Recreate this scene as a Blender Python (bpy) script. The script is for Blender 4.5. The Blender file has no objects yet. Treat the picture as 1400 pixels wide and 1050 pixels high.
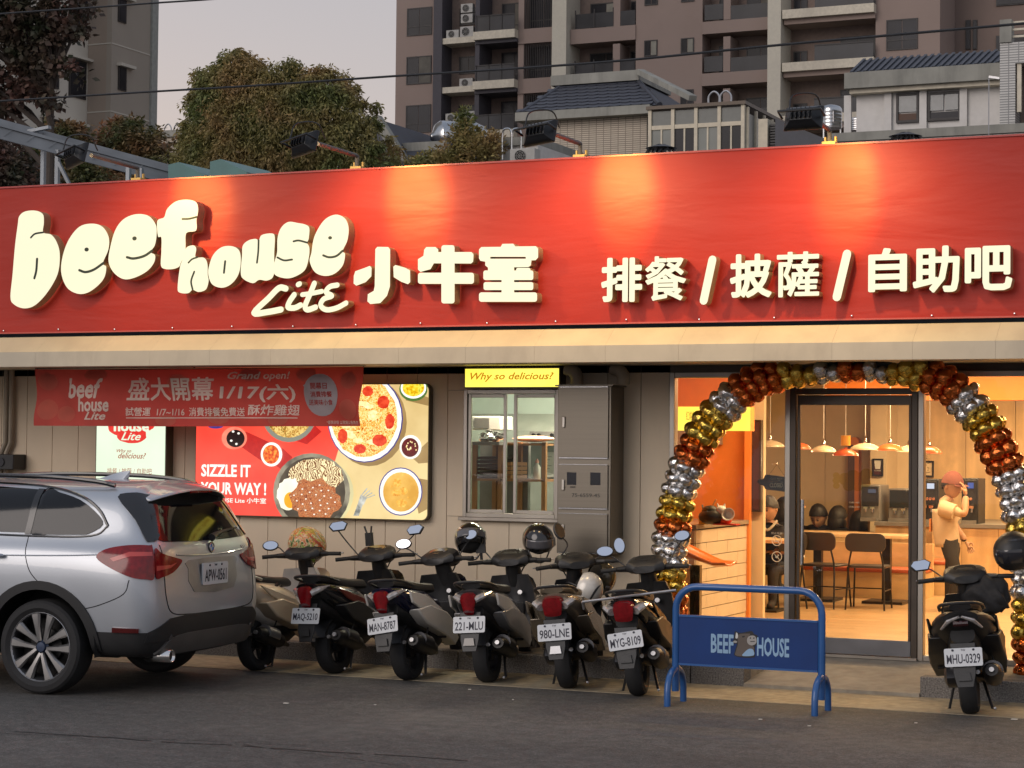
import bpy, math, random
import numpy as np
from mathutils import Vector, Matrix, noise
from mathutils.bvhtree import BVHTree
from mathutils.geometry import delaunay_2d_cdt, tessellate_polygon
R = math.radians
random.seed(7)
sc = bpy.context.scene
# ---------------------------------------------------------------- camera
FPX = 2800.0; CH = 1.8; TH = R(24.0); PITCH = math.atan(87 / FPX); ROLL = 0.0103
FW = Vector((-math.sin(TH) * math.cos(PITCH), math.cos(TH) * math.cos(PITCH), math.sin(PITCH)))
R0 = Vector((math.cos(TH), math.sin(TH), 0)); U0 = R0.cross(FW)
RV = R0 * math.cos(ROLL) + U0 * math.sin(ROLL); UV = U0 * math.cos(ROLL) - R0 * math.sin(ROLL)
CAM = Vector((0, 0, CH))
cd = bpy.data.cameras.new('camera'); cam = bpy.data.objects.new('camera', cd); sc.collection.objects.link(cam)
cam.matrix_world = Matrix(((RV.x, UV.x, -FW.x, 0), (RV.y, UV.y, -FW.y, 0), (RV.z, UV.z, -FW.z, CH), (0, 0, 0, 1)))
cd.sensor_width = 36; cd.lens = 36 * FPX / 1400; cd.clip_start = .1; cd.clip_end = 2000
sc.camera = cam
# ---------------------------------------------------------------- world: dusk sky
wd = bpy.data.worlds.new('World'); sc.world = wd; wd.use_nodes = True
nt = wd.node_tree; nt.nodes.clear()
def N(t, **k):
 n = nt.nodes.new(t)
 for a, b in k.items(): setattr(n, a, b)
 return n
out = N('ShaderNodeOutputWorld'); bg = N('ShaderNodeBackground'); bg2 = N('ShaderNodeBackground'); add = N('ShaderNodeAddShader')
sky = N('ShaderNodeTexSky', sky_type='NISHITA'); sky.sun_disc = False; sky.sun_elevation = R(1.0); sky.sun_rotation = R(-60)
bg.inputs['Strength'].default_value = .05
nt.links.new(sky.outputs[0], bg.inputs['Color'])
tc = N('ShaderNodeTexCoord'); sep = N('ShaderNodeSeparateXYZ'); rp = N('ShaderNodeValToRGB')
nt.links.new(tc.outputs['Generated'], sep.inputs[0]); nt.links.new(sep.outputs['Z'], rp.inputs[0])
cr = rp.color_ramp
cr.elements[0].position = 0; cr.elements[0].color = (.49, .41, .405, 1)
cr.elements[1].position = 1; cr.elements[1].color = (.30, .34, .43, 1)
e = cr.elements.new(.14); e.color = (.46, .41, .425, 1)
e = cr.elements.new(.23); e.color = (.41, .395, .435, 1)
e = cr.elements.new(.5); e.color = (.36, .38, .45, 1)
mr = N('ShaderNodeMapRange'); nt.links.new(sep.outputs['Y'], mr.inputs[0]); mr.inputs[1].default_value = .5; mr.inputs[2].default_value = -1.0; mr.inputs[3].default_value = 0; mr.inputs[4].default_value = .6
mxs = N('ShaderNodeMix', data_type='RGBA'); nt.links.new(mr.outputs[0], mxs.inputs[0]); nt.links.new(rp.outputs[0], mxs.inputs[6]); mxs.inputs[7].default_value = (.40, .43, .51, 1)
nt.links.new(mxs.outputs[2], bg2.inputs['Color']); bg2.inputs['Strength'].default_value = .80
nt.links.new(bg.outputs[0], add.inputs[0]); nt.links.new(bg2.outputs[0], add.inputs[1]); nt.links.new(add.outputs[0], out.inputs[0])
sc.view_settings.view_transform = 'Standard'; sc.view_settings.look = 'None'; sc.view_settings.gamma = 1
sc.view_settings.exposure = 0.36; sc.view_settings.use_curve_mapping = False
sc.render.engine = 'CYCLES'
cy = sc.cycles
cy.use_denoising = True; cy.max_bounces = 7; cy.diffuse_bounces = 3; cy.glossy_bounces = 3; cy.transmission_bounces = 3
cy.transparent_max_bounces = 10; cy.sample_clamp_indirect = 4; cy.caustics_reflective = False; cy.caustics_refractive = False
# very soft sun from behind the camera, added as fill for street-facing walls
sd = bpy.data.lights.new('sun', 'SUN'); sd.energy = .95; sd.angle = R(40); sd.color = (1, .88, .80)
so = bpy.data.objects.new('sun', sd); sc.collection.objects.link(so); so.rotation_euler = (R(66), 0, R(-20))
# ---------------------------------------------------------------- pixel of the photograph (1400x1050) -> point on a real plane
def ray(px, py): return FW + RV * ((px - 700) / FPX) + UV * ((525 - py) / FPX)
def onY(px, py, Y): d = ray(px, py); return CAM + d * (Y / d.y)
def onX(px, py, X): d = ray(px, py); return CAM + d * (X / d.x)
def onZ(px, py, Z=0.0): d = ray(px, py); return CAM + d * ((Z - CH) / d.z)
def rect(x0, y0, x1, y1, Y):
 xm, ym = (x0 + x1) / 2, (y0 + y1) / 2
 return onY(x0, ym, Y).x, onY(x1, ym, Y).x, onY(xm, y1, Y).z, onY(xm, y0, Y).z      # X0 X1 Z0 Z1
# ---------------------------------------------------------------- materials
MATS = {}
def mat(name, col, rough=.6, metal=0.0, var=.12, scale=6, bump=0.0, bscale=40, coat=0.0, emit=0.0, ecol=None, spec=.5, stretch=None, streak=0.0, obj=True, dirt=None, dscale=1.5, croug=.08, aniso=0):
 if name in MATS: return MATS[name]
 m = bpy.data.materials.new(name); m.use_nodes = True; n = m.node_tree; p = n.nodes['Principled BSDF']
 p.inputs['Roughness'].default_value = rough; p.inputs['Metallic'].default_value = metal
 p.inputs['Specular IOR Level'].default_value = spec
 if coat: p.inputs['Coat Weight'].default_value = coat; p.inputs['Coat Roughness'].default_value = croug
 t = n.nodes.new('ShaderNodeTexCoord'); mp = n.nodes.new('ShaderNodeMapping')
 g = n.nodes.new('ShaderNodeNewGeometry')
 n.links.new(g.outputs['Position'], mp.inputs[0])
 if obj: n.links.new(t.outputs['Object'], mp.inputs[0])
 if stretch: mp.inputs['Scale'].default_value = stretch
 nz = n.nodes.new('ShaderNodeTexNoise'); nz.inputs['Scale'].default_value = scale; nz.inputs['Detail'].default_value = 6
 n.links.new(mp.outputs[0], nz.inputs[0])
 mx = n.nodes.new('ShaderNodeMix'); mx.data_type = 'RGBA'
 c = Vector(col)
 mx.inputs[6].default_value = (*(c * (1 - var)), 1); mx.inputs[7].default_value = (*[min(1, q) for q in c * (1 + var)], 1)
 rg = n.nodes.new('ShaderNodeMapRange'); rg.inputs[1].default_value = .3; rg.inputs[2].default_value = .7
 n.links.new(nz.outputs[0], rg.inputs[0]); n.links.new(rg.outputs[0], mx.inputs[0])
 last = mx.outputs[2]
 if dirt is not None:
  n2 = n.nodes.new('ShaderNodeTexNoise'); n2.inputs['Scale'].default_value = dscale; n2.inputs['Detail'].default_value = 8; n2.inputs['Roughness'].default_value = .65
  mp2 = n.nodes.new('ShaderNodeMapping'); n.links.new((t.outputs['Object'] if obj else g.outputs['Position']), mp2.inputs[0])
  if streak: mp2.inputs['Scale'].default_value = (1, 1, streak)
  n.links.new(mp2.outputs[0], n2.inputs[0])
  r2 = n.nodes.new('ShaderNodeMapRange'); r2.inputs[1].default_value = .48; r2.inputs[2].default_value = .80
  n.links.new(n2.outputs[0], r2.inputs[0])
  m2 = n.nodes.new('ShaderNodeMix'); m2.data_type = 'RGBA'; n.links.new(r2.outputs[0], m2.inputs[0]); n.links.new(last, m2.inputs[6]); m2.inputs[7].default_value = (*dirt, 1)
  last = m2.outputs[2]
 n.links.new(last, p.inputs['Base Color'])
 if bump:
  b = n.nodes.new('ShaderNodeBump'); b.inputs['Strength'].default_value = 1; b.inputs['Distance'].default_value = bump
  n3 = n.nodes.new('ShaderNodeTexNoise'); n3.inputs['Scale'].default_value = bscale; n3.inputs['Detail'].default_value = 4
  n.links.new(mp.outputs[0], n3.inputs[0]); n.links.new(n3.outputs[0], b.inputs['Height']); n.links.new(b.outputs[0], p.inputs['Normal'])
 rv = n.nodes.new('ShaderNodeMapRange'); rv.inputs[3].default_value = max(0.02, rough * .85); rv.inputs[4].default_value = min(1, rough * 1.2)
 n.links.new(nz.outputs[0], rv.inputs[0]); n.links.new(rv.outputs[0], p.inputs['Roughness'])
 if emit:
  p.inputs['Emission Strength'].default_value = emit
  if ecol: p.inputs['Emission Color'].default_value = (*ecol, 1)
  else: n.links.new(last, p.inputs['Emission Color'])
 MATS[name] = m
 return m
def glass(name, tint=(1, 1, 1), refl=.08, rough=.0):
 if name in MATS: return MATS[name]
 m = bpy.data.materials.new(name); m.use_nodes = True; n = m.node_tree; n.nodes.clear()
 o = n.nodes.new('ShaderNodeOutputMaterial'); mx = n.nodes.new('ShaderNodeMixShader'); t = n.nodes.new('ShaderNodeBsdfTransparent'); g = n.nodes.new('ShaderNodeBsdfGlossy')
 t.inputs[0].default_value = (*tint, 1); g.inputs['Roughness'].default_value = rough
 fr = n.nodes.new('ShaderNodeFresnel'); fr.inputs[0].default_value = 1.35
 mm = n.nodes.new('ShaderNodeMath'); mm.operation = 'MULTIPLY'; mm.inputs[1].default_value = refl / .022; mm.use_clamp = True
 n.links.new(fr.outputs[0], mm.inputs[0]); n.links.new(mm.outputs[0], mx.inputs[0]); n.links.new(t.outputs[0], mx.inputs[1]); n.links.new(g.outputs[0], mx.inputs[2]); n.links.new(mx.outputs[0], o.inputs[0])
 MATS[name] = m; return m
def emis(name, col, s=1.0, var=.05, scale=4): return mat(name, tuple(q * .12 for q in col), rough=.4, var=var, scale=scale, emit=s, ecol=col)
# ---------------------------------------------------------------- object helpers
WM = {}
def tag(o, label=None, cat=None, group=None, kind=None):
 if label: o['label'] = label
 if cat: o['category'] = cat
 if group: o['group'] = group
 if kind: o['kind'] = kind
 return o
def thing(name, label, cat, loc=(0, 0, 0), rot=(0, 0, 0), group=None, scale=1.0):
 o = bpy.data.objects.new(name, None); sc.collection.objects.link(o); o.empty_display_size = .1
 o.location = loc; o.rotation_euler = rot; o.scale = (scale,) * 3
 WM[o] = Matrix.Translation(loc) @ Matrix.LocRotScale(None, o.rotation_euler, Vector((scale,) * 3)); tag(o, label, cat, group)
 return o
def copy_tree(o, parent=None):
 c = o.copy(); sc.collection.objects.link(c)
 if parent: c.parent = parent
 WM[c] = WM[o].copy()
 for ch in o.children: copy_tree(ch, c)
 return c
def place(o, loc, rot=(0, 0, 0), scale=1.0):
 o.location = loc; o.rotation_euler = rot; o.scale = (scale,) * 3
 return o
def lin(h): return tuple(((x / 255) / 12.92 if x / 255 < .04045 else ((x / 255 + .055) / 1.055) ** 2.4) for x in h)
class MB:
 def __init__(s): s.v = []; s.f = []; s.m = []
 def poly(s, pts, mi=0):
  b = len(s.v); s.v += [tuple(p) for p in pts]; s.f.append(tuple(range(b, b + len(pts)))); s.m.append(mi); return s
 def box(s, x0, x1, y0, y1, z0, z1, mi=0):
  b = len(s.v); s.v += [(x, y, z) for x in (x0, x1) for y in (y0, y1) for z in (z0, z1)]
  for f in ((0, 1, 3, 2), (4, 6, 7, 5), (0, 4, 5, 1), (2, 3, 7, 6), (0, 2, 6, 4), (1, 5, 7, 3)): s.f.append(tuple(b + i for i in f)); s.m.append(mi)
  return s
 def bar(s, p0, p1, w, h, up=(0, 0, 1), mi=0):
  p0, p1 = Vector(p0), Vector(p1); d = (p1 - p0).normalized(); a = d.cross(Vector(up))
  if a.length < 1e-4: a = d.cross(Vector((1, 0, 0)))
  a.normalize(); c = a.cross(d); a *= w / 2; c *= h / 2; b = len(s.v)
  s.v += [tuple(p + i * a + j * c) for p in (p0, p1) for i in (-1, 1) for j in (-1, 1)]
  for f in ((0, 1, 3, 2), (4, 6, 7, 5), (0, 4, 5, 1), (2, 3, 7, 6), (0, 2, 6, 4), (1, 5, 7, 3)): s.f.append(tuple(b + i for i in f)); s.m.append(mi)
  return s
 def rings(s, rs, cap=True, mi=0, closed=False):
  n = len(rs[0]); b = len(s.v)
  for r in rs: s.v += [tuple(p) for p in r]
  K = len(rs)
  for k in range(K if closed else K - 1):
   k2 = (k + 1) % K
   for i in range(n):
    j = (i + 1) % n; s.f.append((b + k * n + i, b + k * n + j, b + k2 * n + j, b + k2 * n + i)); s.m.append(mi)
  if cap and not closed:
   s.f.append(tuple(b + i for i in reversed(range(n)))); s.m.append(mi)
   s.f.append(tuple(b + (K - 1) * n + i for i in range(n))); s.m.append(mi)
  return s
 def tube(s, pts, r, n=8, mi=0, closed=False, flat=1.0, cap=True):
  pts = [Vector(p) for p in pts]; K = len(pts); rs = []
  rr = r if isinstance(r, (list, tuple)) else [r] * K
  prev = None
  for k, p in enumerate(pts):
   if closed: d = pts[(k + 1) % K] - pts[k - 1]
   else: d = pts[min(k + 1, K - 1)] - pts[max(k - 1, 0)]
   if d.length < 1e-9: d = Vector((0, 0, 1))
   d.normalize()
   if prev is None:
    a = d.cross(Vector((0, 0, 1)))
    if a.length < 1e-3: a = d.cross(Vector((0, 1, 0)))
   else: a = prev - d * prev.dot(d)
   a.normalize(); prev = a; c = d.cross(a)
   rs.append([p + (a * math.cos(2 * math.pi * i / n) + c * flat * math.sin(2 * math.pi * i / n)) * rr[k] for i in range(n)])
  return s.rings(rs, cap, mi, closed)
 def lathe(s, prof, M=None, n=16, mi=0, cap=True):
  M = M or Matrix()
  return s.rings([[M @ Vector((r * math.cos(2 * math.pi * i / n), r * math.sin(2 * math.pi * i / n), z)) for i in range(n)] for r, z in prof], cap, mi)
 def ell(s, c, r, nu=12, nv=8, mi=0, M=None):
  c = Vector(c); M = M or Matrix(); rs = []
  for k in range(nv + 1):
   t = math.pi * (k + .02 if k == 0 else (k - .02 if k == nv else k)) / nv
   rs.append([c + M @ Vector((r[0] * math.sin(t) * math.cos(2 * math.pi * i / nu), r[1] * math.sin(t) * math.sin(2 * math.pi * i / nu), -r[2] * math.cos(t))) for i in range(nu)])
  return s.rings(rs, True, mi)
 def prism(s, out2, o, ux, uy, dep, mi=0, smi=None):
  o, ux, uy, dep = Vector(o), Vector(ux), Vector(uy), Vector(dep); n = len(out2); b = len(s.v)
  a = sum(out2[i][0] * out2[(i + 1) % n][1] - out2[(i + 1) % n][0] * out2[i][1] for i in range(n))
  if (a > 0) == (ux.cross(uy).dot(dep) > 0): out2 = out2[::-1]
  P = [o + ux * p[0] + uy * p[1] for p in out2]
  s.v += [tuple(p) for p in P] + [tuple(p + dep) for p in P]
  s.f.append(tuple(b + i for i in range(n))); s.m.append(mi)
  s.f.append(tuple(b + n + i for i in reversed(range(n)))); s.m.append(mi)
  for i in range(n):
   j = (i + 1) % n; s.f.append((b + j, b + i, b + n + i, b + n + j)); s.m.append(mi if smi is None else smi)
  return s
 def grid(s, fn, nu, nv, mi=0):
  b = len(s.v)
  s.v += [tuple(fn(i / nu, j / nv)) for j in range(nv + 1) for i in range(nu + 1)]
  for j in range(nv):
   for i in range(nu): q = b + j * (nu + 1) + i; s.f.append((q, q + 1, q + nu + 2, q + nu + 1)); s.m.append(mi)
  return s
 def add(s, o, M=None, mi=None):
  b = len(s.v); M = M or Matrix()
  s.v += [tuple(M @ Vector(p)) for p in o.v]; s.f += [tuple(b + i for i in f) for f in o.f]; s.m += (o.m if mi is None else [mi] * len(o.m)); return s
 def build(s, name, mats, parent=None, local=False, bevel=0, seg=2, sub=0, smooth=35, solid=0, label=None):
  me = bpy.data.meshes.new(name); me.from_pydata(s.v, [], s.f)
  if not isinstance(mats, (list, tuple)): mats = [mats]
  for m in mats: me.materials.append(m)
  if len(mats) > 1: me.polygons.foreach_set('material_index', s.m)
  if parent is not None and not local: me.transform(WM[parent].inverted())
  me.update(); me.shade_smooth()
  if smooth < 180 and not sub: me.set_sharp_from_angle(angle=R(smooth))
  o = bpy.data.objects.new(name, me); sc.collection.objects.link(o)
  if parent is not None: o.parent = parent; WM[o] = WM[parent].copy()
  else: WM[o] = Matrix()
  if solid: q = o.modifiers.new('s', 'SOLIDIFY'); q.thickness = solid; q.offset = 0
  if bevel: q = o.modifiers.new('b', 'BEVEL'); q.width = bevel; q.segments = seg; q.limit_method = 'ANGLE'; q.angle_limit = R(40)
  if sub: q = o.modifiers.new('ss', 'SUBSURF'); q.levels = sub; q.render_levels = sub
  if label: o['label'] = label
  return o
def inst(o, parent=None, loc=None, rot=None, scale=None, name=None):
 c = bpy.data.objects.new(name or o.name.split('.')[0], o.data); sc.collection.objects.link(c)
 if parent: c.parent = parent
 if loc is not None: c.location = loc
 if rot is not None: c.rotation_euler = rot
 if scale is not None: c.scale = scale if hasattr(scale, '__len__') else (scale,) * 3
 return c
def single(mb, name, mats, label, cat, group=None, kind=None, **k):
 o = mb.build(name, mats, **k); c = sum((Vector(v.co) for v in o.data.vertices), Vector()) / max(1, len(o.data.vertices))
 c.z = min(v.co.z for v in o.data.vertices); o.data.transform(Matrix.Translation(-c)); o.location = c; WM[o] = Matrix.Translation(c)
 return tag(o, label, cat, group, kind)
# text as geometry: returns MB in a plane (x right, y up, z toward reader), scaled to fit width w / height h
FC = {}
def text(s, h=None, w=None, off=0.0, ext=.002, shear=0.0, space=1.0, align='C', mi=0, bev=0, res=3, both=False):
 cu = bpy.data.curves.new('t', 'FONT'); cu.body = s; cu.size = 1; cu.offset = off; cu.extrude = .01; cu.shear = shear; cu.space_character = space; cu.resolution_u = res
 o = bpy.data.objects.new('t', cu); sc.collection.objects.link(o)
 dg = bpy.context.evaluated_depsgraph_get(); me = bpy.data.meshes.new_from_object(o.evaluated_get(dg))
 V = np.array([v.co[:] for v in me.vertices]) if len(me.vertices) else np.zeros((1, 3))
 F = [tuple(p.vertices) for p in me.polygons]
 bpy.data.objects.remove(o); bpy.data.curves.remove(cu); bpy.data.meshes.remove(me)
 lo, hi = V.min(0), V.max(0); sz = hi - lo
 sx = (w / sz[0]) if w else (h / sz[1]); sy = (h / sz[1]) if h else sx
 V = V - lo; V[:, 0] *= sx; V[:, 1] *= sy; V[:, 2] = np.where(V[:, 2] > sz[2] / 2, ext, 0)
 W = sz[0] * sx; H = sz[1] * sy
 V[:, 0] -= {'C': W / 2, 'L': 0, 'R': W}[align]; V[:, 1] -= H / 2
 m = MB(); m.v = [tuple(v) for v in V]; m.f = F; m.m = [mi] * len(F); return m
def fat_text(s, r, h=None, w=None, ext=.002, shear=0.0, align='C', mi=0, smi=None):
 """text thickened with a round pen of radius r (in em)"""
 out = MB(); cu = bpy.data.curves.new('t', 'FONT'); cu.body = s; cu.size = 1; cu.shear = shear; cu.resolution_u = 2
 o = bpy.data.objects.new('t', cu); sc.collection.objects.link(o)
 dg = bpy.context.evaluated_depsgraph_get(); me = bpy.data.meshes.new_from_object(o.evaluated_get(dg))
 P = [v.co.xy for v in me.vertices]; P = [Vector(p) for p in P]; F = [list(p.vertices) for p in me.polygons]
 bpy.data.objects.remove(o); bpy.data.curves.remove(cu); bpy.data.meshes.remove(me)
 key = {}; idx = []
 for p in P: idx.append(key.setdefault((round(p.x, 4), round(p.y, 4)), len(key)))
 U = [Vector(k) for k in key]; F = [[idx[i] for i in f] for f in F]
 cnt = {}
 for f in F:
  for i in range(len(f)):
   a, b = f[i], f[(i + 1) % len(f)]
   if a != b: cnt[(a, b)] = 1
 V = []; FF = []
 def addp(Q): FF.append(list(range(len(V), len(V) + len(Q)))); V.extend(Q)
 for f in F:
  Q = [U[i] for i in f]; ar = sum(Q[i].x * Q[(i + 1) % len(Q)].y - Q[(i + 1) % len(Q)].x * Q[i].y for i in range(len(Q)))
  if abs(ar) > 1e-7: addp(Q if ar > 0 else Q[::-1])
 n = 3
 for (i, j) in cnt:
  if (j, i) in cnt: continue
  a, b = U[i], U[j]; d = b - a
  if d.length < 1e-4: continue
  t = math.atan2(d.y, d.x)
  addp([Vector((a.x + r * math.cos(t + math.pi / 2 + math.pi * k / n), a.y + r * math.sin(t + math.pi / 2 + math.pi * k / n))) for k in range(n + 1)] + [Vector((b.x + r * math.cos(t - math.pi / 2 + math.pi * k / n), b.y + r * math.sin(t - math.pi / 2 + math.pi * k / n))) for k in range(n + 1)])
 v, e_, f, _a, _b, of = delaunay_2d_cdt(V, [], FF, 0, 1e-5)
 f = [t for t, q in zip(f, of) if q]
 A = np.array([tuple(p) for p in v]); lo, hi = A.min(0), A.max(0); sz = hi - lo
 sx = (w / sz[0]) if w else (h / sz[1]); sy = (h / sz[1]) if h else sx
 A = (A - lo) * (sx, sy); A[:, 0] -= {'C': sz[0] * sx / 2, 'L': 0, 'R': sz[0] * sx}[align]; A[:, 1] -= sz[1] * sy / 2
 out.v = [(x, y, ext) for x, y in A]; out.f = [tuple(t) for t in f]; out.m = [mi] * len(f)
 if smi is not None:
  n_ = len(A); out.v += [(x, y, 0) for x, y in A]; ec = {(t[i], t[(i + 1) % 3]) for t in f for i in range(3)}
  for (i, j) in ec:
   if (j, i) not in ec: out.f.append((j, i, n_ + i, n_ + j)); out.m.append(smi)
 return out
def frameM(o, ux, uy):
 ux = Vector(ux).normalized(); uy = Vector(uy).normalized(); uz = ux.cross(uy)
 return Matrix(((ux.x, uy.x, uz.x, o[0]), (ux.y, uy.y, uz.y, o[1]), (ux.z, uy.z, uz.z, o[2]), (0, 0, 0, 1)))
def wallM(x, y, z): return frameM((x, y, z), (1, 0, 0), (0, 0, 1))      # text on a wall facing -Y
def circ(cx, cy, rx, ry=None, n=24): ry = ry or rx; return [(cx + rx * math.cos(2 * math.pi * i / n), cy + ry * math.sin(2 * math.pi * i / n)) for i in range(n)]
def rrect(x0, x1, y0, y1, r, n=4):
 o = []
 for cx, cy, a in ((x1 - r, y0 + r, -90), (x1 - r, y1 - r, 0), (x0 + r, y1 - r, 90), (x0 + r, y0 + r, 180)):
  o += [(cx + r * math.cos(R(a + 90 * k / n)), cy + r * math.sin(R(a + 90 * k / n))) for k in range(n + 1)]
 return o
def smooth_loop(pts, n=6):
 K = len(pts); o = []
 for i in range(K):
  p0, p1, p2, p3 = [Vector(pts[(i + j) % K]) for j in (-1, 0, 1, 2)]
  for k in range(n):
   t = k / n; o.append(tuple(.5 * ((2 * p1) + (p2 - p0) * t + (2 * p0 - 5 * p1 + 4 * p2 - p3) * t * t + (3 * p1 - p0 - 3 * p2 + p3) * t ** 3)))
 return o
def smooth_line(pts, n=6):
 P = [Vector(p) for p in pts]; P = [P[0] * 2 - P[1]] + P + [P[-1] * 2 - P[-2]]; o = []
 for i in range(1, len(P) - 2):
  p0, p1, p2, p3 = P[i - 1:i + 3]
  for k in range(n):
   t = k / n; o.append(.5 * ((2 * p1) + (p2 - p0) * t + (2 * p0 - 5 * p1 + 4 * p2 - p3) * t * t + (3 * p1 - p0 - 3 * p2 + p3) * t ** 3))
 o.append(P[-2]); return o
# ================================================================ colours
M_wall = mat('painted metal wall', (.70, .58, .425), .55, var=.06, scale=2, bump=.0006, bscale=60, dirt=(.56, .49, .38), dscale=1.2, streak=.3)
M_groove = mat('wall seam', (.16, .14, .12), .8)
M_fasc_lit = mat('tan fascia lit', (.74, .60, .36), .45, var=.08, scale=3, dirt=(.62, .49, .30), dscale=2.5, streak=.4)
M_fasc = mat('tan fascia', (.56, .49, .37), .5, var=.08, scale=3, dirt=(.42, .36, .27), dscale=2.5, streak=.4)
M_dark = mat('dark void', (.02, .018, .015), .8)
M_steel = mat('stainless frame', (.36, .33, .29), .35, .85, var=.15, scale=3, stretch=(1, 1, .1))
M_dkframe = mat('dark anodised frame', (.075, .06, .048), .4, .6)
M_glass = glass('window glass', (.98, .97, .94), .022)
M_chrome = mat('chrome', (.75, .74, .72), .15, 1)
M_black = mat('black plastic', (.018, .018, .019), .42, var=.3, scale=12, bump=.0003, bscale=300)
M_gloss = mat('gloss black', (.012, .012, .013), .12, coat=.6)
M_white = mat('white plastic', (.62, .61, .58), .4)
M_asph = mat('asphalt', (.092, .088, .082), .85, var=.45, scale=38, bump=.004, bscale=150, obj=False, dirt=(.13, .122, .11), dscale=.7)
def asphalt_detail():
 n = M_asph.node_tree; p = n.nodes['Principled BSDF']; g = n.nodes.new('ShaderNodeNewGeometry'); src = p.inputs['Base Color'].links[0].from_socket
 for sc_, lo_, hi_, k0, k1, st in ((.35, .35, .65, .72, 1.15, (.4, 1.6, 1)), (9, .3, .7, .78, 1.22, (1, 1, 1)), (130, .35, .62, .55, 1.5, (1, 1, 1))):
  mp = n.nodes.new('ShaderNodeMapping'); mp.inputs['Scale'].default_value = st; n.links.new(g.outputs['Position'], mp.inputs[0]); z = n.nodes.new('ShaderNodeTexNoise'); z.inputs['Scale'].default_value = sc_; z.inputs['Detail'].default_value = 3; n.links.new(mp.outputs[0], z.inputs[0])
  m = n.nodes.new('ShaderNodeMapRange'); m.inputs[1].default_value = lo_; m.inputs[2].default_value = hi_; m.inputs[3].default_value = k0; m.inputs[4].default_value = k1; n.links.new(z.outputs[0], m.inputs[0])
  v = n.nodes.new('ShaderNodeVectorMath'); v.operation = 'SCALE'; n.links.new(src, v.inputs[0]); n.links.new(m.outputs[0], v.inputs['Scale']); src = v.outputs[0]
 w = n.nodes.new('ShaderNodeTexVoronoi'); w.inputs['Scale'].default_value = 26; n.links.new(g.outputs['Position'], w.inputs[0]); t = n.nodes.new('ShaderNodeMath'); t.operation = 'LESS_THAN'; t.inputs[1].default_value = .13; n.links.new(w.outputs['Distance'], t.inputs[0])
 mx = n.nodes.new('ShaderNodeMix'); mx.data_type = 'RGBA'; n.links.new(t.outputs[0], mx.inputs[0]); n.links.new(src, mx.inputs[6]); mx.inputs[7].default_value = (.15, .14, .13, 1); n.links.new(mx.outputs[2], p.inputs['Base Color'])
asphalt_detail()
M_conc = mat('concrete', (.36, .32, .26), .85, var=.18, scale=9, bump=.002, bscale=70, obj=False, dirt=(.23, .20, .165), dscale=2.2)
M_gutter = mat('gutter concrete', (.38, .32, .22), .85, var=.25, scale=12, bump=.002, bscale=70, obj=False, dirt=(.20, .17, .125), dscale=1.6)
M_kerb = mat('granite kerb', (.18, .17, .16), .8, var=.6, scale=90, bump=.002, bscale=160, obj=False)
M_sign = mat('red sign vinyl', (.47, .028, .013), .5, var=.05, scale=1.5, bump=0, spec=.35)
M_letter = emis('lit letter face', (1.0, .94, .66), .74, .04, 1.2)
M_lside = mat('letter side', (.42, .30, .17), .5, var=.1)
M_lgroove = mat('letter groove', (.035, .05, .035), .7)
YW, YS = 16.14, 15.0
# vinyl wrinkles: a few big soft folds + fine ones
def vinyl_bump():
 n = M_sign.node_tree; p = n.nodes['Principled BSDF']; t = [q for q in n.nodes if q.type == 'TEX_COORD'][0]
 prev = None; b = n.nodes.new('ShaderNodeBump'); b.inputs['Distance'].default_value = .010
 ad = n.nodes.new('ShaderNodeMath'); ad.operation = 'ADD'
 for i, (sc_, st, k) in enumerate((((.5, 1, 2.2), 1.6, 1.0), ((1.2, 1, 7), 2.2, .16))):
  mp = n.nodes.new('ShaderNodeMapping'); mp.inputs['Scale'].default_value = sc_; mp.inputs['Rotation'].default_value = (0, R(12 if i else -6), 0)
  n.links.new(t.outputs['Object'], mp.inputs[0]); z = n.nodes.new('ShaderNodeTexNoise'); z.inputs['Scale'].default_value = st; z.inputs['Detail'].default_value = 3; z.inputs['Distortion'].default_value = .6
  n.links.new(mp.outputs[0], z.inputs[0]); ml = n.nodes.new('ShaderNodeMath'); ml.operation = 'MULTIPLY'; ml.inputs[1].default_value = k; n.links.new(z.outputs[0], ml.inputs[0]); n.links.new(ml.outputs[0], ad.inputs[i])
 n.links.new(ad.outputs[0], b.inputs['Height']); n.links.new(b.outputs[0], p.inputs['Normal'])
vinyl_bump()
# ================================================================ ground
def struct(mb, name, m, **k): o = mb.build(name, m, **k); o['kind'] = 'structure'; return o
g = MB().grid(lambda u, v: (-160 + 320 * u, -40 + 240 * v, 0), 60, 60); struct(g, 'road', M_asph)
struct(MB().box(-40, 6, 14.15, 15.1, -.05, .004), 'gutter_strip', M_gutter)
# meandering crack sealing in the asphalt
def wob(x, s): return .06 * noise.noise((x * 1.7, s, 0)) + .02 * noise.noise((x * 7, s, 3))
cr_ = MB()
M_crack = mat('tar crack', (.018, .018, .019), .7, obj=False)
for (a, b_), w in ((((20, 1000), (640, 1040)), .028), (((330, 1018), (560, 1049)), .012), (((0, 1003), (420, 1019)), .012)):
 A, B = onZ(*a), onZ(*b_); d = (B - A); nn = Vector((-d.y, d.x, 0)).normalized(); K = 46
 for k in range(K):
  if noise.noise((k * .9, w * 100, 7)) < -.38: continue
  p, q = A + d * k / K, A + d * (k + 1) / K; wp = wob(p.x, w * 90) ; wq = wob(q.x, w * 90); ww = w * (.6 + .6 * abs(noise.noise((k, 1, 1))))
  cr_.poly([p + nn * (wp - ww / 2) + Vector((0, 0, .003)), q + nn * (wq - ww / 2) + Vector((0, 0, .003)), q + nn * (wq + ww / 2) + Vector((0, 0, .003)), p + nn * (wp + ww / 2) + Vector((0, 0, .003))])
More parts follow.
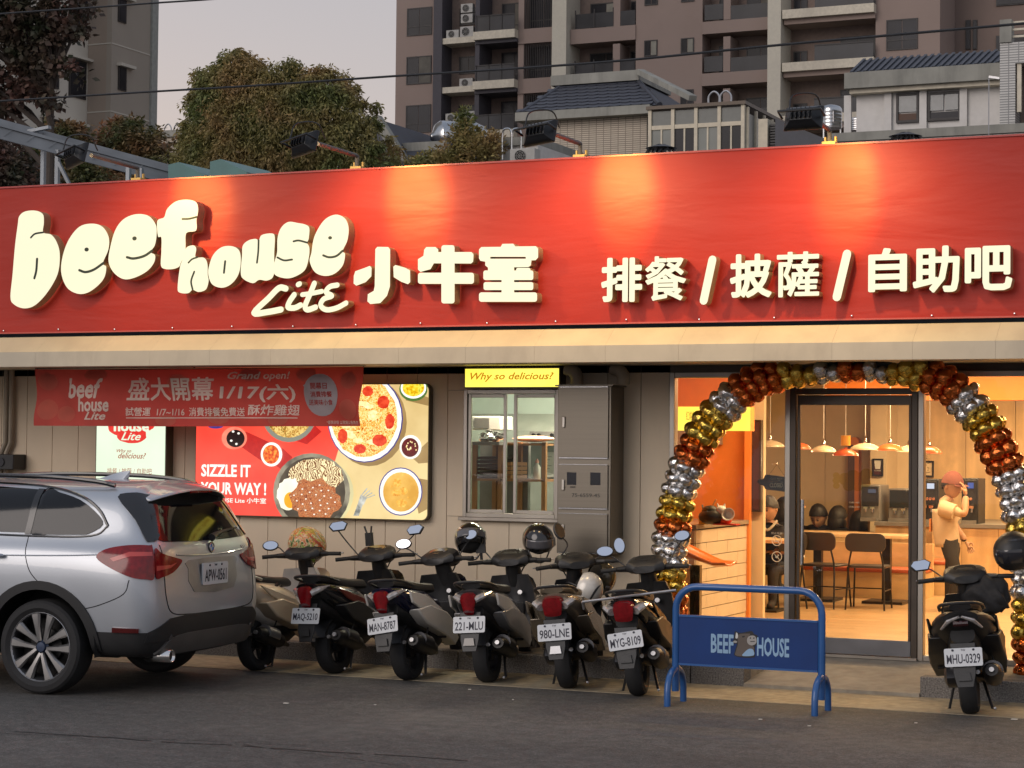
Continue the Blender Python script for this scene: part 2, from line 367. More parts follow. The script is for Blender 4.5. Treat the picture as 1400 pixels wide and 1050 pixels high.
struct(cr_, 'road_crack', M_crack)
# raised apron with granite kerb, broken by the concrete ramp
struct(MB().box(-30, -4.72, 15.16, YW + .1, -.1, .15), 'apron', M_conc); struct(MB().box(-3.38, 4, 15.16, YW + .1, -.1, .15), 'apron', M_conc)
x = -20.0
kb = MB().box(0, .98, 0, .155, -.1, .153).build('kerb_stone', M_kerb, bevel=.008)
first = True
xs = []
while x < -4.75: xs.append((x, min(.99, -4.72 - x))); x += .99
x = -3.38
while x < 3: xs.append((x, .99)); x += .99
for xx, w in xs:
 o = kb if first else kb.copy()
 if not first: sc.collection.objects.link(o)
 first = False; o.location = (xx, 15.0, 0); o.scale = (w / .99, 1, 1); o['kind'] = 'structure'
rm = MB(); rm.v = [(-4.72, 14.98, 0), (-3.38, 14.98, 0), (-3.38, 14.98, .03), (-4.72, 14.98, .03), (-4.72, YW, .15), (-3.38, YW, .15), (-4.72, YW, 0), (-3.38, YW, 0)]
rm.f = [(0, 1, 2, 3), (3, 2, 5, 4), (0, 3, 4, 6), (1, 7, 5, 2)]; rm.m = [0] * 4; struct(rm, 'entrance_ramp', M_conc)
# litter specks on the road
M_lit = mat('litter paper', (.6, .58, .52), .7)
for i, (px, py, s) in enumerate(((387, 963, .035), (1037, 985, .022), (1104, 994, .02), (1250, 990, .018), (1382, 985, .04), (511, 965, .015), (640, 944, .02), (700, 958, .012))):
 p = onZ(px, py); l = MB().prism([(0, 0), (s, .1 * s), (s * 1.1, .5 * s), (.1 * s, .45 * s)], (p.x, p.y, .006), (1, 0, 0), (0, 1, .1), (0, 0, .004))
 single(l, 'paper_scrap', M_lit, 'pale scrap of litter on the road, ' + ('below the left foot of the blue barrier', 'just below the barrier between its feet', 'below the right foot of the barrier', 'between the barrier and the rightmost scooter', 'near the right edge beside the rightmost scooter', 'below the white and navy scooter', 'below the silver-sided scooter', 'just left of the brown scooter wheel')[i], 'litter', 'pale scraps of litter on the road')
# ================================================================ restaurant building
bld = thing('restaurant_building', 'single storey restaurant with beige panel wall, cream canopy fascia and glass shopfront', 'restaurant', (-8, YW, 0))
BP = dict(parent=bld)
# window opening px 635..764, y 534..708 ; wall panels of 0.30 m with recessed joints
wx0, wx1, wz0, wz1 = rect(635, 533, 766, 708, YW)
pw = .30; x = -16.5; XE = -5.74
backing = MB(); backing.box(-16.6, wx0, YW + .035, YW + .12, 0, 2.7); backing.box(wx1, XE, YW + .035, YW + .12, 0, 2.7); backing.box(wx0, wx1, YW + .035, YW + .12, 0, wz0); backing.box(wx0, wx1, YW + .035, YW + .12, wz1, 2.7)
backing.build('wall_core', M_groove, **BP)
while x < XE - .02:
 x1 = min(x + pw, XE); gp = .003
 spans = [(.15, 2.55)]
 if x1 > wx0 + .01 and x < wx1 - .01: spans = [(.15, wz0), (wz1, 2.55)]
 a, b_ = x + gp, x1 - gp
 if len(spans) == 2:
  if a < wx0 - .02: MB().box(a, wx0 - .006, YW, YW + .034, wz0 + .004, wz1 - .004).build('wall_panel', M_wall, **BP)
  if b_ > wx1 + .02: MB().box(wx1 + .006, b_, YW, YW + .034, wz0 + .004, wz1 - .004).build('wall_panel', M_wall, **BP)
 for z0, z1 in spans:
  MB().box(a, b_, YW, YW + .034, z0, z1).build('wall_panel', M_wall, **BP)
 x = x1
MB().box(-16.6, XE, YW - .006, YW + .03, .15, .23).build('wall_skirting', M_fasc, **BP)
# canopy
cp = MB(); XA, XB = -16.6, 2.5
prof = [(YS - .20, 2.472), (YS - .20, 2.602), (YS - .005, 2.745), (YS + .15, 2.76), (YW + .2, 2.76), (YW + .2, 2.56), (YS + .1, 2.56), (YS + .1, 2.48)]
x = XA; k = 0
sp = .60
while x < XB:
 x1 = min(x + sp, XB)
 c = MB().prism([(p[0], p[1]) for p in prof[:3]] + [(YS + .09, 2.745), (YS + .08, 2.472)], (x + .0006, 0, 0), (0, 1, 0), (0, 0, 1), (x1 - x - .0012, 0, 0), 1)
 # light on the sloping top strip is painted in as a lighter tan
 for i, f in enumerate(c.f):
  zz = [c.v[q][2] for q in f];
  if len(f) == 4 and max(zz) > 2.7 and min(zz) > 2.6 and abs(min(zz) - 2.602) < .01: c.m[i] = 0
 c.build('fascia_panel', [M_fasc_lit, M_fasc], **BP); x = x1
MB().box(XA, XB, YS + .09, YW + .1, 2.50, 2.56).build('soffit', M_fasc, **BP)
MB().box(XA, XB, YS + .16, YW + .3, 2.57, 2.76).build('canopy_core', M_dark, **BP)
MB().box(XA, XB, YW + .12, 27.2, 3.05, 3.2).box(XA, XB, YW - .2, YW + .12, 2.76, 3.3).build('roof', mat('roof sheet', (.2, .2, .21), .6), **BP)
# door surround and glazing
def frame_rect(mb, x0, x1, z0, z1, w, y0, y1):
 mb.box(x0, x0 + w, y0, y1, z0, z1).box(x1 - w, x1, y0, y1, z0, z1).box(x0 + w, x1 - w, y0, y1, z1 - w, z1).box(x0 + w, x1 - w, y0, y1, z0, z0 + w); return mb
sf = MB(); XD0, XD1 = -4.70, -3.655
frame_rect(sf, XE, XD0 - .0, .15, 2.44, .045, YW - .02, YW + .07)
sf.build('window_frame', M_steel, bevel=.004, **BP)
frame_rect(MB(), XD1, -.8, .15, 2.44, .045, YW - .02, YW + .07).build('window_frame', M_steel, bevel=.004, **BP)
MB().box(XE + .045, XD0 - .045, YW + .02, YW + .028, .195, 2.395).build('glass_pane', M_glass, **BP)
MB().box(XD1 + .045, -.845, YW + .02, YW + .028, .195, 2.395).build('glass_pane', M_glass, **BP)
frame_rect(MB(), -.8, 1.4, .15, 2.44, .045, YW - .02, YW + .07).build('window_frame', M_steel, bevel=.004, **BP)
MB().box(-.755, 1.355, YW + .02, YW + .028, .195, 2.395).build('glass_pane', M_glass, **BP)
MB().box(-16.6, 2.5, YW, YW + .1, 2.44, 2.50).build('window_head', M_dkframe, **BP)
df = MB().box(XD0, XD0 + .05, YW - .03, YW + .08, .15, 2.44).box(XD1 - .05, XD1, YW - .03, YW + .08, .15, 2.44).box(XD0 + .05, XD1 - .05, YW - .03, YW + .08, 2.255, 2.305)
df.build('door_frame', M_dkframe, bevel=.004, **BP)
MB().box(XD0 + .05, XD1 - .05, YW + .02, YW + .028, 2.305, 2.44).build('glass_pane', M_glass, **BP)
dr = MB(); a, b_ = XD0 + .056, XD1 - .056
dr.box(a, b_, YW - .005, YW + .035, 2.17, 2.25).box(a, a + .022, YW - .005, YW + .035, .3, 2.17).box(b_ - .022, b_, YW - .005, YW + .035, .3, 2.17)
door = dr.build('glass_door', M_dkframe, bevel=.003, **BP)
MB().box(a, b_, YW - .007, YW + .037, .175, .30).build('kick_plate', mat('grey kick plate', (.17, .17, .18), .45, .5), door, bevel=.003)
MB().box(a + .022, b_ - .022, YW + .01, YW + .018, .30, 2.17).build('glass_pane', M_glass, door)
hx = onY(1097, 740, YW - .06).x
z0, z1 = onY(1097, 772, YW - .06).z, onY(1097, 683, YW - .06).z
MB().tube([(hx, YW - .07, z0), (hx, YW - .07, z1)], .016, 10).tube([(hx, YW, z0 + .06), (hx, YW - .07, z0 + .06)], .009, 8).tube([(hx, YW, z1 - .06), (hx, YW - .07, z1 - .06)], .009, 8).build('handle', M_chrome, door)
MB().box(XD0, XD1, YW - .05, YW + .09, .15, .172).build('threshold', M_steel, **BP)
# gutter / service pipes at far left of wall and the two fat ducts above the steel cabinet
pm = mat('painted pipe', (.34, .29, .22), .5)
for px in (2, 9):
 q = onY(px, 600, YW - .05); MB().tube([(q.x, q.y, .2), (q.x, q.y, 1.7), (q.x + .05, q.y, 1.8), (q.x + .05, q.y, 2.52)], .025, 10).build('pipe', pm, **BP)
for px in (787, 850):
 q = onY(px, 520, YW - .12)
 path = [(q.x + .02, q.y - .02, 2.34), (q.x + .02, q.y - .02, 2.40), (q.x - .01, q.y - .02, 2.45), (q.x - .08, q.y - .02, 2.475)]
 MB().tube(smooth_line(path, 5), .055, 14).build('duct', pm, **BP)
# kitchen window: frame, two sliding sashes
wf = thing('x', '', '') ; bpy.data.objects.remove(wf)
kw = frame_rect(MB(), wx0, wx1, wz0, wz1, .035, YW - .03, YW + .06).build('window', M_steel, bevel=.003, **BP)
xm1, xm2 = onY(693, 600, YW).x, onY(701, 600, YW).x
frame_rect(MB(), wx0 + .037, xm1, wz0 + .037, wz1 - .037, .03, YW - .012, YW + .012).build('sash', M_steel, kw, bevel=.003)
frame_rect(MB(), xm2, wx1 - .037, wz0 + .037, wz1 - .037, .03, YW + .016, YW + .04).build('sash', M_steel, kw, bevel=.003)
MB().box(wx0 + .067, xm1 - .03, YW - .003, YW + .003, wz0 + .067, wz1 - .067).build('pane', M_glass, kw)
MB().box(xm2 + .03, wx1 - .067, YW + .025, YW + .031, wz0 + .067, wz1 - .067).build('pane', M_glass, kw)
MB().box(wx0 - .03, wx1 + .03, YW - .06, YW - .001, wz0 - .03, wz0 - .001).build('sill', M_steel, kw, bevel=.003)
# ================================================================ steel meter cabinet
cx0, cx1, cz0, cz1 = rect(762, 528, 835, 757, YW - .30)
cab = thing('steel_cabinet', 'tall stainless steel meter cabinet with three doors on the wall right of the kitchen window', 'cabinet', ((cx0 + cx1) / 2, YW - .15, cz0))
M_ss = mat('brushed steel', (.21, .185, .15), .34, .8, var=.05, scale=5, stretch=(.2, 1, 14))
CY = YW - .30
MB().box(cx0, cx1, CY, YW - .002, cz0, cz1).build('cabinet_body', M_ss, cab, bevel=.004)
MB().box(cx0 - .02, cx1 + .02, CY - .02, YW - .003, cz1 + .001, cz1 + .012).build('top_plate', M_ss, cab)
def cy_(py): return onY(798, py, CY).z
sl = .022
lat = mat('latch metal', (.5, .47, .42), .3, .9)
for (t, b2, kind) in ((530, 625, 0), (636, 694, 1), (703, 755, 2)):
 zt, zb = cy_(t), cy_(b2)
 d = MB()
 if kind == 1:
  wA = [rect(776, 646, 789, 663, CY), rect(808, 646, 822, 663, CY)]
  (a0, a1, az0, az1), (b0, b1, bz0, bz1) = wA; az0 = bz0 = min(az0, bz0); az1 = bz1 = max(az1, bz1)
  y0, y1 = CY - .016, CY - .001
  d.box(cx0 + sl, cx1 - sl, y0, y1, zb, az0).box(cx0 + sl, cx1 - sl, y0, y1, az1, zt).box(cx0 + sl, a0, y0, y1, az0, az1).box(a1, b0, y0, y1, az0, az1).box(b1, cx1 - sl, y0, y1, az0, az1)
 else: d.box(cx0 + sl, cx1 - sl, CY - .016, CY - .001, zb, zt)
 dd = d.build('door', M_ss, cab)
 MB().box(cx0 + sl, cx1 - sl, CY - .022, CY - .017, zb - .012, zb - .003).box(cx0 + sl, cx1 - sl, CY - .022, CY - .017, zt + .003, zt + .008).build('door_lip', M_chrome, dd)
 if kind == 1:
  for s_ in wA: MB().box(s_[0], s_[1], CY - .0135, CY - .0015, s_[2] , s_[3]).build('sight_glass', M_gloss, dd)
 lz = {0: cy_(578), 1: cy_(664), 2: cy_(726)}[kind]
 MB().box(cx0 + .05, cx0 + .075, CY - .03, CY - .0165, lz - .04, lz + .05).build('latch', lat, dd, bevel=.004)
t_ = text('75-6559-45', h=.028, w=.25, off=.02).v
m_ = MB().add(text('75-6559-45', w=.25, h=.03), wallM(onY(802, 677, CY).x, CY - .0165, cy_(677))).add(text('###', w=.05, h=.016), wallM(onY(784, 666, CY).x, CY - .0165, cy_(666)))
m_.build('stencilled_number', M_black, cab)
# ================================================================ sign board
sgn = thing('sign_board', 'long red vinyl fascia sign with lit cream letters above the canopy', 'sign', (-7.2, YS, 2.79))
SX0, SX1, SZ0, SZ1 = -16.6, 2.5, 2.788, 4.10
def sg(u, v):
 x = SX0 + (SX1 - SX0) * u; z = SZ0 + (SZ1 - SZ0) * v
 return (x, YS + .015 * noise.noise((x * .8, z * 1.3, 1)) * math.sin(math.pi * v), z)
MB().grid(sg, 160, 16).build('vinyl_face', M_sign, sgn, smooth=180)
MB().box(SX0, SX1, YS + .02, YS + .16, SZ0, SZ1 - .005).build('sign_frame', M_dark, sgn)
MB().bar((SX0, YS - .004, SZ0 - .004), (SX1, YS - .004, SZ0 - .004), .02, .012).build('edge_trim', mat('sign trim', (.55, .09, .06), .35), sgn)
MB().bar((SX0, YS + .002, SZ1 + .004), (SX1, YS + .002, SZ1 + .004), .03, .014).build('edge_trim', mat('sign trim top', (.45, .06, .05), .4), sgn)
scr = None
for i in range(30):
 xx = -15.9 + .6 * i
 if scr is None: scr = MB().ell((0, 0, 0), (.008, .004, .008), 8, 4).build('screw', M_chrome, sgn, local=True); scr.location = (xx + 7.2, -.012, .012)
 else: inst(scr, sgn, (xx + 7.2, -.012, .012 + .004 * (i % 3)))
# light rectangles between floodlight spill are real light; letters:
def poly_in(p, poly):
 c = False; j = len(poly) - 1
 for i in range(len(poly)):
  a, b = poly[i], poly[j]
  if (a[1] > p[1]) != (b[1] > p[1]) and p[0] < (b[0] - a[0]) * (p[1] - a[1]) / (b[1] - a[1]) + a[0]: c = not c
  j = i
 return c
def ccw(P): return P if sum(P[i][0] * P[(i + 1) % len(P)][1] - P[(i + 1) % len(P)][0] * P[i][1] for i in range(len(P))) > 0 else P[::-1]
def union_prism(polys, holes, M, dep, mb=None, mi=0, smi=1):
 """union of 2-D outlines minus holes, extruded by dep along +z of M (front at z=dep)"""
 mb = mb or MB(); V = []; F = []
 for P in polys + holes:
  P = ccw(P); F.append(list(range(len(V), len(V) + len(P)))); V += [Vector(p[:2]) for p in P]
 v, e_, f, *_ = delaunay_2d_cdt(V, [], F, 1, 1e-5)
 f = [t for t in f if any(poly_in((v[t[0]] + v[t[1]] + v[t[2]]) / 3, P) for P in polys) and not any(poly_in((v[t[0]] + v[t[1]] + v[t[2]]) / 3, P) for P in holes)]
 ec = {}
 for t in f:
  for i in range(3): ec[(t[i], t[(i + 1) % 3])] = 1
 b = len(mb.v); n = len(v)
 mb.v += [tuple(M @ Vector((p.x, p.y, dep))) for p in v] + [tuple(M @ Vector((p.x, p.y, 0))) for p in v]
 for t in f: mb.f.append(tuple(b + i for i in t)); mb.m.append(mi)
 for (i, j) in ec:
  if (j, i) not in ec: mb.f.append((b + j, b + i, b + n + i, b + n + j)); mb.m.append(smi)
 return mb
def capsule(pts, r, n=5):
 """outlines of a rounded stroke: one capsule per segment"""
 o = []
 rr = r if isinstance(r, (list, tuple)) else [r] * len(pts)
 for k in range(len(pts) - 1):
  a, b = Vector(pts[k][:2]), Vector(pts[k + 1][:2]); d = b - a; t = math.atan2(d.y, d.x)
  o.append([(a.x + rr[k] * math.cos(t + math.pi / 2 + math.pi * i / n), a.y + rr[k] * math.sin(t + math.pi / 2 + math.pi * i / n)) for i in range(n + 1)] + [(b.x + rr[k + 1] * math.cos(t - math.pi / 2 + math.pi * i / n), b.y + rr[k + 1] * math.sin(t - math.pi / 2 + math.pi * i / n)) for i in range(n + 1)])
 return o
YL = YS - .115                       # letter faces stand 11 cm in front of the vinyl
def z5(x, y): q = onY(x / 3.5, 250 + y / 3.5, YL); return (q.x, q.z)
def z6(x, y): q = onY(400 + x / 3.5, 220 + y / 3.5, YL); return (q.x, q.z)
LM = frameM((0, YL + .10, 0), (1, 0, 0), (0, 0, 1))
GM = frameM((0, YL + .0, 0), (1, 0, 0), (0, 0, 1))
logo = []
def letter(fn, outl, grooves=(), eyes=(), name='letter'):
 P = smooth_loop([fn(*p) for p in outl], 5)
 o = union_prism([P], [], LM, .10).build(name, [M_letter, M_lside], sgn, smooth=50); logo.append(P)
 gg = []
 for gr, w in grooves: union_prism(capsule(smooth_line([(*fn(*p), 0) for p in gr], 5), w), [], GM, .003, smi=0).build('groove', M_lgroove, o)
 for ex, ey, er in eyes: c = fn(ex, ey); union_prism([[(c[0] + er * 1.25 * math.cos(a * .5236 + .3), c[1] + er * math.sin(a * .5236 + .3)) for a in range(12)]], [], GM, .003, smi=0).build('eye_hole', M_lgroove, o)
letter(z5, [(92, 160), (120, 137), (170, 133), (205, 150), (210, 190), (207, 237), (245, 248), (272, 285), (286, 340), (280, 420), (255, 480), (210, 545), (160, 590), (110, 600), (65, 580), (50, 545), (60, 440), (72, 300), (85, 200)], [([(148, 262), (168, 244), (207, 237)], .008), ([(178, 364), (174, 420), (165, 456)], .011)])
letter(z5, [(300, 350), (330, 270), (380, 210), (440, 195), (490, 210), (520, 260), (518, 320), (492, 384), (508, 402), (500, 450), (470, 490), (420, 525), (370, 530), (320, 500), (293, 430)], [([(380, 418), (410, 427), (450, 415), (495, 384)], .011)], [(415, 319, .018)])
letter(z5, [(525, 320), (550, 230), (590, 175), (650, 150), (710, 158), (745, 200), (749, 250), (740, 300), (720, 330), (742, 347), (735, 385), (700, 425), (640, 455), (590, 460), (545, 430), (520, 380)], [([(608, 356), (640, 362), (690, 350), (728, 325)], .011)], [(644, 266, .018)])
letter(z5, [(785, 165), (800, 125), (840, 90), (890, 80), (935, 90), (948, 120), (945, 155), (940, 178), (938, 228), (892, 240), (888, 298), (886, 345), (866, 380), (858, 400), (830, 412), (790, 412), (770, 395), (772, 330), (772, 262), (756, 255), (753, 182)], [([(873, 173), (905, 172), (942, 163)], .008)])
letter(z5, [(892, 310), (925, 299), (939, 315), (936, 355), (975, 358), (992, 385), (994, 440), (998, 470), (985, 510), (950, 522), (922, 512), (900, 528), (860, 525), (850, 500), (862, 400), (882, 350)], [([(902, 382), (920, 365), (945, 356)], .007), ([(930, 425), (915, 470), (922, 510)], .008)])
letter(z5, [(1000, 400), (1020, 345), (1060, 308), (1110, 303), (1145, 325), (1152, 380), (1140, 440), (1105, 485), (1060, 502), (1015, 485), (997, 440)], [([(1078, 375), (1072, 430)], .009)])
letter(z5, [(1162, 300), (1190, 275), (1225, 268), (1238, 278), (1252, 250), (1300, 242), (1315, 260), (1312, 340), (1310, 440), (1280, 467), (1240, 464), (1210, 480), (1165, 460), (1152, 430), (1158, 350)], [([(1238, 275), (1236, 330), (1230, 382)], .008)])
letter(z6, [(-74, 436), (-72, 370), (-55, 320), (-20, 292), (25, 297), (62, 305), (80, 322), (77, 372), (70, 392), (80, 415), (78, 460), (60, 520), (15, 552), (-30, 562), (-80, 548), (-92, 520), (-85, 478)], [([(5, 385), (30, 381), (70, 391)], .008), ([(-72, 462), (-40, 476), (-2, 472)], .008)])
letter(z6, [(90, 440), (105, 360), (150, 285), (205, 257), (250, 275), (268, 320), (262, 380), (240, 430), (251, 447), (240, 500), (200, 540), (150, 550), (105, 530), (82, 480)], [([(147, 452), (175, 461), (210, 455), (240, 430)], .009)], [(180, 368, .014)])
def strokes(fn, paths, name='letter'):
 P = []
 for pts, r in paths: P += capsule(smooth_line([(*fn(*p), 0) for p in pts], 4), r)
 return union_prism(P, [], LM, .10).build(name, [M_letter, M_lside], sgn, smooth=50)
strokes(z5, [([(1368, 506), (1335, 503), (1285, 552), (1215, 622), (1280, 618), (1345, 606)], .026)])
strokes(z6, [([(8, 640), (-14, 672), (-22, 700), (10, 703), (38, 690)], .024), ([(26, 592), (34, 588)], .022)])
strokes(z6, [([(104, 586), (82, 640), (60, 694), (72, 712), (110, 700)], .024), ([(46, 640), (90, 634), (140, 624)], .02)])
strokes(z6, [([(214, 594), (178, 602), (160, 628), (188, 646), (150, 660), (134, 690), (160, 712), (210, 704), (256, 680)], .022)])
def shp(fn, polys, holes=(), r=0):
 P = [[fn(*p) for p in q] for q in polys]; H = [[fn(*p) for p in q] for q in holes]
 return union_prism(P, H, LM, .10).build('letter', [M_letter, M_lside], sgn, smooth=50)
def rr(x0, x1, y0, y1, r=12): return rrect(x0, x1, y0, y1, r)
shp(z6, [[(396, 422), (406, 411), (458, 412), (467, 424), (466, 600), (452, 645), (420, 680), (372, 685), (358, 672), (360, 638), (388, 622), (393, 600)],
         [(293, 550), (300, 528), (345, 512), (370, 502), (378, 512), (377, 552), (350, 580), (305, 597), (292, 587)], [(482, 506), (492, 498), (540, 512), (562, 524), (563, 580), (552, 590), (520, 578), (484, 556)]])
shp(z6, [[(630, 424), (640, 412), (684, 412), (697, 424), (697, 436), (856, 436), (866, 447), (864, 482), (854, 491), (676, 490), (660, 518), (612, 531), (600, 520), (600, 470), (626, 454)], rr(712, 775, 403, 682), rr(600, 868, 535, 588)])
shp(z6, [[(903, 412), (996, 411), (1004, 397), (1056, 396), (1066, 409), (1164, 408), (1175, 419), (1175, 462), (1163, 475), (1143, 476), (1140, 500), (1128, 508), (936, 511), (922, 500), (922, 482), (899, 478), (892, 466), (892, 424)],
         rr(1000, 1060, 490, 660), rr(913, 1152, 524, 570, 10), rr(914, 1152, 580, 618, 10), rr(892, 1170, 629, 674, 12), rr(1070, 1138, 512, 540, 8), rr(935, 1000, 500, 540, 6)], [rr(946, 1116, 459, 468, 2)])
def kanji(ch, x0, y0, x1, y1, off):
 X0, X1, Z0, Z1 = rect(x0, y0, x1, y1, YL)
 t = fat_text(ch, off, w=X1 - X0, h=Z1 - Z0, ext=.10, mi=0, smi=1); M = frameM(((X0 + X1) / 2, YL + .10, (Z0 + Z1) / 2), (1, 0, 0), (0, 0, 1))
 MB().add(t, M).build('letter', [M_letter, M_lside], sgn, smooth=40)
for ch, *bx in (('排', 822, 352, 878, 413), ('餐', 882, 350, 938, 411), ('披', 998, 347, 1055, 407), ('薩', 1062, 344, 1120, 406), ('自', 1187, 339, 1240, 399), ('助', 1248, 336, 1312, 400), ('吧', 1319, 336, 1384, 397)):
 kanji(ch, *bx, .018 if ch in '餐薩' else .03)
def pxp(x, y): q = onY(x, y, YL); return (q.x, q.z)
strokes(pxp, [([(974, 355), (962, 411)], .032)]); strokes(pxp, [([(1158, 347), (1144, 406)], .032)])
# ================================================================ floodlights on arms
M_flood = mat('flood black', (.015, .016, .018), .35, .3)
M_lens = emis('flood lens', (1, .82, .55), 1.5)
def floodlight(rx, hx_, hy_, tgt, label, e=1):
 root = onY(rx[0], rx[1], YS + .02); root.z = SZ1
 t = thing('floodlight', label, 'floodlight', root, group='floodlights on arms along the sign top')
 # head on the outstretched arm, about 0.95 m in front of the sign
 H = onY(hx_, hy_, YS - 1.05)
 up = root + Vector((0, 0, .12)); tail = H + Vector((0, .22, .03))
 MB().tube([root - Vector((0, 0, .02)), up, up + (tail - up) * .03, tail], .018, 10).build('arm', mat('arm steel', (.13, .12, .11), .6, .2), t)
 MB().box(root.x - .05, root.x + .05, root.y - .03, root.y + .06, root.z + .006, root.z + .03).tube([root + Vector((-.04, .03, .02)), root + Vector((-.04, .03, .07))], .012, 6).tube([root + Vector((.04, .03, .02)), root + Vector((.04, .03, .07))], .012, 6).build('clamp', mat('brass clamp', (.5, .32, .1), .35, .8), t)
 # housing: shallow box tilted so that the lens faces the sign face
 T = Vector(tgt); d = (T - H).normalized(); sx = Vector((1, 0, 0)); sx = (sx - d * sx.dot(d)).normalized(); u = d.cross(sx)
 if u.z < 0: u = -u
 Mh = Matrix(((sx.x, u.x, d.x, H.x), (sx.y, u.y, d.y, H.y), (sx.z, u.z, d.z, H.z), (0, 0, 0, 1)))
 hs = MB()
 rg = lambda w, h, z: [Mh @ Vector((a * w / 2, b * h / 2, z)) for a, b in ((-1, -1), (1, -1), (1, 1), (-1, 1))]
 hs.rings([rg(.16, .09, -.05), rg(.21, .13, -.02), rg(.26, .17, .0), rg(.28, .18, .02), rg(.28, .18, .032)])
 hs.build('housing', M_flood, t, bevel=.004)
 for k in range(5):
  a = -.08 + .04 * k; MB().bar(Mh @ Vector((a * .8, -.04, -.06)), Mh @ Vector((a * .8, .04, -.06)), .006, .025, d).build('cooling_fin', M_flood, t)
 MB().poly([Mh @ Vector((a * .12, b * .075, .0335)) for a, b in ((-1, -1), (1, -1), (1, 1), (-1, 1))]).build('lens', M_lens, t)
 MB().tube([Mh @ Vector((-.155, 0, 0)), Mh @ Vector((-.155, 0, -.1)), Mh @ Vector((.155, 0, -.1)), Mh @ Vector((.155, 0, 0))], .01, 6).build('bracket', M_flood, t)
 MB().tube(smooth_line([Mh @ Vector((-.08, .02, -.08)), H + Vector((-.08, .02, .16)), H + Vector((.06, .1, .17)), H + Vector((.08, .2, .06))], 5), .006, 6).build('cable', M_black, t)
 for kind, en, sz, tg in (('core', 95 * e, 38, T + Vector((0, 0, .06))), ('wash', 54 * e, 140, T - Vector((0, 0, .75)))):
  l = bpy.data.lights.new('floodlight_lamp', 'SPOT'); l.energy = en; l.color = (1, .56, .10) if kind == 'core' else (1, .68, .33); l.spot_size = R(sz); l.spot_blend = .75 if kind == 'core' else .9; l.shadow_soft_size = .06
  lo = bpy.data.objects.new('floodlight_lamp', l); sc.collection.objects.link(lo); lo.parent = t
  P = H + d * .06; lo.matrix_parent_inverse = Matrix(); dd = (tg - P).normalized(); lo.location = P - root; lo.rotation_euler = dd.to_track_quat('-Z', 'Y').to_euler(); lo.scale = (.85, 1.5, 1) if kind == 'core' else (1, 1, 1)
def tg(px, py): return onY(px, py, YS)
floodlight((188, 247), 103, 212, tg(272, 290), 'floodlight on its arm at the sign top, leftmost, beside the steel rail', .8)
floodlight((488, 233), 415, 196, tg(566, 278), 'floodlight on its arm in front of the round tree', 1.2)
floodlight((793, 217), 737, 181, tg(852, 268), 'floodlight on its arm in front of the cream tiled house wall', 1.2)
floodlight((1134, 200), 1098, 160, tg(1156, 262), 'floodlight on its arm in front of the steel water tanks, rightmost', 1.15)
# ================================================================ helpers for flat print
def clip(P, x0, x1, y0, y1):
 for ax, lim, s in ((0, x0, 1), (0, x1, -1), (1, y0, 1), (1, y1, -1)):
  o = []
  for i in range(len(P)):
   a, b = P[i - 1], P[i]; ia, ib = s * (a[ax] - lim) >= 0, s * (b[ax] - lim) >= 0
   if ia != ib: t = (lim - a[ax]) / (b[ax] - a[ax]); o.append((a[0] + t * (b[0] - a[0]), a[1] + t * (b[1] - a[1])))
   if ib: o.append(b)
  P = o
  if not P: return P
 return P
def pmat(name, cols, s=1.0, scale=30, dist=0, kind='noise', sc3=(1, 1, 1)):
 """backlit print: several colours broken up by a noise or voronoi pattern"""
 m = bpy.data.materials.new(name); m.use_nodes = True; n = m.node_tree; p = n.nodes['Principled BSDF']
 t = n.nodes.new('ShaderNodeTexCoord'); mp = n.nodes.new('ShaderNodeMapping'); mp.inputs['Scale'].default_value = sc3; n.links.new(t.outputs['Object'], mp.inputs[0])
 if kind == 'noise': z = n.nodes.new('ShaderNodeTexNoise'); z.inputs['Detail'].default_value = 5; z.inputs['Distortion'].default_value = dist; o = z.outputs[0]
 elif kind == 'vor': z = n.nodes.new('ShaderNodeTexVoronoi'); o = z.outputs['Color']
 else: z = n.nodes.new('ShaderNodeTexWave'); z.inputs['Distortion'].default_value = dist; z.inputs['Detail'].default_value = 4; o = z.outputs[1]
 z.inputs['Scale'].default_value = scale; n.links.new(mp.outputs[0], z.inputs[0])
 r = n.nodes.new('ShaderNodeValToRGB'); n.links.new(o, r.inputs[0]); K = len(cols)
 r.color_ramp.elements[0].color = (*lin(cols[0]), 1); r.color_ramp.elements[0].position = .3; r.color_ramp.elements[1].color = (*lin(cols[-1]), 1); r.color_ramp.elements[1].position = .7
 for i in range(1, K - 1): q = r.color_ramp.elements.new(.3 + .4 * i / (K - 1)); q.color = (*lin(cols[i]), 1)
 p.inputs['Base Color'].default_value = (.03, .03, .03, 1); n.links.new(r.outputs[0], p.inputs['Emission Color']); p.inputs['Emission Strength'].default_value = s; p.inputs['Roughness'].default_value = .35
 return m
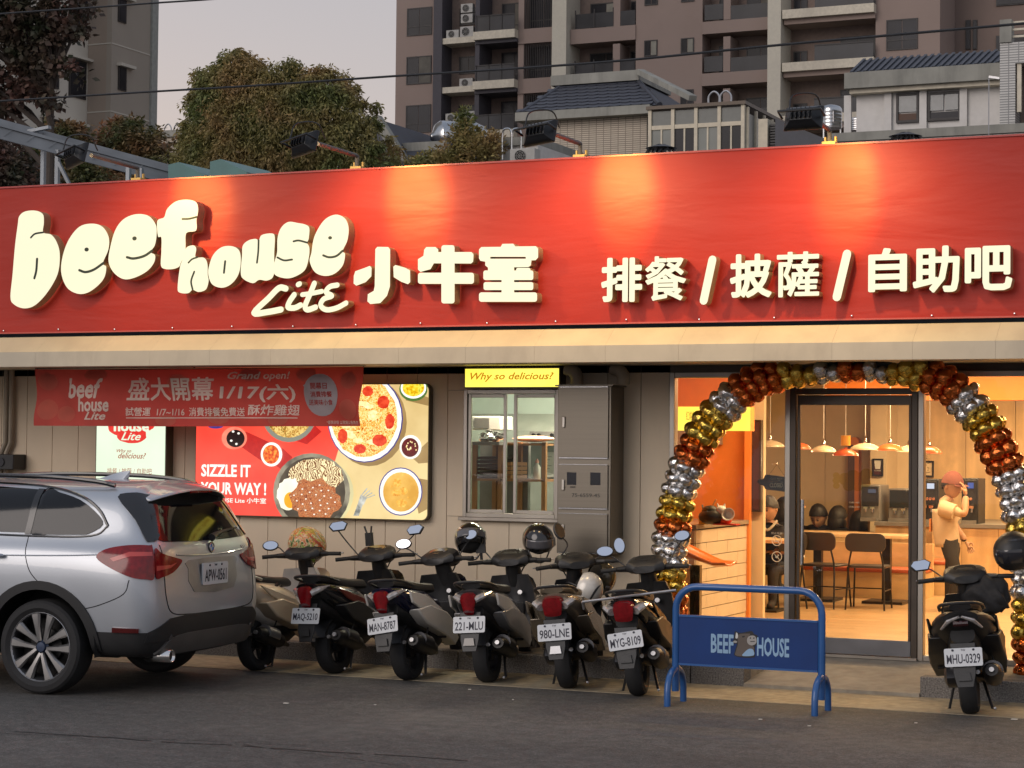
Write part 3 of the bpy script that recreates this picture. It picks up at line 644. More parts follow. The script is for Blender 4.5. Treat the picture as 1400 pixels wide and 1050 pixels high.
class Print:
 """flat printed picture on the plane Y: layers 0.4 mm apart, several materials, one mesh"""
 def __init__(s, Y, bounds=None): s.Y = Y; s.mb = MB(); s.mats = []; s.k = 0; s.b = bounds
 def mi(s, m):
  if m not in s.mats: s.mats.append(m)
  return s.mats.index(m)
 def poly(s, P, m):
  s.k += 1
  if s.b: P = clip(P, *s.b)
  if len(P) > 2: s.mb.poly([(x, s.Y - .0004 * s.k, z) for x, z in ccw(P)], s.mi(m))
 def px(s, pts, m): s.poly([(lambda q: (q.x, q.z))(onY(x, y, s.Y)) for x, y in pts], m)
 def epx(s, cx, cy_, rx, ry, m, n=28, wob=0, seed=0):
  c = onY(cx, cy_, s.Y); a = onY(cx + rx, cy_, s.Y).x - c.x; b = c.z - onY(cx, cy_ + ry, s.Y).z
  s.poly([(c.x + a * w * math.cos(t), c.z + b * w * math.sin(t)) for t, w in ((2 * math.pi * i / n, 1 + wob * noise.noise((3 * math.cos(2 * math.pi * i / n), 3 * math.sin(2 * math.pi * i / n), seed))) for i in range(n))], m)
 def txt(s, st, x0, y0, x1, y1, m, off=0.0, shear=0, **k):
  X0, X1, Z0, Z1 = rect(x0, y0, x1, y1, s.Y); s.k += 1
  t = (fat_text(st, off * .7, w=X1 - X0, h=Z1 - Z0, ext=.0006, shear=shear) if off > .011 else text(st, w=X1 - X0, h=Z1 - Z0, ext=.0006, shear=shear)); t.m = [s.mi(m)] * len(t.m)
  s.mb.add(t, wallM((X0 + X1) / 2, s.Y - .0004 * s.k, (Z0 + Z1) / 2))
 def build(s, name, parent, **k): return s.mb.build(name, s.mats, parent, smooth=10, **k)
# ---------------------------------------------------------------- big menu poster light box
YP = YW - .075
X0, X1, Z0, Z1 = rect(268, 526, 585, 707, YP)
M_box = mat('light box edge', (.10, .085, .06), .4, .4)
lb = thing('poster_light_box', 'large lit food poster with red and beige halves, left of the kitchen window', 'light box', ((X0 + X1) / 2, YW, Z0))
MB().prism(rrect(X0 - .008, X1 + .008, Z0 - .008, Z1 + .008, .06, 6), (0, YW - .002, 0), (1, 0, 0), (0, 0, 1), (0, YP + .004 - YW + .002, 0)).build('casing', M_box, lb)
E = 1.0
pr = Print(YP, None)
red = pmat('poster red', [(236, 62, 48), (248, 84, 64)], E, 2); beige = pmat('poster beige', [(206, 176, 116), (236, 212, 152)], E, 1.5)
RP = rrect(X0, X1, Z0, Z1, .055, 6)
pr.poly(RP, beige)
def q4(x, y): return (250 + x / 4, 490 + y / 4)
def half(P, side):     # keep what is left of the diagonal
 a, b = Vector(onY(*q4(985, 60), YP).xz), Vector(onY(*q4(735, 880), YP).xz); o = []
 f = lambda p: side * ((b.x - a.x) * (p[1] - a.y) - (b.y - a.y) * (p[0] - a.x))
 for i in range(len(P)):
  p, q = P[i - 1], P[i]; fp, fq = f(p), f(q)
  if (fp >= 0) != (fq >= 0): t = fp / (fp - fq); o.append((p[0] + t * (q[0] - p[0]), p[1] + t * (q[1] - p[1])))
  if fq >= 0: o.append(q)
 return o
h = half(RP, 1)
if sum(p[0] for p in h) / len(h) > (X0 + X1) / 2: h = half(RP, -1)
pr.poly(h, red); pr.b = (X0, X1, Z0, Z1)
def E4(x, y, rx, ry, m, **k): c = q4(x, y); pr.epx(c[0], c[1], rx / 4, ry / 4, m, **k)
def F4(P, m): pr.px([q4(*p) for p in P], m)
shR = pmat('print shade red', [(176, 30, 28), (190, 38, 32)], E); shB = pmat('print shade beige', [(140, 112, 66), (164, 134, 84)], E, 3)
whi = pmat('print white', [(236, 232, 218), (255, 252, 240)], E, 5); navy = pmat('print navy', [(54, 50, 120), (70, 64, 140)], E)
# shadows of the dishes as printed in the photograph on the poster
E4(1020, 350, 205, 240, shB); F4([(1205, 160), (1345, 215), (1345, 260), (1220, 230)], shB); F4([(1250, 540), (1345, 450), (1345, 570), (1290, 575)], shB); F4([(1250, 650), (1345, 665), (1345, 820), (1290, 850)], shB)
F4([(300, 470), (345, 400), (500, 470), (430, 560)], shR); F4([(500, 580), (545, 490), (600, 540), (560, 620)], shR); F4([(600, 445), (725, 370), (760, 400), (680, 470)], shR)
# pizza
E4(997, 330, 208, 240, navy); E4(996, 330, 202, 234, whi); E4(992, 326, 182, 214, pmat('pizza', [(130, 50, 16), (232, 130, 36), (250, 200, 96), (255, 236, 170), (230, 140, 40)], E, 34, 2.5), wob=.05)
pep = pmat('pepperoni', [(200, 44, 24), (232, 84, 50)], E, 30); mush = pmat('topping cream', [(250, 214, 130), (255, 240, 190)], E, 40)
for i in range(16):
 a = i * 2.4; r = .25 + .55 * ((i * .618) % 1); E4(992 + 190 * r * math.cos(a), 326 + 200 * r * math.sin(a), 26, 14, mush, wob=.5, seed=i, n=12)
for x, y, a, b in ((1014, 180, 30, 28), (1100, 240, 33, 36), (1135, 345, 26, 42), (1080, 448, 40, 32), (972, 495, 34, 26), (878, 425, 26, 40), (930, 240, 30, 30)): E4(x, y, a, b, pep, wob=.15, seed=x)
# pasta dish behind the banner
E4(585, 300, 152, 158, pmat('dark dish rim', [(70, 74, 70), (170, 170, 150)], E, 60, 0, 'wave')); E4(585, 296, 132, 138, pmat('pasta', [(70, 90, 30), (190, 130, 50), (240, 214, 130), (180, 96, 30)], E, 30, 1.5))
# cola
E4(286, 436, 70, 62, pmat('cola glass', [(220, 150, 120), (250, 110, 90)], E, 9)); E4(293, 438, 50, 48, pmat('cola', [(20, 8, 6), (26, 10, 8), (40, 18, 12)], E, 12));
for a, b in ((280, 400), (310, 410), (298, 468), (270, 450)): E4(a, b, 7, 6, whi)
E4(185, 372, 40, 12, navy)
E4(490, 525, 59, 66, whi); E4(488, 525, 45, 52, pmat('salsa', [(170, 40, 16), (226, 90, 30), (240, 170, 70)], E, 40))
E4(1250, 485, 60, 66, whi); E4(1248, 487, 47, 52, pmat('chili sauce', [(70, 10, 12), (110, 20, 18)], E, 20))
for i in range(14): E4(1248 + 34 * math.cos(i * 2.4) * ((i * .37) % 1 + .1), 487 + 38 * math.sin(i * 2.4) * ((i * .37) % 1 + .1), 3.5, 4.5, mush)
E4(1268, 168, 78, 66, pmat('green rim', [(60, 100, 40), (90, 120, 60)], E)); E4(1268, 162, 70, 58, whi); E4(1268, 160, 60, 48, pmat('salad', [(170, 120, 10), (240, 190, 20), (250, 226, 80), (130, 160, 40)], E, 34))
E4(1198, 728, 120, 132, navy); E4(1198, 728, 114, 126, whi); E4(1200, 730, 98, 108, pmat('soup', [(206, 150, 50), (226, 176, 80), (236, 196, 104)], E, 5))
for x, y, a, b in ((1180, 680, 22, 24), (1175, 735, 26, 18), (1215, 725, 22, 20), (1205, 790, 28, 22), (1150, 700, 6, 6), (1210, 635, 5, 5), (1240, 760, 5, 4)): E4(x, y, a, b, pmat('soup piece', [(200, 120, 20), (236, 170, 60), (250, 200, 100)], E, 40), wob=.3, seed=y)
# steak pan
pan = pmat('pan grey', [(96, 90, 76), (150, 142, 120), (60, 56, 48)], E, 4)
E4(738, 735, 205, 196, pmat('pan shadow', [(196, 186, 140), (214, 204, 150)], E, 3)); E4(712, 730, 212, 212, pan); E4(712, 730, 186, 190, pmat('pan dark', [(50, 44, 34), (86, 74, 56)], E, 6))
E4(735, 640, 150, 92, pmat('noodles', [(110, 60, 24), (244, 220, 160), (160, 96, 44), (250, 232, 180)], E, 13, 22, 'wave'), wob=.15)
E4(592, 742, 68, 88, pmat('egg white', [(240, 232, 200), (255, 250, 230)], E, 6), wob=.2, seed=3); E4(597, 775, 34, 44, pmat('yolk', [(240, 150, 10), (252, 186, 30)], E, 4))
E4(735, 775, 138, 112, pmat('steak', [(70, 24, 8), (150, 66, 24), (206, 130, 74), (120, 50, 20), (240, 200, 150)], E, 40, 2), wob=.22, seed=9)
for i in range(26):
 a = i * 2.4; r = math.sqrt((i + 1) / 27); E4(735 + 122 * r * math.cos(a), 775 + 90 * r * math.sin(a), 5, 4, whi, n=8)
# fork
frk = pmat('fork print', [(110, 112, 108), (206, 206, 196)], E, 20)
F4([(975, 780), (1000, 790), (975, 860), (945, 860)], frk); F4([(985, 745), (1020, 760), (1002, 800), (972, 785)], frk)
for k in range(4): F4([(985 + 11 * k, 750 + 4 * k), (990 + 11 * k, 752 + 4 * k), (1024 + 14 * k, 712 + 12 * k), (1018 + 14 * k, 708 + 12 * k)], frk)
pr.b = None
pr.txt('SIZZLE IT', *q4(116, 580), *q4(385, 648), whi, off=.045); pr.txt('YOUR WAY !', *q4(114, 678), *q4(470, 745), whi, off=.045)
pr.txt('BEEFHOUSE Lite 小牛室', *q4(105, 760), *q4(470, 790), whi, off=.02)
pr.build('printed_poster', lb)
# ---------------------------------------------------------------- small white light box, its head behind the banner
YQ = YW - .12
X0, X1, Z0, Z1 = rect(132, 540, 226, 664, YQ)
sb = thing('small_light_box', 'narrow white lit sign box with red logo on the wall behind the silver car', 'light box', ((X0 + X1) / 2, YW, Z0))
MB().box(X0 - .01, X1 + .01, YQ + .003, YW - .001, Z0 - .01, Z1 + .01).build('casing', M_box, sb)
p = Print(YQ); pw_ = pmat('box white', [(208, 226, 196), (226, 238, 214)], 1.0, 1.5); rd = pmat('box red', [(206, 40, 34), (220, 56, 46)], 1.0)
p.poly([(X0, Z0), (X1, Z0), (X1, Z1), (X0, Z1)], pw_)
for cx, cy_, rx, ry in ((160, 566, 20, 17), (180, 560, 22, 16), (198, 570, 14, 16), (172, 584, 24, 13), (200, 580, 12, 9), (180, 596, 20, 10), (158, 583, 10, 6), (190, 594, 10, 9)): p.epx(cx, cy_, rx, ry, rd, wob=.1, seed=cx)
p.txt('beef', 150, 556, 205, 572, pw_, off=.05); p.txt('house', 156, 575, 204, 590, pw_, off=.05); p.txt('Lite', 166, 591, 193, 602, pw_, off=.02, shear=.4)
dr_ = pmat('box brown', [(150, 70, 50), (160, 80, 56)], 1.0)
p.txt('Why so', 160, 614, 180, 620, dr_, off=.02, shear=.35); p.txt('delicious?', 162, 619, 200, 627, dr_, off=.02, shear=.35)
p.txt('排餐 / 披薩 / 自助吧', 147, 640, 208, 648, dr_, off=.01)
p.build('printed_face', sb)
# ---------------------------------------------------------------- yellow strip light box over the kitchen window
YR = YW - .14
X0, X1, Z0, Z1 = rect(636, 504, 764, 529, YR)
yb = thing('yellow_light_box', 'yellow lit strip sign reading Why so delicious over the kitchen window', 'light box', ((X0 + X1) / 2, YW, Z0))
MB().box(X0 - .008, X1 + .008, YR + .003, YW - .001, Z0 - .012, Z1 + .012).build('casing', M_box, yb)
p = Print(YR); ye = pmat('box yellow', [(250, 222, 66), (255, 240, 110)], 1.15, 1.2); p.poly([(X0, Z0), (X1, Z0), (X1, Z1), (X0, Z1)], ye)
p.txt('Why so delicious?', 643, 509, 757, 522, pmat('box amber', [(196, 128, 10), (206, 140, 16)], .8), off=.03, shear=.3); p.build('printed_face', yb)
# ---------------------------------------------------------------- cloth banner hanging from the canopy edge
YB = YS + .30
A = onY(51, 505, YB); Bc = onY(497.5, 501, YB); C_ = onY(46, 582, YB); D_ = onY(493, 582.5, YB)
bn = thing('opening_banner', 'red cloth opening banner hanging from the canopy over the light boxes', 'banner', ((A.x + Bc.x) / 2, YB, C_.z))
def wv(x, z): return .035 * math.sin(x * 4.1 + z * 3) * (1 - .4 * (z - 2)) + .02 * noise.noise((x * 3, z * 4, 2)) + .018 * math.sin((x * 1.2 + z * 3.0) * 4.2)
def bw(x, z, k): return (x, YB + wv(x, z) - k, z)
def gf(u, v):
 a = C_ + (D_ - C_) * u; b = A + (Bc - A) * u; q = a + (b - a) * v; q.z += -.012 * math.sin(math.pi * u) * (1 if v > .5 else .4); return bw(q.x, q.z, 0)
def bmat(name, c, trans=.25, em=0):
 m = mat(name, c, .75, var=.15, scale=5, bump=.0008, bscale=250); n = m.node_tree; p = n.nodes['Principled BSDF']; o = [q for q in n.nodes if q.type == 'OUTPUT_MATERIAL'][0]
 t = n.nodes.new('ShaderNodeBsdfTranslucent'); t.inputs[0].default_value = (*c, 1); mx = n.nodes.new('ShaderNodeMixShader'); mx.inputs[0].default_value = trans
 n.links.new(p.outputs[0], mx.inputs[1]); n.links.new(t.outputs[0], mx.inputs[2]); n.links.new(mx.outputs[0], o.inputs[0]); return m
Mb = bmat('banner cloth', (.52, .075, .06), .35); Mbt = bmat('banner print cream', (.85, .74, .64), .3); Mbl = bmat('banner print pale red', (.58, .12, .08), .3); Mbg = bmat('banner bubble', (.46, .44, .46), .3); Mbd = bmat('banner print dark red', (.42, .05, .04), .3)
MB().grid(gf, 120, 16).build('cloth', Mb, bn, smooth=180)
pr = MB(); pk = [0]
def btxt(st, x0, y0, x1, y1, mi=0, off=.01, shear=0, k=.002):
 a0, a1, c0, c1 = rect(x0, y0, x1, y1, YB); t = (fat_text(st, off, w=a1 - a0, h=c1 - c0, ext=.0003, shear=shear) if off > .005 else text(st, w=a1 - a0, h=c1 - c0, ext=0.0003, shear=shear, res=2))
 for i, v in enumerate(t.v): q = bw((a0 + a1) / 2 + v[0], (c0 + c1) / 2 + v[1], k + v[2]); t.v[i] = q
 t.m = [mi] * len(t.m); pr.add(t)
def bell(cx, cy_, rx, ry, mi, k):
 c = onY(cx, cy_, YB); a = onY(cx + rx, cy_, YB).x - c.x; b = c.z - onY(cx, cy_ + ry, YB).z; K = 28
 lim = lambda z: min(A.z - .01, max(C_.z + .008, z))
 for j in range(5):
  r0, r1 = j / 5, (j + 1) / 5
  for i in range(K):
   t0, t1 = 2 * math.pi * i / K, 2 * math.pi * (i + 1) / K
   P = [(c.x + a * r * math.cos(t), lim(c.z + b * r * math.sin(t))) for r, t in ((r0, t0), (r1, t0), (r1, t1), (r0, t1))]
   if j == 0: P = P[1:]
   pr.poly([bw(x, z, k) for x, z in P], mi)
for i, (x, y, rx, ry) in enumerate(((68, 522, 15, 12), (66, 560, 15, 14), (92, 566, 12, 11), (246, 528, 18, 16), (225, 575, 14, 8), (300, 570, 16, 10), (420, 512, 14, 10), (478, 560, 13, 14), (380, 574, 12, 8), (130, 512, 14, 8), (478, 520, 10, 12), (340, 512, 15, 9))): bell(x, y, rx, ry, 1, .0015 + .0001 * i)
for x, y, t, w, h_ in ((114, 531, 'beef', 42, 28), (126, 553, 'house', 42, 20)):
 btxt(t, x - w / 2 + 4, y - h_ / 2, x + w / 2 + 4, y + h_ / 2, 0, .03, .12, .004)
btxt('Lite', 117, 563, 146, 574, 0, .02, .4, .004)
btxt('盛大開幕', 172, 516, 296, 548, 0, .018, 0, .004); btxt('1/17(六)', 304, 525, 401, 550, 0, .026, 0, .004); btxt('Grand open!', 311, 508, 397, 521, 0, .02, .3, .004)
btxt('試營運  1/7~1/16  消費排餐免費送', 172, 557, 338, 569, 0, .012, 0, .004); btxt('酥炸雞翅', 342, 553, 406, 568, 0, .015, 0, .004)
for x in range(172, 404, 8):
 a, b = onY(x, 572, YB), onY(x + 8, 572, YB); pr.poly([bw(a.x, a.z, .003), bw(b.x, b.z, .003), bw(b.x, b.z + .008, .003), bw(a.x, a.z + .008, .003)], 0)
bell(439, 540, 26, 29, 2, .0042)
c = onY(414, 527, YB); q2 = onY(420, 524, YB); q3 = onY(420, 533, YB); pr.poly([bw(c.x, c.z, .0042), bw(q3.x, q3.z, .0042), bw(q2.x, q2.z, .0042)], 2)
btxt('開幕日', 425, 523, 450, 532, 3, .015, 0, .006); btxt('消費排餐', 423, 535, 457, 543, 3, .015, 0, .006); btxt('送美味小食', 419, 546, 457, 554, 3, .012, 0, .006)
btxt('*優惠詳情 以現場公告為主', 444, 575, 491, 580, 0, 0, 0, .004)
pr.build('printed_text', [Mbt, Mbl, Mbg, Mbd], bn, smooth=180)
MB().tube([A + Vector((-.02, 0, .012)), Bc + Vector((.02, 0, .012))], .008, 6).build('banner_rope', M_dark, bn)
for q in (A, (A + Bc) / 2, Bc): MB().bar(Vector((q.x, q.y, q.z)), Vector((q.x, q.y, 2.52)), .012, .012).build('tie', M_dark, bn)
# small dark wall box at the far left edge
X0, X1, Z0, Z1 = rect(-16, 621, 18, 642, YW - .2)
sp_ = thing('wall_speaker', 'small black box fixed to the wall at the far left edge', 'speaker', ((X0 + X1) / 2, YW, Z0))
MB().box(X0, X1, YW - .2, YW - .001, Z0, Z1).build('casing', M_black, sp_, bevel=.008)
MB().tube([((X0 + X1) / 2, YW - .212, (Z0 + Z1) / 2), ((X0 + X1) / 2, YW - .2005, (Z0 + Z1) / 2)], .045, 14).build('cone', M_gloss, sp_)
# ================================================================ dining room behind the glass
def wood(name, c, sc3=(1, 1, .12), s=7, rough=.45):
 m = mat(name, c, rough, var=.22, scale=s, stretch=sc3, dirt=tuple(q * .78 for q in c), dscale=3); return m
M_woodw = wood('light wood panel', (.60, .40, .21)); M_oak = wood('oak booth wood', (.62, .43, .22), (.3, 1, 1)); M_floor = wood('wood floor', (.44, .29, .15), (.25, 2.5, 1), 6, .3)
M_cream = mat('cream wall paint', (.66, .52, .34), .6, var=.04); M_orange = mat('orange paint', (.80, .25, .05), .5, var=.05); M_ceil = mat('ceiling paint', (.62, .52, .40), .7)
M_seat = mat('orange seat vinyl', (.45, .10, .04), .4); M_iron = mat('black iron', (.03, .028, .026), .4, .6); M_cseat = mat('dark chair seat', (.03, .024, .02), .35)
M_tile = mat('cream glazed tile', (.62, .52, .40), .25, var=.05); M_grey = mat('machine grey', (.22, .21, .2), .4, .4)
XLW, XRW, YB_, ZF, ZC = -6.62, 1.6, 26.0, .165, 2.95
rm_ = dict()
st = lambda mb, n, m: struct(mb, n, m)
# floor boards: separate boards near the glass, running along X
for j in range(34):
 y0 = YW + .12 + j * .29
 st(MB().box(XLW + .01 if y0 < 19.2 else -9.5, XRW, y0, y0 + .286, .06, ZF), 'floor_board', M_floor)
st(MB().box(-12.2, XRW + .3, YW + .1, YB_ + .3, -.02, .055), 'floor_slab', M_conc)
st(MB().box(-12.2, XRW + .3, YW + .12, YB_ + .3, ZC, ZC + .08), 'ceiling', M_ceil)
st(MB().box(XRW, XRW + .1, YW + .12, YB_, 0, ZC), 'interior_wall', M_cream)
# cladding boards of the back wall
bx = -9.5; k = 0
while bx < XRW:
 cr2 = M_woodw if bx > onY(1202, 600, YB_).x - .2 else M_cream
 w_ = .62 if cr2 is M_woodw else 1.2
 st(MB().box(bx, min(bx + w_, XRW) - .006, YB_ - .02, YB_ + .1, 0, ZC), 'wall_cladding', cr2); bx += w_
# partition wall with the dark menu panel, between counter and seating
q = onY(1040, 600, 19.2)
XP = q.x
st(MB().box(XLW - .015, XLW, YW + .13, 19.4, 0, ZC), 'interior_wall', M_orange); st(MB().box(-9.6, -9.5, 19.4, YB_, 0, ZC), 'interior_wall', M_cream)
# orange ceiling beam across the room, and lowered beam near the counter
Zb = onY(1187, 547, 21.5).z
sof = single(MB().box(XP, XRW, 21.5, 21.75, Zb, ZC), 'orange_beam', M_orange, 'orange painted beam across the dining room above the door', 'beam', kind='structure')
# counter-side: orange wall and posts
a = onY(1028, 600, 18.7).x
single(MB().box(XLW, a, 18.65, 18.72, ZF, ZC), 'orange_wall', M_orange, 'orange painted wall behind the tiled order counter', 'wall', kind='structure')
X0, X1, Z0, Z1 = rect(1000, 500, 1009, 830, 18.4)
# yellow menu light box over the counter
YM = 17.6
X0, X1, Z0, Z1 = rect(927, 556, 1026, 589, YM)
mb_ = thing('menu_light_box', 'yellow lit menu box above the order counter, partly behind the balloon arch', 'light box', ((X0 + X1) / 2, YM, Z0))
MB().box(X0, X1, YM, YM + .12, Z0, Z1).build('casing', M_orange, mb_)
p = Print(YM - .002); p.poly([(X0, Z0), (X1, Z0), (X1, Z1), (X0, Z1)], ye); p.txt('紅燒牛', 938, 562, 950, 575, pmat('amber2', [(200, 130, 20), (190, 120, 10)], .8), off=.01); p.build('printed_face', mb_)
# dark menu board
YD = 18.6; X0, X1, Z0, Z1 = rect(1026, 577, 1040, 697, YD)
md = thing('menu_board', 'tall narrow dark purple board on the end of the partition beside the counter', 'board', ((X0 + X1) / 2, YD, Z0))
st(MB().box(a + .002, X1 + .02, YD + .03, YD + .1, ZF, ZC), 'partition_wall', M_cream)
MB().box(X0, X1, YD - .02, YD + .028, Z0, Z1).build('panel', mat('dark plum', (.07, .03, .035), .35), md); frame_rect(MB(), X0 - .012, X1 + .012, Z0 - .02, Z1 + .02, .014, YD - .03, YD + .028).build('frame', M_dkframe, md)
# tiled counter: long face looks to +X, short end to the glass
XC = onY(1012, 760, 18.3).x; yc0, yc1 = 17.0, 18.5; zt = onY(975, 718, yc0).z
ct = thing('order_counter', 'order counter clad in long cream tiles with orange edge', 'counter', ((XLW + XC) / 2, 17.7, ZF))
MB().box(XLW + .02, XC - .02, yc0 + .02, yc1, ZF, zt - .04).build('carcass', M_groove, ct)
MB().box(XLW + .02, XC + .02, yc0 - .02, yc1, zt - .038, zt).build('counter_top', mat('counter top', (.25, .20, .15), .3), ct, bevel=.004)
nrow = 7; hh = (zt - .05 - ZF - .12) / nrow
MB().box(XLW + .02, XC - .005, yc0 + .005, yc1, ZF, ZF + .115).build('plinth', M_cream, ct)
tile = None
for r in range(nrow):
 z = ZF + .12 + r * hh; xx = XLW + .02 - (.3 if r % 2 else 0)
 while xx < XC - .02:
  x0, x1 = max(xx, XLW + .02), min(xx + .6, XC) - .005
  if x1 - x0 > .02: MB().box(x0, x1, yc0, yc0 + .018, z + .003, z + hh - .003).build('tile', M_tile, ct)
  xx += .6
 yy = yc0 + .02 - (.3 if r % 2 else 0)
 while yy < yc1:
  y0, y1 = max(yy, yc0 + .02), min(yy + .6, yc1) - .005
  if y1 - y0 > .02: MB().box(XC - .018, XC, y0, y1, z + .003, z + hh - .003).build('tile', M_tile, ct)
  yy += .6
MB().box(XC - .03, XC + .025, yc1 + .002, yc1 + .06, ZF, ZC - .6).build('edge_post', M_orange, ct)
# small things on the counter top: napkin tin with cutlery, lucky figure
def on_counter(px, y=17.15): q = onY(px, 715, y); return Vector((q.x, y, zt))
c = on_counter(963); cu = thing('cutlery_tin', 'yellow tin with utensils standing on the order counter', 'tin', c)
MB().lathe([(.05, 0), (.055, .09), (.05, .09), (.045, .01)], Matrix.Translation(c), 14).build('tin', mat('yellow tin', (.7, .45, .06), .4), cu)
MB().bar(c + Vector((0, 0, .02)), c + Vector((.10, .02, .22)), .02, .008).build('ladle', M_woodw, cu); MB().bar(c + Vector((0.01, 0, .02)), c + Vector((-.03, .03, .17)), .012, .01).build('handle', M_black, cu)
c = on_counter(974, 17.1); single(MB().ell(c + Vector((0, 0, .07)), (.13, .09, .07), 14, 8).ell(c + Vector((-.02, 0, .12)), (.08, .06, .05), 12, 6), 'black_bag', M_black, 'low black pouch lying on the order counter', 'pouch')
c = on_counter(991, 17.1); fg = thing('ceramic_figure', 'small red and white ceramic animal figure holding a bowl on the counter', 'figurine', c)
MB().ell(c + Vector((0, 0, .05)), (.065, .05, .05), 14, 8).build('body', mat('figure red', (.6, .06, .03), .3), fg)
MB().ell(c + Vector((-.03, -.01, .125)), (.05, .045, .045), 14, 8).tube([c + Vector((-.06, 0, .155)), c + Vector((-.07, 0, .19))], [.015, .002], 6).tube([c + Vector((-.01, 0, .16)), c + Vector((0, 0, .19))], [.015, .002], 6).build('head', M_white, fg)
MB().lathe([(.02, 0), (.05, .02), (.06, .05), (.052, .05), (.03, .02)], Matrix.Translation(c + Vector((.05, -.02, .08))) @ Matrix.Rotation(R(70), 4, 'X'), 14).build('bowl', M_white, fg)
MB().box(c.x - .09, c.x + .12, c.y - .06, c.y + .06, c.z + .001, c.z + .012).build('tray', mat('red tray', (.55, .03, .02), .4), fg)
# ---------------------------------------------------------------- pendants
def pendant(px, py, Y, w, m, label, neck=False):
 c = onY(px, py, Y); r = w / 2
 t = thing('pendant_lamp', label, 'pendant lamp', c, group='pendant lamps over the tables')
 MB().lathe([(r, 0), (r * .99, .012), (r * .92, .025), (r * .72, .046), (r * .38, .064), (r * .12, .070), (.015, .072), (.015, .08), (r * .1, .066), (r * .36, .058), (r * .7, .040), (r * .88, .02), (r * .97, .004)], Matrix.Translation(c), 24, cap=False).build('shade', m, t)
 MB().lathe([(.003, .12), (.012, .118), (.02, .09), (.02, .07)] if not neck else [(.003, .2), (.05, .198), (.05, .11), (.05, .10)], Matrix.Translation(c), 12).build('cap', M_chrome if not neck else mat('amber neck', (.75, .36, .03), .4), t)
 MB().tube([c + Vector((0, 0, .14)), Vector((c.x, c.y, ZC))], .004, 5).build('cord', M_white, t)
 MB().lathe([(r * .55, .02), (r * .6, .03), (r * .3, .05)], Matrix.Translation(c), 16).build('bulb_diffuser', emis('pendant diffuser', (1, .86, .6), 3.0), t)
 l = bpy.data.lights.new('pendant_light', 'POINT'); l.energy = 3.5; l.color = (1, .72, .40); l.shadow_soft_size = .06; lo = bpy.data.objects.new('pendant_light', l); sc.collection.objects.link(lo); lo.parent = t; lo.location = (0, 0, -.03)
Mpw = mat('pendant cream', (.62, .50, .34), .3, coat=.3); Mpo = mat('pendant orange', (.70, .13, .03), .3, coat=.3)
for px, py, Y, w, m, lb_, nk in ((1053, 611, 20.6, .30, Mpw, 'cream pendant lamp left of the door post, above the seated man', 0), (1091, 614, 20.6, .27, Mpo, 'orange pendant lamp just right of the left door post', 0), (1126, 618, 20.6, .26, Mpw, 'cream pendant lamp seen through the door, left of the yellow necked lamp', 0), (1156, 623, 19.9, .25, Mpo, 'orange pendant lamp with a yellow neck in the middle of the door', 1),
                             (1183, 615, 20.6, .31, Mpw, 'cream pendant lamp right of the yellow necked lamp', 0), (1217, 616, 20.6, .27, Mpo, 'orange pendant lamp nearest the right door post', 0), (1243, 618, 21.0, .26, Mpw, 'cream pendant lamp half hidden by the right door post', 0), (1271, 620, 20.0, .24, Mpo, 'orange pendant lamp right of the door, above the drink machines', 0)):
 pendant(px, py, Y, w, m, lb_, nk)
# ceiling tube lights
def tube_light(x0, x1, y, z, label, e=60):
 t = thing('tube_light', label, 'tube light', ((x0 + x1) / 2, y, z), group='ceiling tube lights')
 MB().box(x0, x1, y - .04, y + .04, z + .03, z + .055).build('fitting', M_white, t); MB().tube([(x0 + .02, y, z), (x1 - .02, y, z)], .02, 10).build('tube', emis('tube glow', (1, .85, .6), 6), t)
 l = bpy.data.lights.new('tube_lamp', 'AREA'); l.shape = 'RECTANGLE'; l.size = x1 - x0; l.size_y = .1; l.energy = e * 1.1; l.color = (1, .69, .36); lo = bpy.data.objects.new('tube_lamp', l); sc.collection.objects.link(lo); lo.parent = t; lo.location = (0, 0, -.03)
q = onY(1330, 512, 24.2); q2 = onY(1420, 512, 24.2); tube_light(q.x, q2.x, 24.2, q.z, 'lit tube light under the ceiling at the right, behind the arch', 45)
for i, (x, y, e) in enumerate(((-4.9, 17.4, 42), (-3.9, 17.5, 30), (-2.0, 17.6, 52), (-3.0, 20.2, 80), (-1.0, 20.2, 60), (-5.2, 23.4, 50), (-2.8, 23.6, 75), (0, 23, 40), (-4.6, 20.4, 45))):
 tube_light(x - .6, x + .6, y, ZC - .06, ['ceiling tube light over the order counter', 'ceiling tube light just inside the door', 'ceiling tube light inside the right glass', 'ceiling tube light over the front table', 'ceiling tube light right of the tables', 'ceiling tube light at the back left', 'ceiling tube light over the back booth', 'ceiling tube light over the far right corner', 'ceiling tube light beside the partition'][i], e)
# ---------------------------------------------------------------- booth partition, bench, tables, chairs
YBt = 24.2
z_top = lambda py, px=1170, Y=YBt: onY(px, py, Y).z
X0 = onY(1086, 760, YBt).x; X1 = onY(1252, 760, YBt).x; zt1 = z_top(729);
bp_ = thing('booth_partition', 'long light wood booth partition behind the black chairs', 'booth', ((X0 + X1) / 2, YBt, ZF))
xx = X0 - 1.0
while xx < X1: MB().box(xx, min(xx + .8, X1) - .004, YBt, YBt + .08, ZF, zt1).build('wood_panel', M_oak, bp_); xx += .8
MB().box(X0 - 1.0, X1, YBt - .02, YBt + .1, zt1 + .002, zt1 + .02).build('cap_rail', M_woodw, bp_)
yb2 = 22.6; xb0 = onY(1100, 780, yb2).x; xb1 = onY(1262, 780, yb2).x
bz = onY(1180, 776, yb2).z
bn_ = thing('bench', 'low wood bench with orange seat pad in front of the booth partition', 'bench', ((xb0 + xb1) / 2, yb2, ZF))
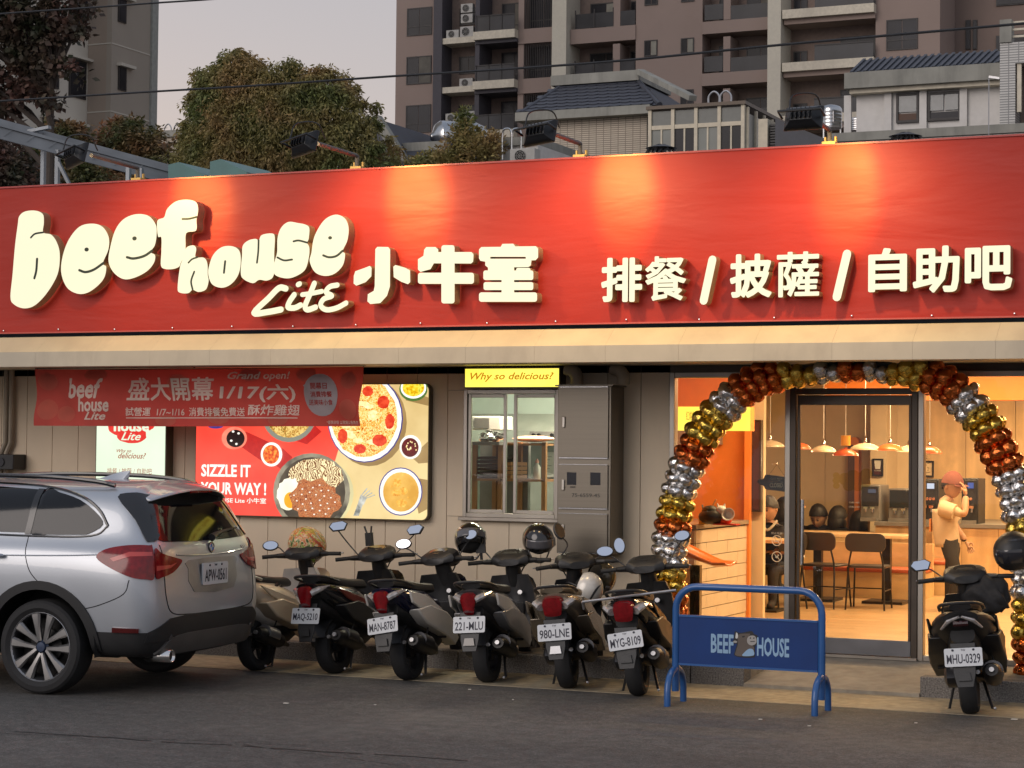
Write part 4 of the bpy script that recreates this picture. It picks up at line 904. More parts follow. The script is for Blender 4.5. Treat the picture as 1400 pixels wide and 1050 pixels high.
MB().box(xb0, xb1, yb2, yb2 + .45, ZF, bz - .05).build('base', M_oak, bn_); MB().box(xb0 - .02, xb1 + .02, yb2 - .03, yb2 + .45, bz - .048, bz).build('seat_pad', M_seat, bn_, bevel=.02)
zb3 = onY(1180, 741, yb2 + .5).z
MB().box(xb0, xb1, yb2 + .47, yb2 + .55, ZF, zb3).build('backrest', M_oak, bn_)
# second shorter bench behind the right door post
x0 = onY(1262, 760, 23.4).x; x1 = onY(1300, 760, 23.4).x
b2 = thing('bench', 'short wood bench with orange pad right of the door, beside the standing worker', 'bench', ((x0 + x1) / 2, 23.4, ZF))
zz = onY(1275, 766, 23.4).z; MB().box(x0, x1, 23.4, 23.85, ZF, zz - .05).build('base', M_oak, b2); MB().box(x0, x1, 23.37, 23.85, zz - .048, zz).build('seat_pad', M_seat, b2, bevel=.02); MB().box(x0, x1, 23.87, 23.95, ZF, onY(1275, 725, 23.9).z).build('backrest', M_oak, b2)
def chair(px, py, Y, rz, label):
 c = onY(px, py, Y); c.z = ZF
 t = thing('cafe_chair', label, 'chair', c, (0, 0, rz), group='black metal chairs inside the door')
 L = dict(parent=t, local=True)
 MB().prism(rrect(-.2, .2, -.2, .2, .06), (0, 0, .43), (1, 0, 0), (0, 1, 0), (0, 0, .025)).build('seat', M_cseat, bevel=.008, **L)
 def bk(u, v): a = (u - .5) * .42; return (a, -.2 - .04 * v + .25 * a * a, .60 + .20 * v)
 o = rrect(-.21, .21, .60, .79, .07, 5)
 MB().prism(o, (0, -.215, 0), (1, 0, 0), (0, 0, 1), (0, -.018, 0)).build('backrest', M_cseat, bevel=.005, **L)
 for s in (-1, 1):
  MB().tube(smooth_line([(s * .2, -.24, 0), (s * .18, -.19, .42), (s * .15, -.20, .60), (s * .12, -.20, .72)], 4), .010, 7).build('rear_leg', M_iron, **L)
  MB().tube([(s * .2, .22, 0), (s * .18, .17, .42)], .010, 7).build('leg', M_iron, **L)
  MB().tube([(s * .195, .2, .2), (s * .195, -.22, .2)], .007, 6).build('stretcher', M_iron, **L)
 MB().tube([(-.12, -.20, .72), (.12, -.20, .72)], .010, 7).tube([(-.19, .2, .2), (.19, .2, .2)], .007, 6).build('back_bar', M_iron, **L)
chair(1128, 824, 21.0, R(-8), 'black metal cafe chair behind the door handle, left of the two'); chair(1188, 826, 21.0, R(4), 'black metal cafe chair, right of the two behind the door')
chair(1062, 815, 20.6, R(60), 'black metal chair below the seated man, mostly hidden by the barrier')
c = onY(1165, 822, 21.9); tb = thing('dining_table', 'rectangular wood dining table on black iron feet in front of the bench', 'table', (c.x, 21.9, ZF))
ztb = .74; L = dict(parent=tb, local=True)
MB().box(-.65, .65, -.32, .32, ztb - .035, ztb).build('table_top', M_woodw, bevel=.006, **L)
for s in (-.38, .38):
 MB().box(s - .045, s + .045, -.04, .04, .03, ztb - .036).build('post', M_iron, **L); MB().box(s - .22, s + .22, -.22, .22, 0, .028).build('foot', M_iron, **L)
# man's table
c = onY(1042, 760, 20.2); tb = thing('dining_table', 'small wood table in front of the man in the navy shirt', 'table', (c.x, 20.2, ZF)); L = dict(parent=tb, local=True)
MB().box(-.4, .35, -.3, .3, .70, .735).build('table_top', M_woodw, bevel=.006, **L); MB().tube([(0, 0, .02), (0, 0, .70)], .035, 10).build('post', M_iron, **L); MB().box(-.22, .22, -.22, .22, 0, .02).build('foot', M_iron, **L)
# wall things
def framed(px0, py0, px1, py1, Y, label, m, name='poster'):
 X0, X1, Z0, Z1 = rect(px0, py0, px1, py1, Y); t = thing(name, label, 'poster', ((X0 + X1) / 2, Y, Z0)); frame_rect(MB(), X0, X1, Z0, Z1, .02, Y - .03, Y - .001).build('frame', M_iron, t); MB().box(X0 + .02, X1 - .02, Y - .015, Y - .001, Z0 + .02, Z1 - .02).build('sheet', m, t); return t, (X0, X1, Z0, Z1)
pl = onY(1197, 600, 25.6)
st(MB().box(onY(1190, 600, 25.4).x, onY(1212, 600, 25.4).x, 25.4, YB_ - .021, ZF, ZC), 'wall_pier', M_cream)
t, (a0, a1, a2, a3) = framed(1193, 627, 1208, 651, 25.39, 'small dark poster of a cup on the cream pier seen through the door', mat('poster plum', (.08, .02, .02), .4))
MB().prism([(-.03, -.06), (.03, -.06), (.045, .05), (-.045, .05)], ((a0 + a1) / 2, 25.372, (a2 + a3) / 2 + .04), (1, 0, 0), (0, 0, 1), (0, -.002, 0)).build('cup_print', M_white, t); MB().add(text('COFFEE', w=(a1 - a0) * .6), wallM((a0 + a1) / 2, 25.372, a2 + .07)).build('lettering', M_white, t)
t, (a0, a1, a2, a3) = framed(1261, 630, 1277, 652, YB_ - .022, 'cream framed line drawing on the wood wall above the drink machine', M_cream)
mm = MB()
for i in range(9): mm.bar((a0 + .05 + .02 * (i % 3), YB_ - .04, a2 + .05 + .03 * i), (a1 - .05 - .015 * (i % 4), YB_ - .04, a2 + .06 + .03 * i), .004, .006)
mm.build('drawing', M_dkframe, t)
# orange framed mirror / doorway with rounded top at px 1140-1150
X0, X1, Z0, Z1 = rect(1136, 597, 1151, 735, 25.0)
om = thing('orange_alcove', 'narrow orange alcove frame with dark inside, behind the yellow necked lamp', 'alcove', ((X0 + X1) / 2, 25, Z0))
MB().prism(rrect(X0, X1, Z0, Z1, .06), (0, YB_ - .025, 0), (1, 0, 0), (0, 0, 1), (0, -.15, 0)).build('side_panel', M_orange, om); MB().prism(rrect(X0, X0 + (X1 - X0) * .62, Z0, Z1 - .1, .03), (0, YB_ - .18, 0), (1, 0, 0), (0, 0, 1), (0, -.006, 0)).build('dark_panel', mat('dark brown panel', (.12, .06, .04), .4), om)
# pale tile-like flower decal on door glass: translucent cream blobs + opening hours
dg_ = thing('glass_sticker', 'pale cream flower shaped sticker on the door glass', 'sticker', onY(1175, 660, YW + .006)); pr_ = MB()
Mst = glass('sticker tint', (.86, .80, .46), .02)
polys = []
for cx, cy_, rx in ((1143, 657, 5), (1143, 650, 4.5), (1143, 664, 4.5), (1155, 655, 9), (1166, 652, 10), (1178, 655, 10), (1184, 648, 8), (1160, 664, 8), (1172, 664, 8), (1183, 660, 7)):
 c = onY(cx, cy_, YW); polys.append(circ(c.x, c.z, rx * .0062, rx * .0056, 14))
union_prism(polys, [], wallM(0, YW + .0095, 0), .001, smi=0).build('flower', Mst, dg_)
hm = MB(); c0 = onY(1168, 690, YW + .0095)
for t_, py in (('11:00-14:00', 687), ('17:00-21:00', 693)): c = onY(1168, py, YW + .0095); hm.add(text(t_, w=.085, off=.01), wallM(c.x, c.y, c.z))
hm.build('opening_hours', bmat('hours print', (.8, .75, .6), .6), dg_)
# no smoking / no pets stickers on the left glass
Mw = bmat('sticker white', (.85, .8, .65), .6)
for py, lab, kind in ((739, 'white round no smoking sticker on the left glass', 0), (761, 'white round no photography sticker below the no smoking one', 1)):
 c = onY(1062, py, YW + .018); t = thing('round_sticker', lab, 'sticker', c); M_ = wallM(c.x, YW + .0185, c.z); m_ = MB()
 ro, ri = .044, .037
 for i in range(28):
  a, b = 2 * math.pi * i / 28, 2 * math.pi * (i + 1) / 28; m_.poly([M_ @ Vector((r * math.cos(t2), r * math.sin(t2), 0)) for r, t2 in ((ri, a), (ro, a), (ro, b), (ri, b))])
 m_.bar(M_ @ Vector((-.028, .028, .0004)), M_ @ Vector((.028, -.028, .0004)), .006, .0006, (0, 1, 0)); m_.build('ring', Mw, t); n_ = MB()
 if kind == 0: n_.bar(M_ @ Vector((-.026, -.006, 0)), M_ @ Vector((.018, -.006, 0)), .0006, .009).tube([M_ @ Vector((.02, 0, 0)), M_ @ Vector((.024, .01, 0)), M_ @ Vector((.018, .018, 0))], .002, 5)
 else: n_.ell(M_ @ Vector((0, -.003, 0)), (.014, .001, .010)).ell(M_ @ Vector((.012, .012, 0)), (.007, .001, .006)).ell(M_ @ Vector((-.012, .01, 0)), (.004, .001, .006))
 n_.build('symbol', Mw, t)
c = onY(1062, 729, YW + .018); single(MB().add(text('禁止吸菸', w=.095, h=.018), wallM(c.x, YW + .0185, c.z)), 'sticker_lettering', Mw, 'small white lettering above the no smoking sticker', 'lettering')
# hanging CLOSED board (chopping board shape) behind left glass
Yc = YW + .16; c = onY(1062, 660, Yc)
cb = thing('closed_board', 'black chopping board sign reading CLOSED hanging inside the left glass', 'sign', c)
s_ = .0062
ol = [(-15, 11), (14, 8), (14, -12), (-15, -9), (-18, -4), (-22, -3), (-25, -1), (-27, 1), (-25, 4), (-22, 4), (-18, 5)]
Mb_ = wallM(c.x, Yc, c.z)
MB().prism([(x * s_, y * s_) for x, y in ol], Mb_ @ Vector((0, 0, 0)), (1, 0, 0), (0, 0, 1), (0, -.012, 0)).build('board', M_black, cb, bevel=.002)
MB().add(text('CLOSED', w=.11, h=.035, off=.01), wallM(c.x, Yc - .0125, c.z - .02)).add(text('Come Again', w=.10, h=.02), wallM(c.x, Yc - .0125, c.z + .03)).build('lettering', Mw, cb)
MB().tube([Mb_ @ Vector((-.07, .06, 0)), Mb_ @ Vector((0, .15, 0)), Mb_ @ Vector((.07, .05, 0))], .0016, 5).build('string', M_iron, cb)
MB().ell(Mb_ @ Vector((0, .155, 0)), (.008, .008, .008), 8, 5).tube([Mb_ @ Vector((0, .155, 0)), (c.x, YW + .03, c.z + .155)], .003, 5).build('hook', M_chrome, cb)
# ---------------------------------------------------------------- back counter with drink machines
YK = 24.0; xk0 = onY(1196, 720, YK).x; zk = onY(1300, 716, YK).z
kc = thing('drinks_counter', 'light wood drinks counter along the back wall', 'counter', (0, YK, ZF))
xk = onY(1300, 720, YK).x
xx = xk
while xx < XRW - .1: MB().box(xx, xx + .55, YK, YK + .02, ZF + .05, zk - .05).build('cupboard_door', M_woodw, kc); MB().box(xx + .05, xx + .15, YK - .02, YK - .001, zk - .17, zk - .155).build('pull', M_iron, kc); xx += .555
MB().box(xk0, XRW - .02, YK + .03, YB_ - .05, ZF, zk - .045).build('carcass', M_woodw, kc); MB().box(xk0, XRW - .02, YK - .03, YB_ - .05, zk - .043, zk).build('counter_top', M_grey, kc)
def machine(px0, py0, px1, Y, label, face, screen=None, knobs=0, col=M_grey):
 X0, X1, _, Z1 = rect(px0, py0, px1, 716, Y); t = thing('drink_machine', label, 'drink machine', ((X0 + X1) / 2, Y + .2, zk))
 MB().box(X0, X1, Y + .02, Y + .45, zk, Z1).build('machine_body', col, t, bevel=.01)
 MB().box(X0 + .02, X1 - .02, Y, Y + .019, zk + (Z1 - zk) * .42, Z1 - .02).build('front_panel', face, t, bevel=.005); MB().box(X0 + .02, X1 - .02, Y - .08, Y + .019, zk + .001, zk + .04).build('drip_tray', M_grey, t)
 if screen: MB().box(X0 + (X1 - X0) * .4, X1 - .05, Y - .006, Y - .001, Z1 - (Z1 - zk) * .22, Z1 - .05).build('screen', emis('blue screen ' + str(screen), screen, .9), t)
 for i in range(knobs):
  xx = X0 + (X1 - X0) * (.25 + .17 * (i % 4)); zz = zk + (Z1 - zk) * (.55 + .14 * (i // 4)); MB().tube([(xx, Y - .02, zz), (xx, Y - .001, zz)], .018, 10).build('knob', M_chrome, t)
 for k_ in range(2):
  xx = X0 + (X1 - X0) * (.33 + .34 * k_); MB().box(xx - .025, xx + .025, Y - .06, Y - .001, zk + (Z1 - zk) * .34, zk + (Z1 - zk) * .40).tube([(xx, Y - .04, zk + (Z1 - zk) * .34), (xx, Y - .04, zk + (Z1 - zk) * .25)], .012, 8).build('nozzle', M_chrome, t)
machine(1257, 655, 1283, YK + .1, 'black coffee machine with small lit display left of the worker', M_black, (.5, .6, .8), 5, M_black)
machine(1314, 654, 1337, YK + .1, 'black drinks dispenser with a blue screen right of the worker', M_black, (.05, .10, .35), 3, M_black)
machine(1214, 668, 1247, YK + .3, 'low steel juice dispenser with taps behind the right door post', M_gloss, None, 0)
machine(1176, 663, 1203, YK + .2, 'grey microwave like warmer behind the opening hours sticker', M_black, (.06, .07, .1), 0)
# ---------------------------------------------------------------- kitchen behind the service window
st(MB().box(XLW - 6.5, XLW - 3.2, YW + .13, YW + .135, 0, .001), 'kitchen_floor', M_conc)
KX0, KX1, KY = -9.3, XLW - .03, 19.3
M_kw = mat('kitchen wall', (.50, .60, .55), .5, var=.04)
st(MB().box(KX1 - .02, KX1, YW + .13, KY, 0, ZC), 'kitchen_wall', M_kw); st(MB().box(KX0, KX1, KY, KY + .1, 0, ZC), 'kitchen_wall', M_kw); st(MB().box(KX0 - .1, KX0, YW + .13, KY, 0, ZC), 'kitchen_wall', M_kw)
l = bpy.data.lights.new('kitchen_lamp', 'AREA'); l.shape = 'RECTANGLE'; l.size = 1.6; l.size_y = .3; l.energy = 85; l.color = (1, .93, .74)
kt = thing('kitchen_light', 'kitchen ceiling light panel behind the service window', 'ceiling light', (-7.4, 17.7, ZC - .06)); MB().box(-8.2, -6.6, 17.55, 17.85, ZC - .06, ZC - .002).build('fitting', M_white, kt)
lo = bpy.data.objects.new('kitchen_lamp', l); sc.collection.objects.link(lo); lo.parent = kt; lo.location = (0, 0, -.02)
MB().box(-8.15, -6.65, 17.58, 17.82, ZC - .064, ZC - .0605).build('diffuser', emis('kitchen diffuser', (1, .95, .8), 3), kt)
# hood
Zh0, Zh1 = onY(690, 605, 18.6).z, onY(690, 565, 18.6).z
hd = thing('extractor_hood', 'steel extractor hood across the kitchen', 'hood', (-7.4, 18.6, Zh0))
MB().prism([(0, 0), (.7, 0), (.7, Zh1 - Zh0), (.25, Zh1 - Zh0), (0, .12)], (KX0 + .3, 18.6, Zh0), (0, 1, 0), (0, 0, 1), (2.9, 0, 0)).build('hood_body', mat('hood steel', (.42, .46, .42), .35, .6), hd)
X0, X1, Z0, Z1 = rect(724, 590, 762, 600, 18.58); MB().box(X0, X1, 18.58, 18.599, Z0, Z1).build('control_panel', M_grey, hd)
for px in (730, 737, 755): c = onY(px, 595, 18.57); MB().tube([(c.x, 18.55, c.z), (c.x, 18.58, c.z)], .02, 10).build('knob', M_gloss, hd)
# appliance white box
X0, X1, Z0, Z1 = rect(645, 569, 684, 588, 17.9)
mw = thing('white_appliance', 'white microwave on a shelf behind the left sash', 'microwave', ((X0 + X1) / 2, 17.9, Z0)); MB().box(X0, X1, 17.9, 18.2, Z0, Z1).build('case', M_white, mw, bevel=.01); MB().box(X0 + .03, X0 + (X1 - X0) * .62, 17.89, 17.899, Z0 + .02, Z1 - .02).build('door', M_grey, mw)
# worktop
Zk = onY(680, 604, 17.3).z
wt = thing('kitchen_shelf_unit', 'orange brown wood shelf rack with stacked trays inside the kitchen window', 'shelf', (-7.5, 17.3, ZF))
X0, X1 = onY(646, 640, 17.3).x, onY(745, 640, 17.3).x
M_rack = mat('rack wood', (.36, .17, .07), .5)
for px in (648, 683, 743): c = onY(px, 650, 17.3); MB().box(c.x - .02, c.x + .02, 17.3, 17.34, ZF, Zk).box(c.x - .02, c.x + .02, 17.75, 17.79, ZF, Zk).build('post', M_rack, wt)
for py in (606, 655): z = onY(700, py, 17.3).z; MB().box(X0, X1, 17.3, 17.8, z - .02, z).build('shelf_board', M_rack, wt)
MB().box(X0 - .15, onY(690, 640, 17.25).x, 17.12, 17.29, Zk - .03, Zk).box(X0 - .15, onY(690, 640, 17.25).x, 17.79, 17.85, ZF, Zk).build('worktop', M_grey, wt)
z = onY(700, 655, 17.3).z
for k_ in range(6):
 x0, x1 = onY(650, 640, 17.3).x, onY(680, 640, 17.3).x
 single(MB().box(x0 + .01 * (k_ % 2), x1 + .012 * (k_ % 3), 17.32, 17.7, z + .002 + .035 * k_, z + .03 + .035 * k_), 'serving_tray', mat('tray brown', (.05, .02, .012), .4), ['lowest', 'second lowest', 'third from the bottom', 'fourth from the bottom', 'fifth from the bottom', 'topmost'][k_] + ' dark serving tray in the stack on the kitchen rack', 'tray', 'serving trays stacked on the kitchen rack', bevel=.004)
 if k_ < 4: x0, x1 = onY(688, 640, 17.3).x, onY(697, 640, 17.3).x; single(MB().box(x0, x1, 17.32, 17.7, z + .002 + .04 * k_, z + .035 + .04 * k_), 'wood_board', M_rack, 'reddish wood board in the stack right of the trays, ' + ['lowest', 'second up', 'third up', 'on top'][k_], 'board', 'wood boards stacked on the kitchen rack')
c = onY(734, 652, 17.4); c.z = z
bt = thing('sauce_bottle', 'white squeeze bottle standing on the kitchen rack', 'bottle', c); MB().lathe([(.03, 0), (.034, .01), (.034, .11), (.015, .14), (.012, .15)], Matrix.Translation(c), 14).build('bottle_body', M_white, bt); MB().lathe([(.018, .151), (.018, .17), (.01, .18), (.008, .19)], Matrix.Translation(c), 10).build('cap', mat('pink cap', (.6, .3, .25), .4), bt)
c = onY(673, 600, 17.3); c.z = Zk
bg_ = MB()
for i in range(10): bg_.ell(c + Vector((random.uniform(-.13, .13), random.uniform(0, .15), .03 + random.uniform(0, .04))), (.06, .05, .03), 7, 5, M=Matrix.Rotation(i, 3, 'X'))
single(bg_, 'foil_bag', mat('foil', (.6, .6, .6), .2, .9, bump=.01, bscale=20), 'crumpled silvery bag on the kitchen worktop', 'bag')
c = onY(724, 602, 17.4); c.z = Zk + .001
pk_ = MB().ell(c + Vector((0, .1, .03)), (.22, .12, .03), 16, 6); single(pk_, 'folded_cloth', mat('pink paper', (.55, .35, .25), .7), 'folded pinkish cloth lying on top of the kitchen rack', 'cloth')
X0, X1, Z0, Z1 = rect(744, 618, 758, 652, 18.9); nt_ = thing('paper_notice', 'white paper notice taped up in the kitchen', 'notice', ((X0 + X1) / 2, 18.9, Z0)); MB().box(X0, X1, 18.9, 18.903, Z0, Z1).build('sheet', M_white, nt_); mm = MB()
for i in range(8): mm.box(X0 + .02, X1 - .03 - .02 * (i % 3), 18.898, 18.8995, Z1 - .05 - .03 * i, Z1 - .044 - .03 * i)
mm.build('writing', M_grey, nt_)
X0, X1, _, Z1 = rect(716, 612, 764, 700, 18.95); fr = thing('steel_fridge', 'grey steel refrigerator behind the kitchen rack', 'refrigerator', ((X0 + X1) / 2, 19.1, ZF)); MB().box(X0 - .4, X1 + .2, 18.92, 19.28, ZF, Z1 + .05).build('fridge_body', mat('fridge', (.28, .30, .28), .4, .4), fr, bevel=.01)
# ================================================================ scooters
M_tyre = mat('tyre rubber', (.018, .018, .019), .75, var=.2, scale=30, bump=.0008, bscale=120)
M_rim = mat('dark alloy', (.07, .07, .075), .4, .7); M_alu = mat('alloy', (.45, .45, .46), .35, .8)
M_tail = mat('red lamp lens', (.20, .005, .008), .15, var=.3, scale=25, coat=.25); M_clear = mat('clear lamp lens', (.45, .42, .40), .12, .3, var=.3, scale=40, coat=.7)
M_mirror = mat('mirror glass', (.85, .88, .95), .02, 1, var=0); M_plate = mat('plate white', (.62, .64, .66), .35, var=.04); M_ink = mat('plate ink', (.012, .012, .03), .5)
M_vinyl = mat('seat vinyl', (.022, .021, .021), .5, bump=.0005, bscale=200); M_rubber = mat('grip rubber', (.02, .02, .02), .7)
M_muf = mat('muffler black', (.025, .024, .024), .4, .5, dirt=(.05, .045, .04), dscale=12)
def pbody(c, rough=.22, metal=.2): return mat('paint %s' % (c,), c, rough, metal, var=.06, scale=3, coat=.6)
def ring(x, y, z, w, h, n=12, tilt=0, pw=2.6, ax='x'):
 """superellipse section: w across (y), h up; tilt rotates about y"""
 o = []
 for i in range(n):
  t = 2 * math.pi * i / n; c, s = math.cos(t), math.sin(t)
  a = abs(c) ** (2 / pw) * (1 if c > 0 else -1) * w / 2; b = abs(s) ** (2 / pw) * (1 if s > 0 else -1) * h / 2
  o.append(Vector((x - b * math.sin(tilt), y + a, z + b * math.cos(tilt))))
 return o
def loft(secs, n=14, cap=True, pw=2.6): return MB().rings([ring(s[0], 0, s[1], s[2], s[3], n, s[4] if len(s) > 4 else 0, pw) for s in secs], cap)
def wheel_mesh(par, x, r, w, front, steer=0, L=None):
 Mx = Matrix.Translation((x, 0, r)) @ Matrix.Rotation(steer, 4, 'Z') @ Matrix.Rotation(R(90), 4, 'X')
 h = w / 2
 ty = MB().lathe([(r * .62, -h * .75), (r * .80, -h), (r * .93, -h * .85), (r * .99, -h * .45), (r, 0), (r * .99, h * .45), (r * .93, h * .85), (r * .80, h), (r * .62, h * .75)], Mx, 32, cap=False)
 wh = ty.build('tyre', M_tyre, par, local=True)
 rm = MB().lathe([(r * .63, -h * .72), (r * .60, -h * .6), (r * .57, -h * .3), (r * .57, h * .3), (r * .60, h * .6), (r * .63, h * .72)], Mx, 28, cap=False)
 for k in range(5):
  a = 2 * math.pi * k / 5; rm.bar(Mx @ Vector((r * .1 * math.cos(a), r * .1 * math.sin(a), 0)), Mx @ Vector((r * .6 * math.cos(a), r * .6 * math.sin(a), 0)), .03, .02, Mx.to_3x3() @ Vector((0, 0, 1)))
 rm.lathe([(.001, -h * .7), (.045, -h * .7), (.045, h * .7), (.001, h * .7)], Mx, 14)
 if front: rm.lathe([(.045, h * .3), (r * .5, h * .3), (r * .5, h * .34), (.045, h * .34)], Mx, 24)
 rm.build('rim', M_rim, wh, local=True)
 return wh
def scooter(label, px, py, yaw, lean, P):
 c0 = onZ(px, py)
 t = thing('scooter', label, 'scooter', c0, (R(lean), 0, R(yaw)), group='scooters parked in front of the shop', scale=.91)
 L = dict(parent=t, local=True); A = MB
 body, trim = P['body'], P.get('trim', M_black); seatm = P.get('seat', M_vinyl); S = P.get('w', 1.0) * 1.3
 rh, fh = P.get('rh', 0), P.get('tz', 0)
 wheel_mesh(t, 0, .235, .13, False); steer = R(P.get('steer', 8)); wheel_mesh(t, 1.25, .235, .10, True, steer)
 # engine, belt cover (left), muffler (right)
 loft([(-.02, .30, .12, .10), (.12, .31, .30, .2), (.34, .33, .32, .24), (.50, .36, .26, .2)]).build('engine', M_black, **L)
 A().rings([[Vector((x, y, z)) for x, z in circ(a, b, r1, r2, 14)] for y, a, b, r1, r2 in ((.075, .16, .29, .30, .10), (.14, .16, .29, .30, .10), (.16, .16, .29, .25, .07))]).build('belt_cover', M_rim, **L)
 A().tube([(.30, -.12, .20), (.18, -.17, .22), (.08, -.175, .25)], [.02, .022, .05], 10).tube([(.08, -.175, .25), (-.02, -.175, .28), (-.22, -.175, .335), (-.27, -.175, .35)], [.06, .068, .066, .045], 14).build('muffler', M_muf, **L)
 A().tube([(-.01, -.18, .30), (-.17, -.18, .345)], [.071, .069], 14).build('heat_shield', P.get('shield', M_rim), **L)
 A().tube([(-.28, -.175, .353), (-.30, -.175, .358)], .018, 10).build('tailpipe', M_alu, **L)
 # shock, rear hugger
 A().tube([(-.02, .10, .30), (-.06, .10, .60)], [.02, .028], 8).build('shock', M_alu, **L)
 A().rings([[Vector((.0 + math.cos(a) * r, y, .235 + math.sin(a) * r)) for a, r in ((R(70), .27), (R(100), .275), (R(130), .28), (R(160), .285), (R(160), .27), (R(130), .265), (R(100), .26), (R(70), .255))] for y in (-.065, .065)]).build('mudguard', M_black, **L)
 # rear body: cowl from under the seat to the tail
 bw_ = .30 * S
 loft([(.50, .47, .20 * S, .26), (.36, .55, .27 * S, .30), (.12, .60, bw_, .34, .05), (-.10, .65 + fh * .5, bw_ * .95, .28, .12), (-.28, .715 + fh, bw_ * .76, .19, .2), (-.38, .755 + fh, bw_ * .50, .10, .3)], 18).build('rear_body', body, **L)
 loft([(.46, .40, .26, .18), (.25, .43, .33, .22), (.02, .49, .30, .20), (-.14, .56, .22, .16), (-.30, .62, .17, .12)], 14).build('lower_cover', trim, **L)
 for s in (-1, 1):      # side stripe panels
  A().prism([(.62, .30), (.56, .26), (.30, .44), (.0, .56), (-.26, .66), (-.30, .76), (.0, .71), (.30, .58)] if P.get('big') else [(.42, .50), (.30, .60), (-.05, .70 + fh * .4), (-.26, .755 + fh), (-.1, .655 + fh * .4), (.2, .53)], (0, s * (bw_ / 2 - .012), 0), (1, 0, 0), (0, 0, 1), (0, s * .02, 0)).build('side_panel', P.get('panel', trim), bevel=.006, **L)
 # seat
 loft([(.48, .735 + rh, .16, .06, -.1), (.40, .755 + rh, .22, .085, 0), (.20, .765 + rh, .26, .09, 0), (.0, .785 + rh, .27, .10, .08), (-.20, .82 + rh, .24, .085, .12), (-.32, .83 + rh, .15, .05, .2)], 16, pw=3).build('seat', seatm, **L)
 # grab rail
 A().tube(smooth_line([(-.12, .15, .80 + fh), (-.30, .14, .845 + fh), (-.42, .07, .865 + fh), (-.42, -.07, .865 + fh), (-.30, -.14, .845 + fh), (-.12, -.15, .80 + fh)], 4), .013, 8).build('grab_rail', P.get('rail', M_black), **L)
 # tail lamp with winkers either side
 zt_ = .735 + fh; Lm = P.get('lamp', 'v')
 def tl(pts, y0, y1, m, nm, dx=0):
  return A().rings([[Vector((x + dx * abs(y), y, z)) for x, z in pts] for y in (y0, y0 * .5 + y1 * .5, y1)]).build(nm, m, bevel=.006, **L)
 if Lm == 'v':
  A().rings([ring(-.40, 0, zt_ - .01, .13, .12, 12, .2), ring(-.44, 0, zt_ - .02, .12, .13, 12, .3), ring(-.425, 0, zt_ - .12, .08, .07, 12, .9)]).build('tail_light', M_tail, **L)
  for s in (-1, 1): A().tube([(-.415, s * .045, zt_ - .02), (-.37, s * .10, zt_ + .01), (-.26, s * .135, zt_ + .035)], [.038, .035, .012], 10, flat=.8).build('winker', M_clear, **L)
 elif Lm == 'wide':
  A().rings([ring(-.38, 0, zt_, .17, .11, 14, .2), ring(-.43, 0, zt_ - .02, .15, .13, 14, .3), ring(-.43, 0, zt_ - .09, .13, .05, 14, .5)]).build('tail_light', M_tail, **L)
  for s in (-1, 1): A().tube([(-.41, s * .085, zt_ - .03), (-.36, s * .125, zt_ - .0), (-.24, s * .15, zt_ + .01)], [.042, .04, .012], 10, flat=.8).build('winker', M_clear, **L)
 else:
  for s in (-1, 1): A().tube([(-.43, s * .01, zt_ + .03), (-.40, s * .08, zt_ + .0), (-.33, s * .135, zt_ - .06)], [.015, .026, .014], 8, flat=.7).build('winker', M_clear, **L)
  A().tube([(-.43, -.05, zt_ - .02), (-.43, .05, zt_ - .02)], .022, 10).build('tail_light', mat('smoked lamp', (.03, .005, .006), .15, coat=.5), **L)
 # plate on its bracket, with lettering
 zp = P.get('zp', .555); xp = -.425
 A().prism([(-.085, .10), (.085, .10), (.075, -.12), (.055, -.22), (-.055, -.22), (-.075, -.12)], (xp + .012, 0, zp), (0, -1, 0), (.25, 0, 1), (.012, 0, 0)).build('plate_bracket', M_black, bevel=.004, **L)
 A().prism([(-.045, -.03), (.045, -.03), (.035, .03), (-.035, .03)], (xp - .002 - .04, 0, zp - .14), (0, -1, 0), (.25, 0, 1), (.006, 0, 0)).build('reflector', P.get('refl', M_black), **L)
 up = Vector((.25, 0, 1)).normalized(); o = Vector((xp - .012, 0, zp)); roll_ = R(P.get('proll', 0))
 uy = Vector((0, -1, 0)) * math.cos(roll_) + up * math.sin(roll_); uz = up * math.cos(roll_) - Vector((0, -1, 0)) * math.sin(roll_); nrm = uy.cross(uz)
 pw2, ph2 = .128, .068
 pl_ = A().prism(rrect(-pw2, pw2, -ph2, ph2, .012), o - nrm * .006, uy, uz, nrm * .006).build('licence_plate', M_plate, **L)
 A().add(text(P['plate'], w=.226, h=.070, ext=.0012, off=.012), frameM(o + nrm * .0006 - uz * .012, uy, uz)).add(text('TW', w=.03, h=.014), frameM(o + nrm * .0006 + uz * .052, uy, uz)).build('lettering', M_ink, pl_, local=True)
 for s in (-1, 1): A().tube([o + uy * s * .07 + uz * .053, o + uy * s * .07 + uz * .053 + nrm * .004], .009, 8).build('plate_screw', M_ink, pl_, local=True)
 # footboard, leg shield, front body
 A().prism(rrect(-.15, .15, 0, .055, .02), (.44, 0, .27), (0, 1, 0), (0, 0, 1), (.42, 0, 0)).build('footboard', trim, bevel=.008, **L)
 ls = [(.80, .30, .30, .06, 0), (.86, .45, .34, .09, 0), (.89, .60, .40, .10, 0), (.88, .75, .38, .12, 0), (.86, .86, .30, .12, 0)]
 A().rings([[Vector((x + dx + .10 * (2 * y / w) ** 2 * -1, y, z)) for y, dx in [(w / 2 * k / 3, 0) for k in range(-3, 4)] + [(w / 2 * k / 3, .045) for k in range(3, -4, -1)]] for x, z, w, _, _ in ls]).build('leg_shield', P.get('inner', trim), **L)
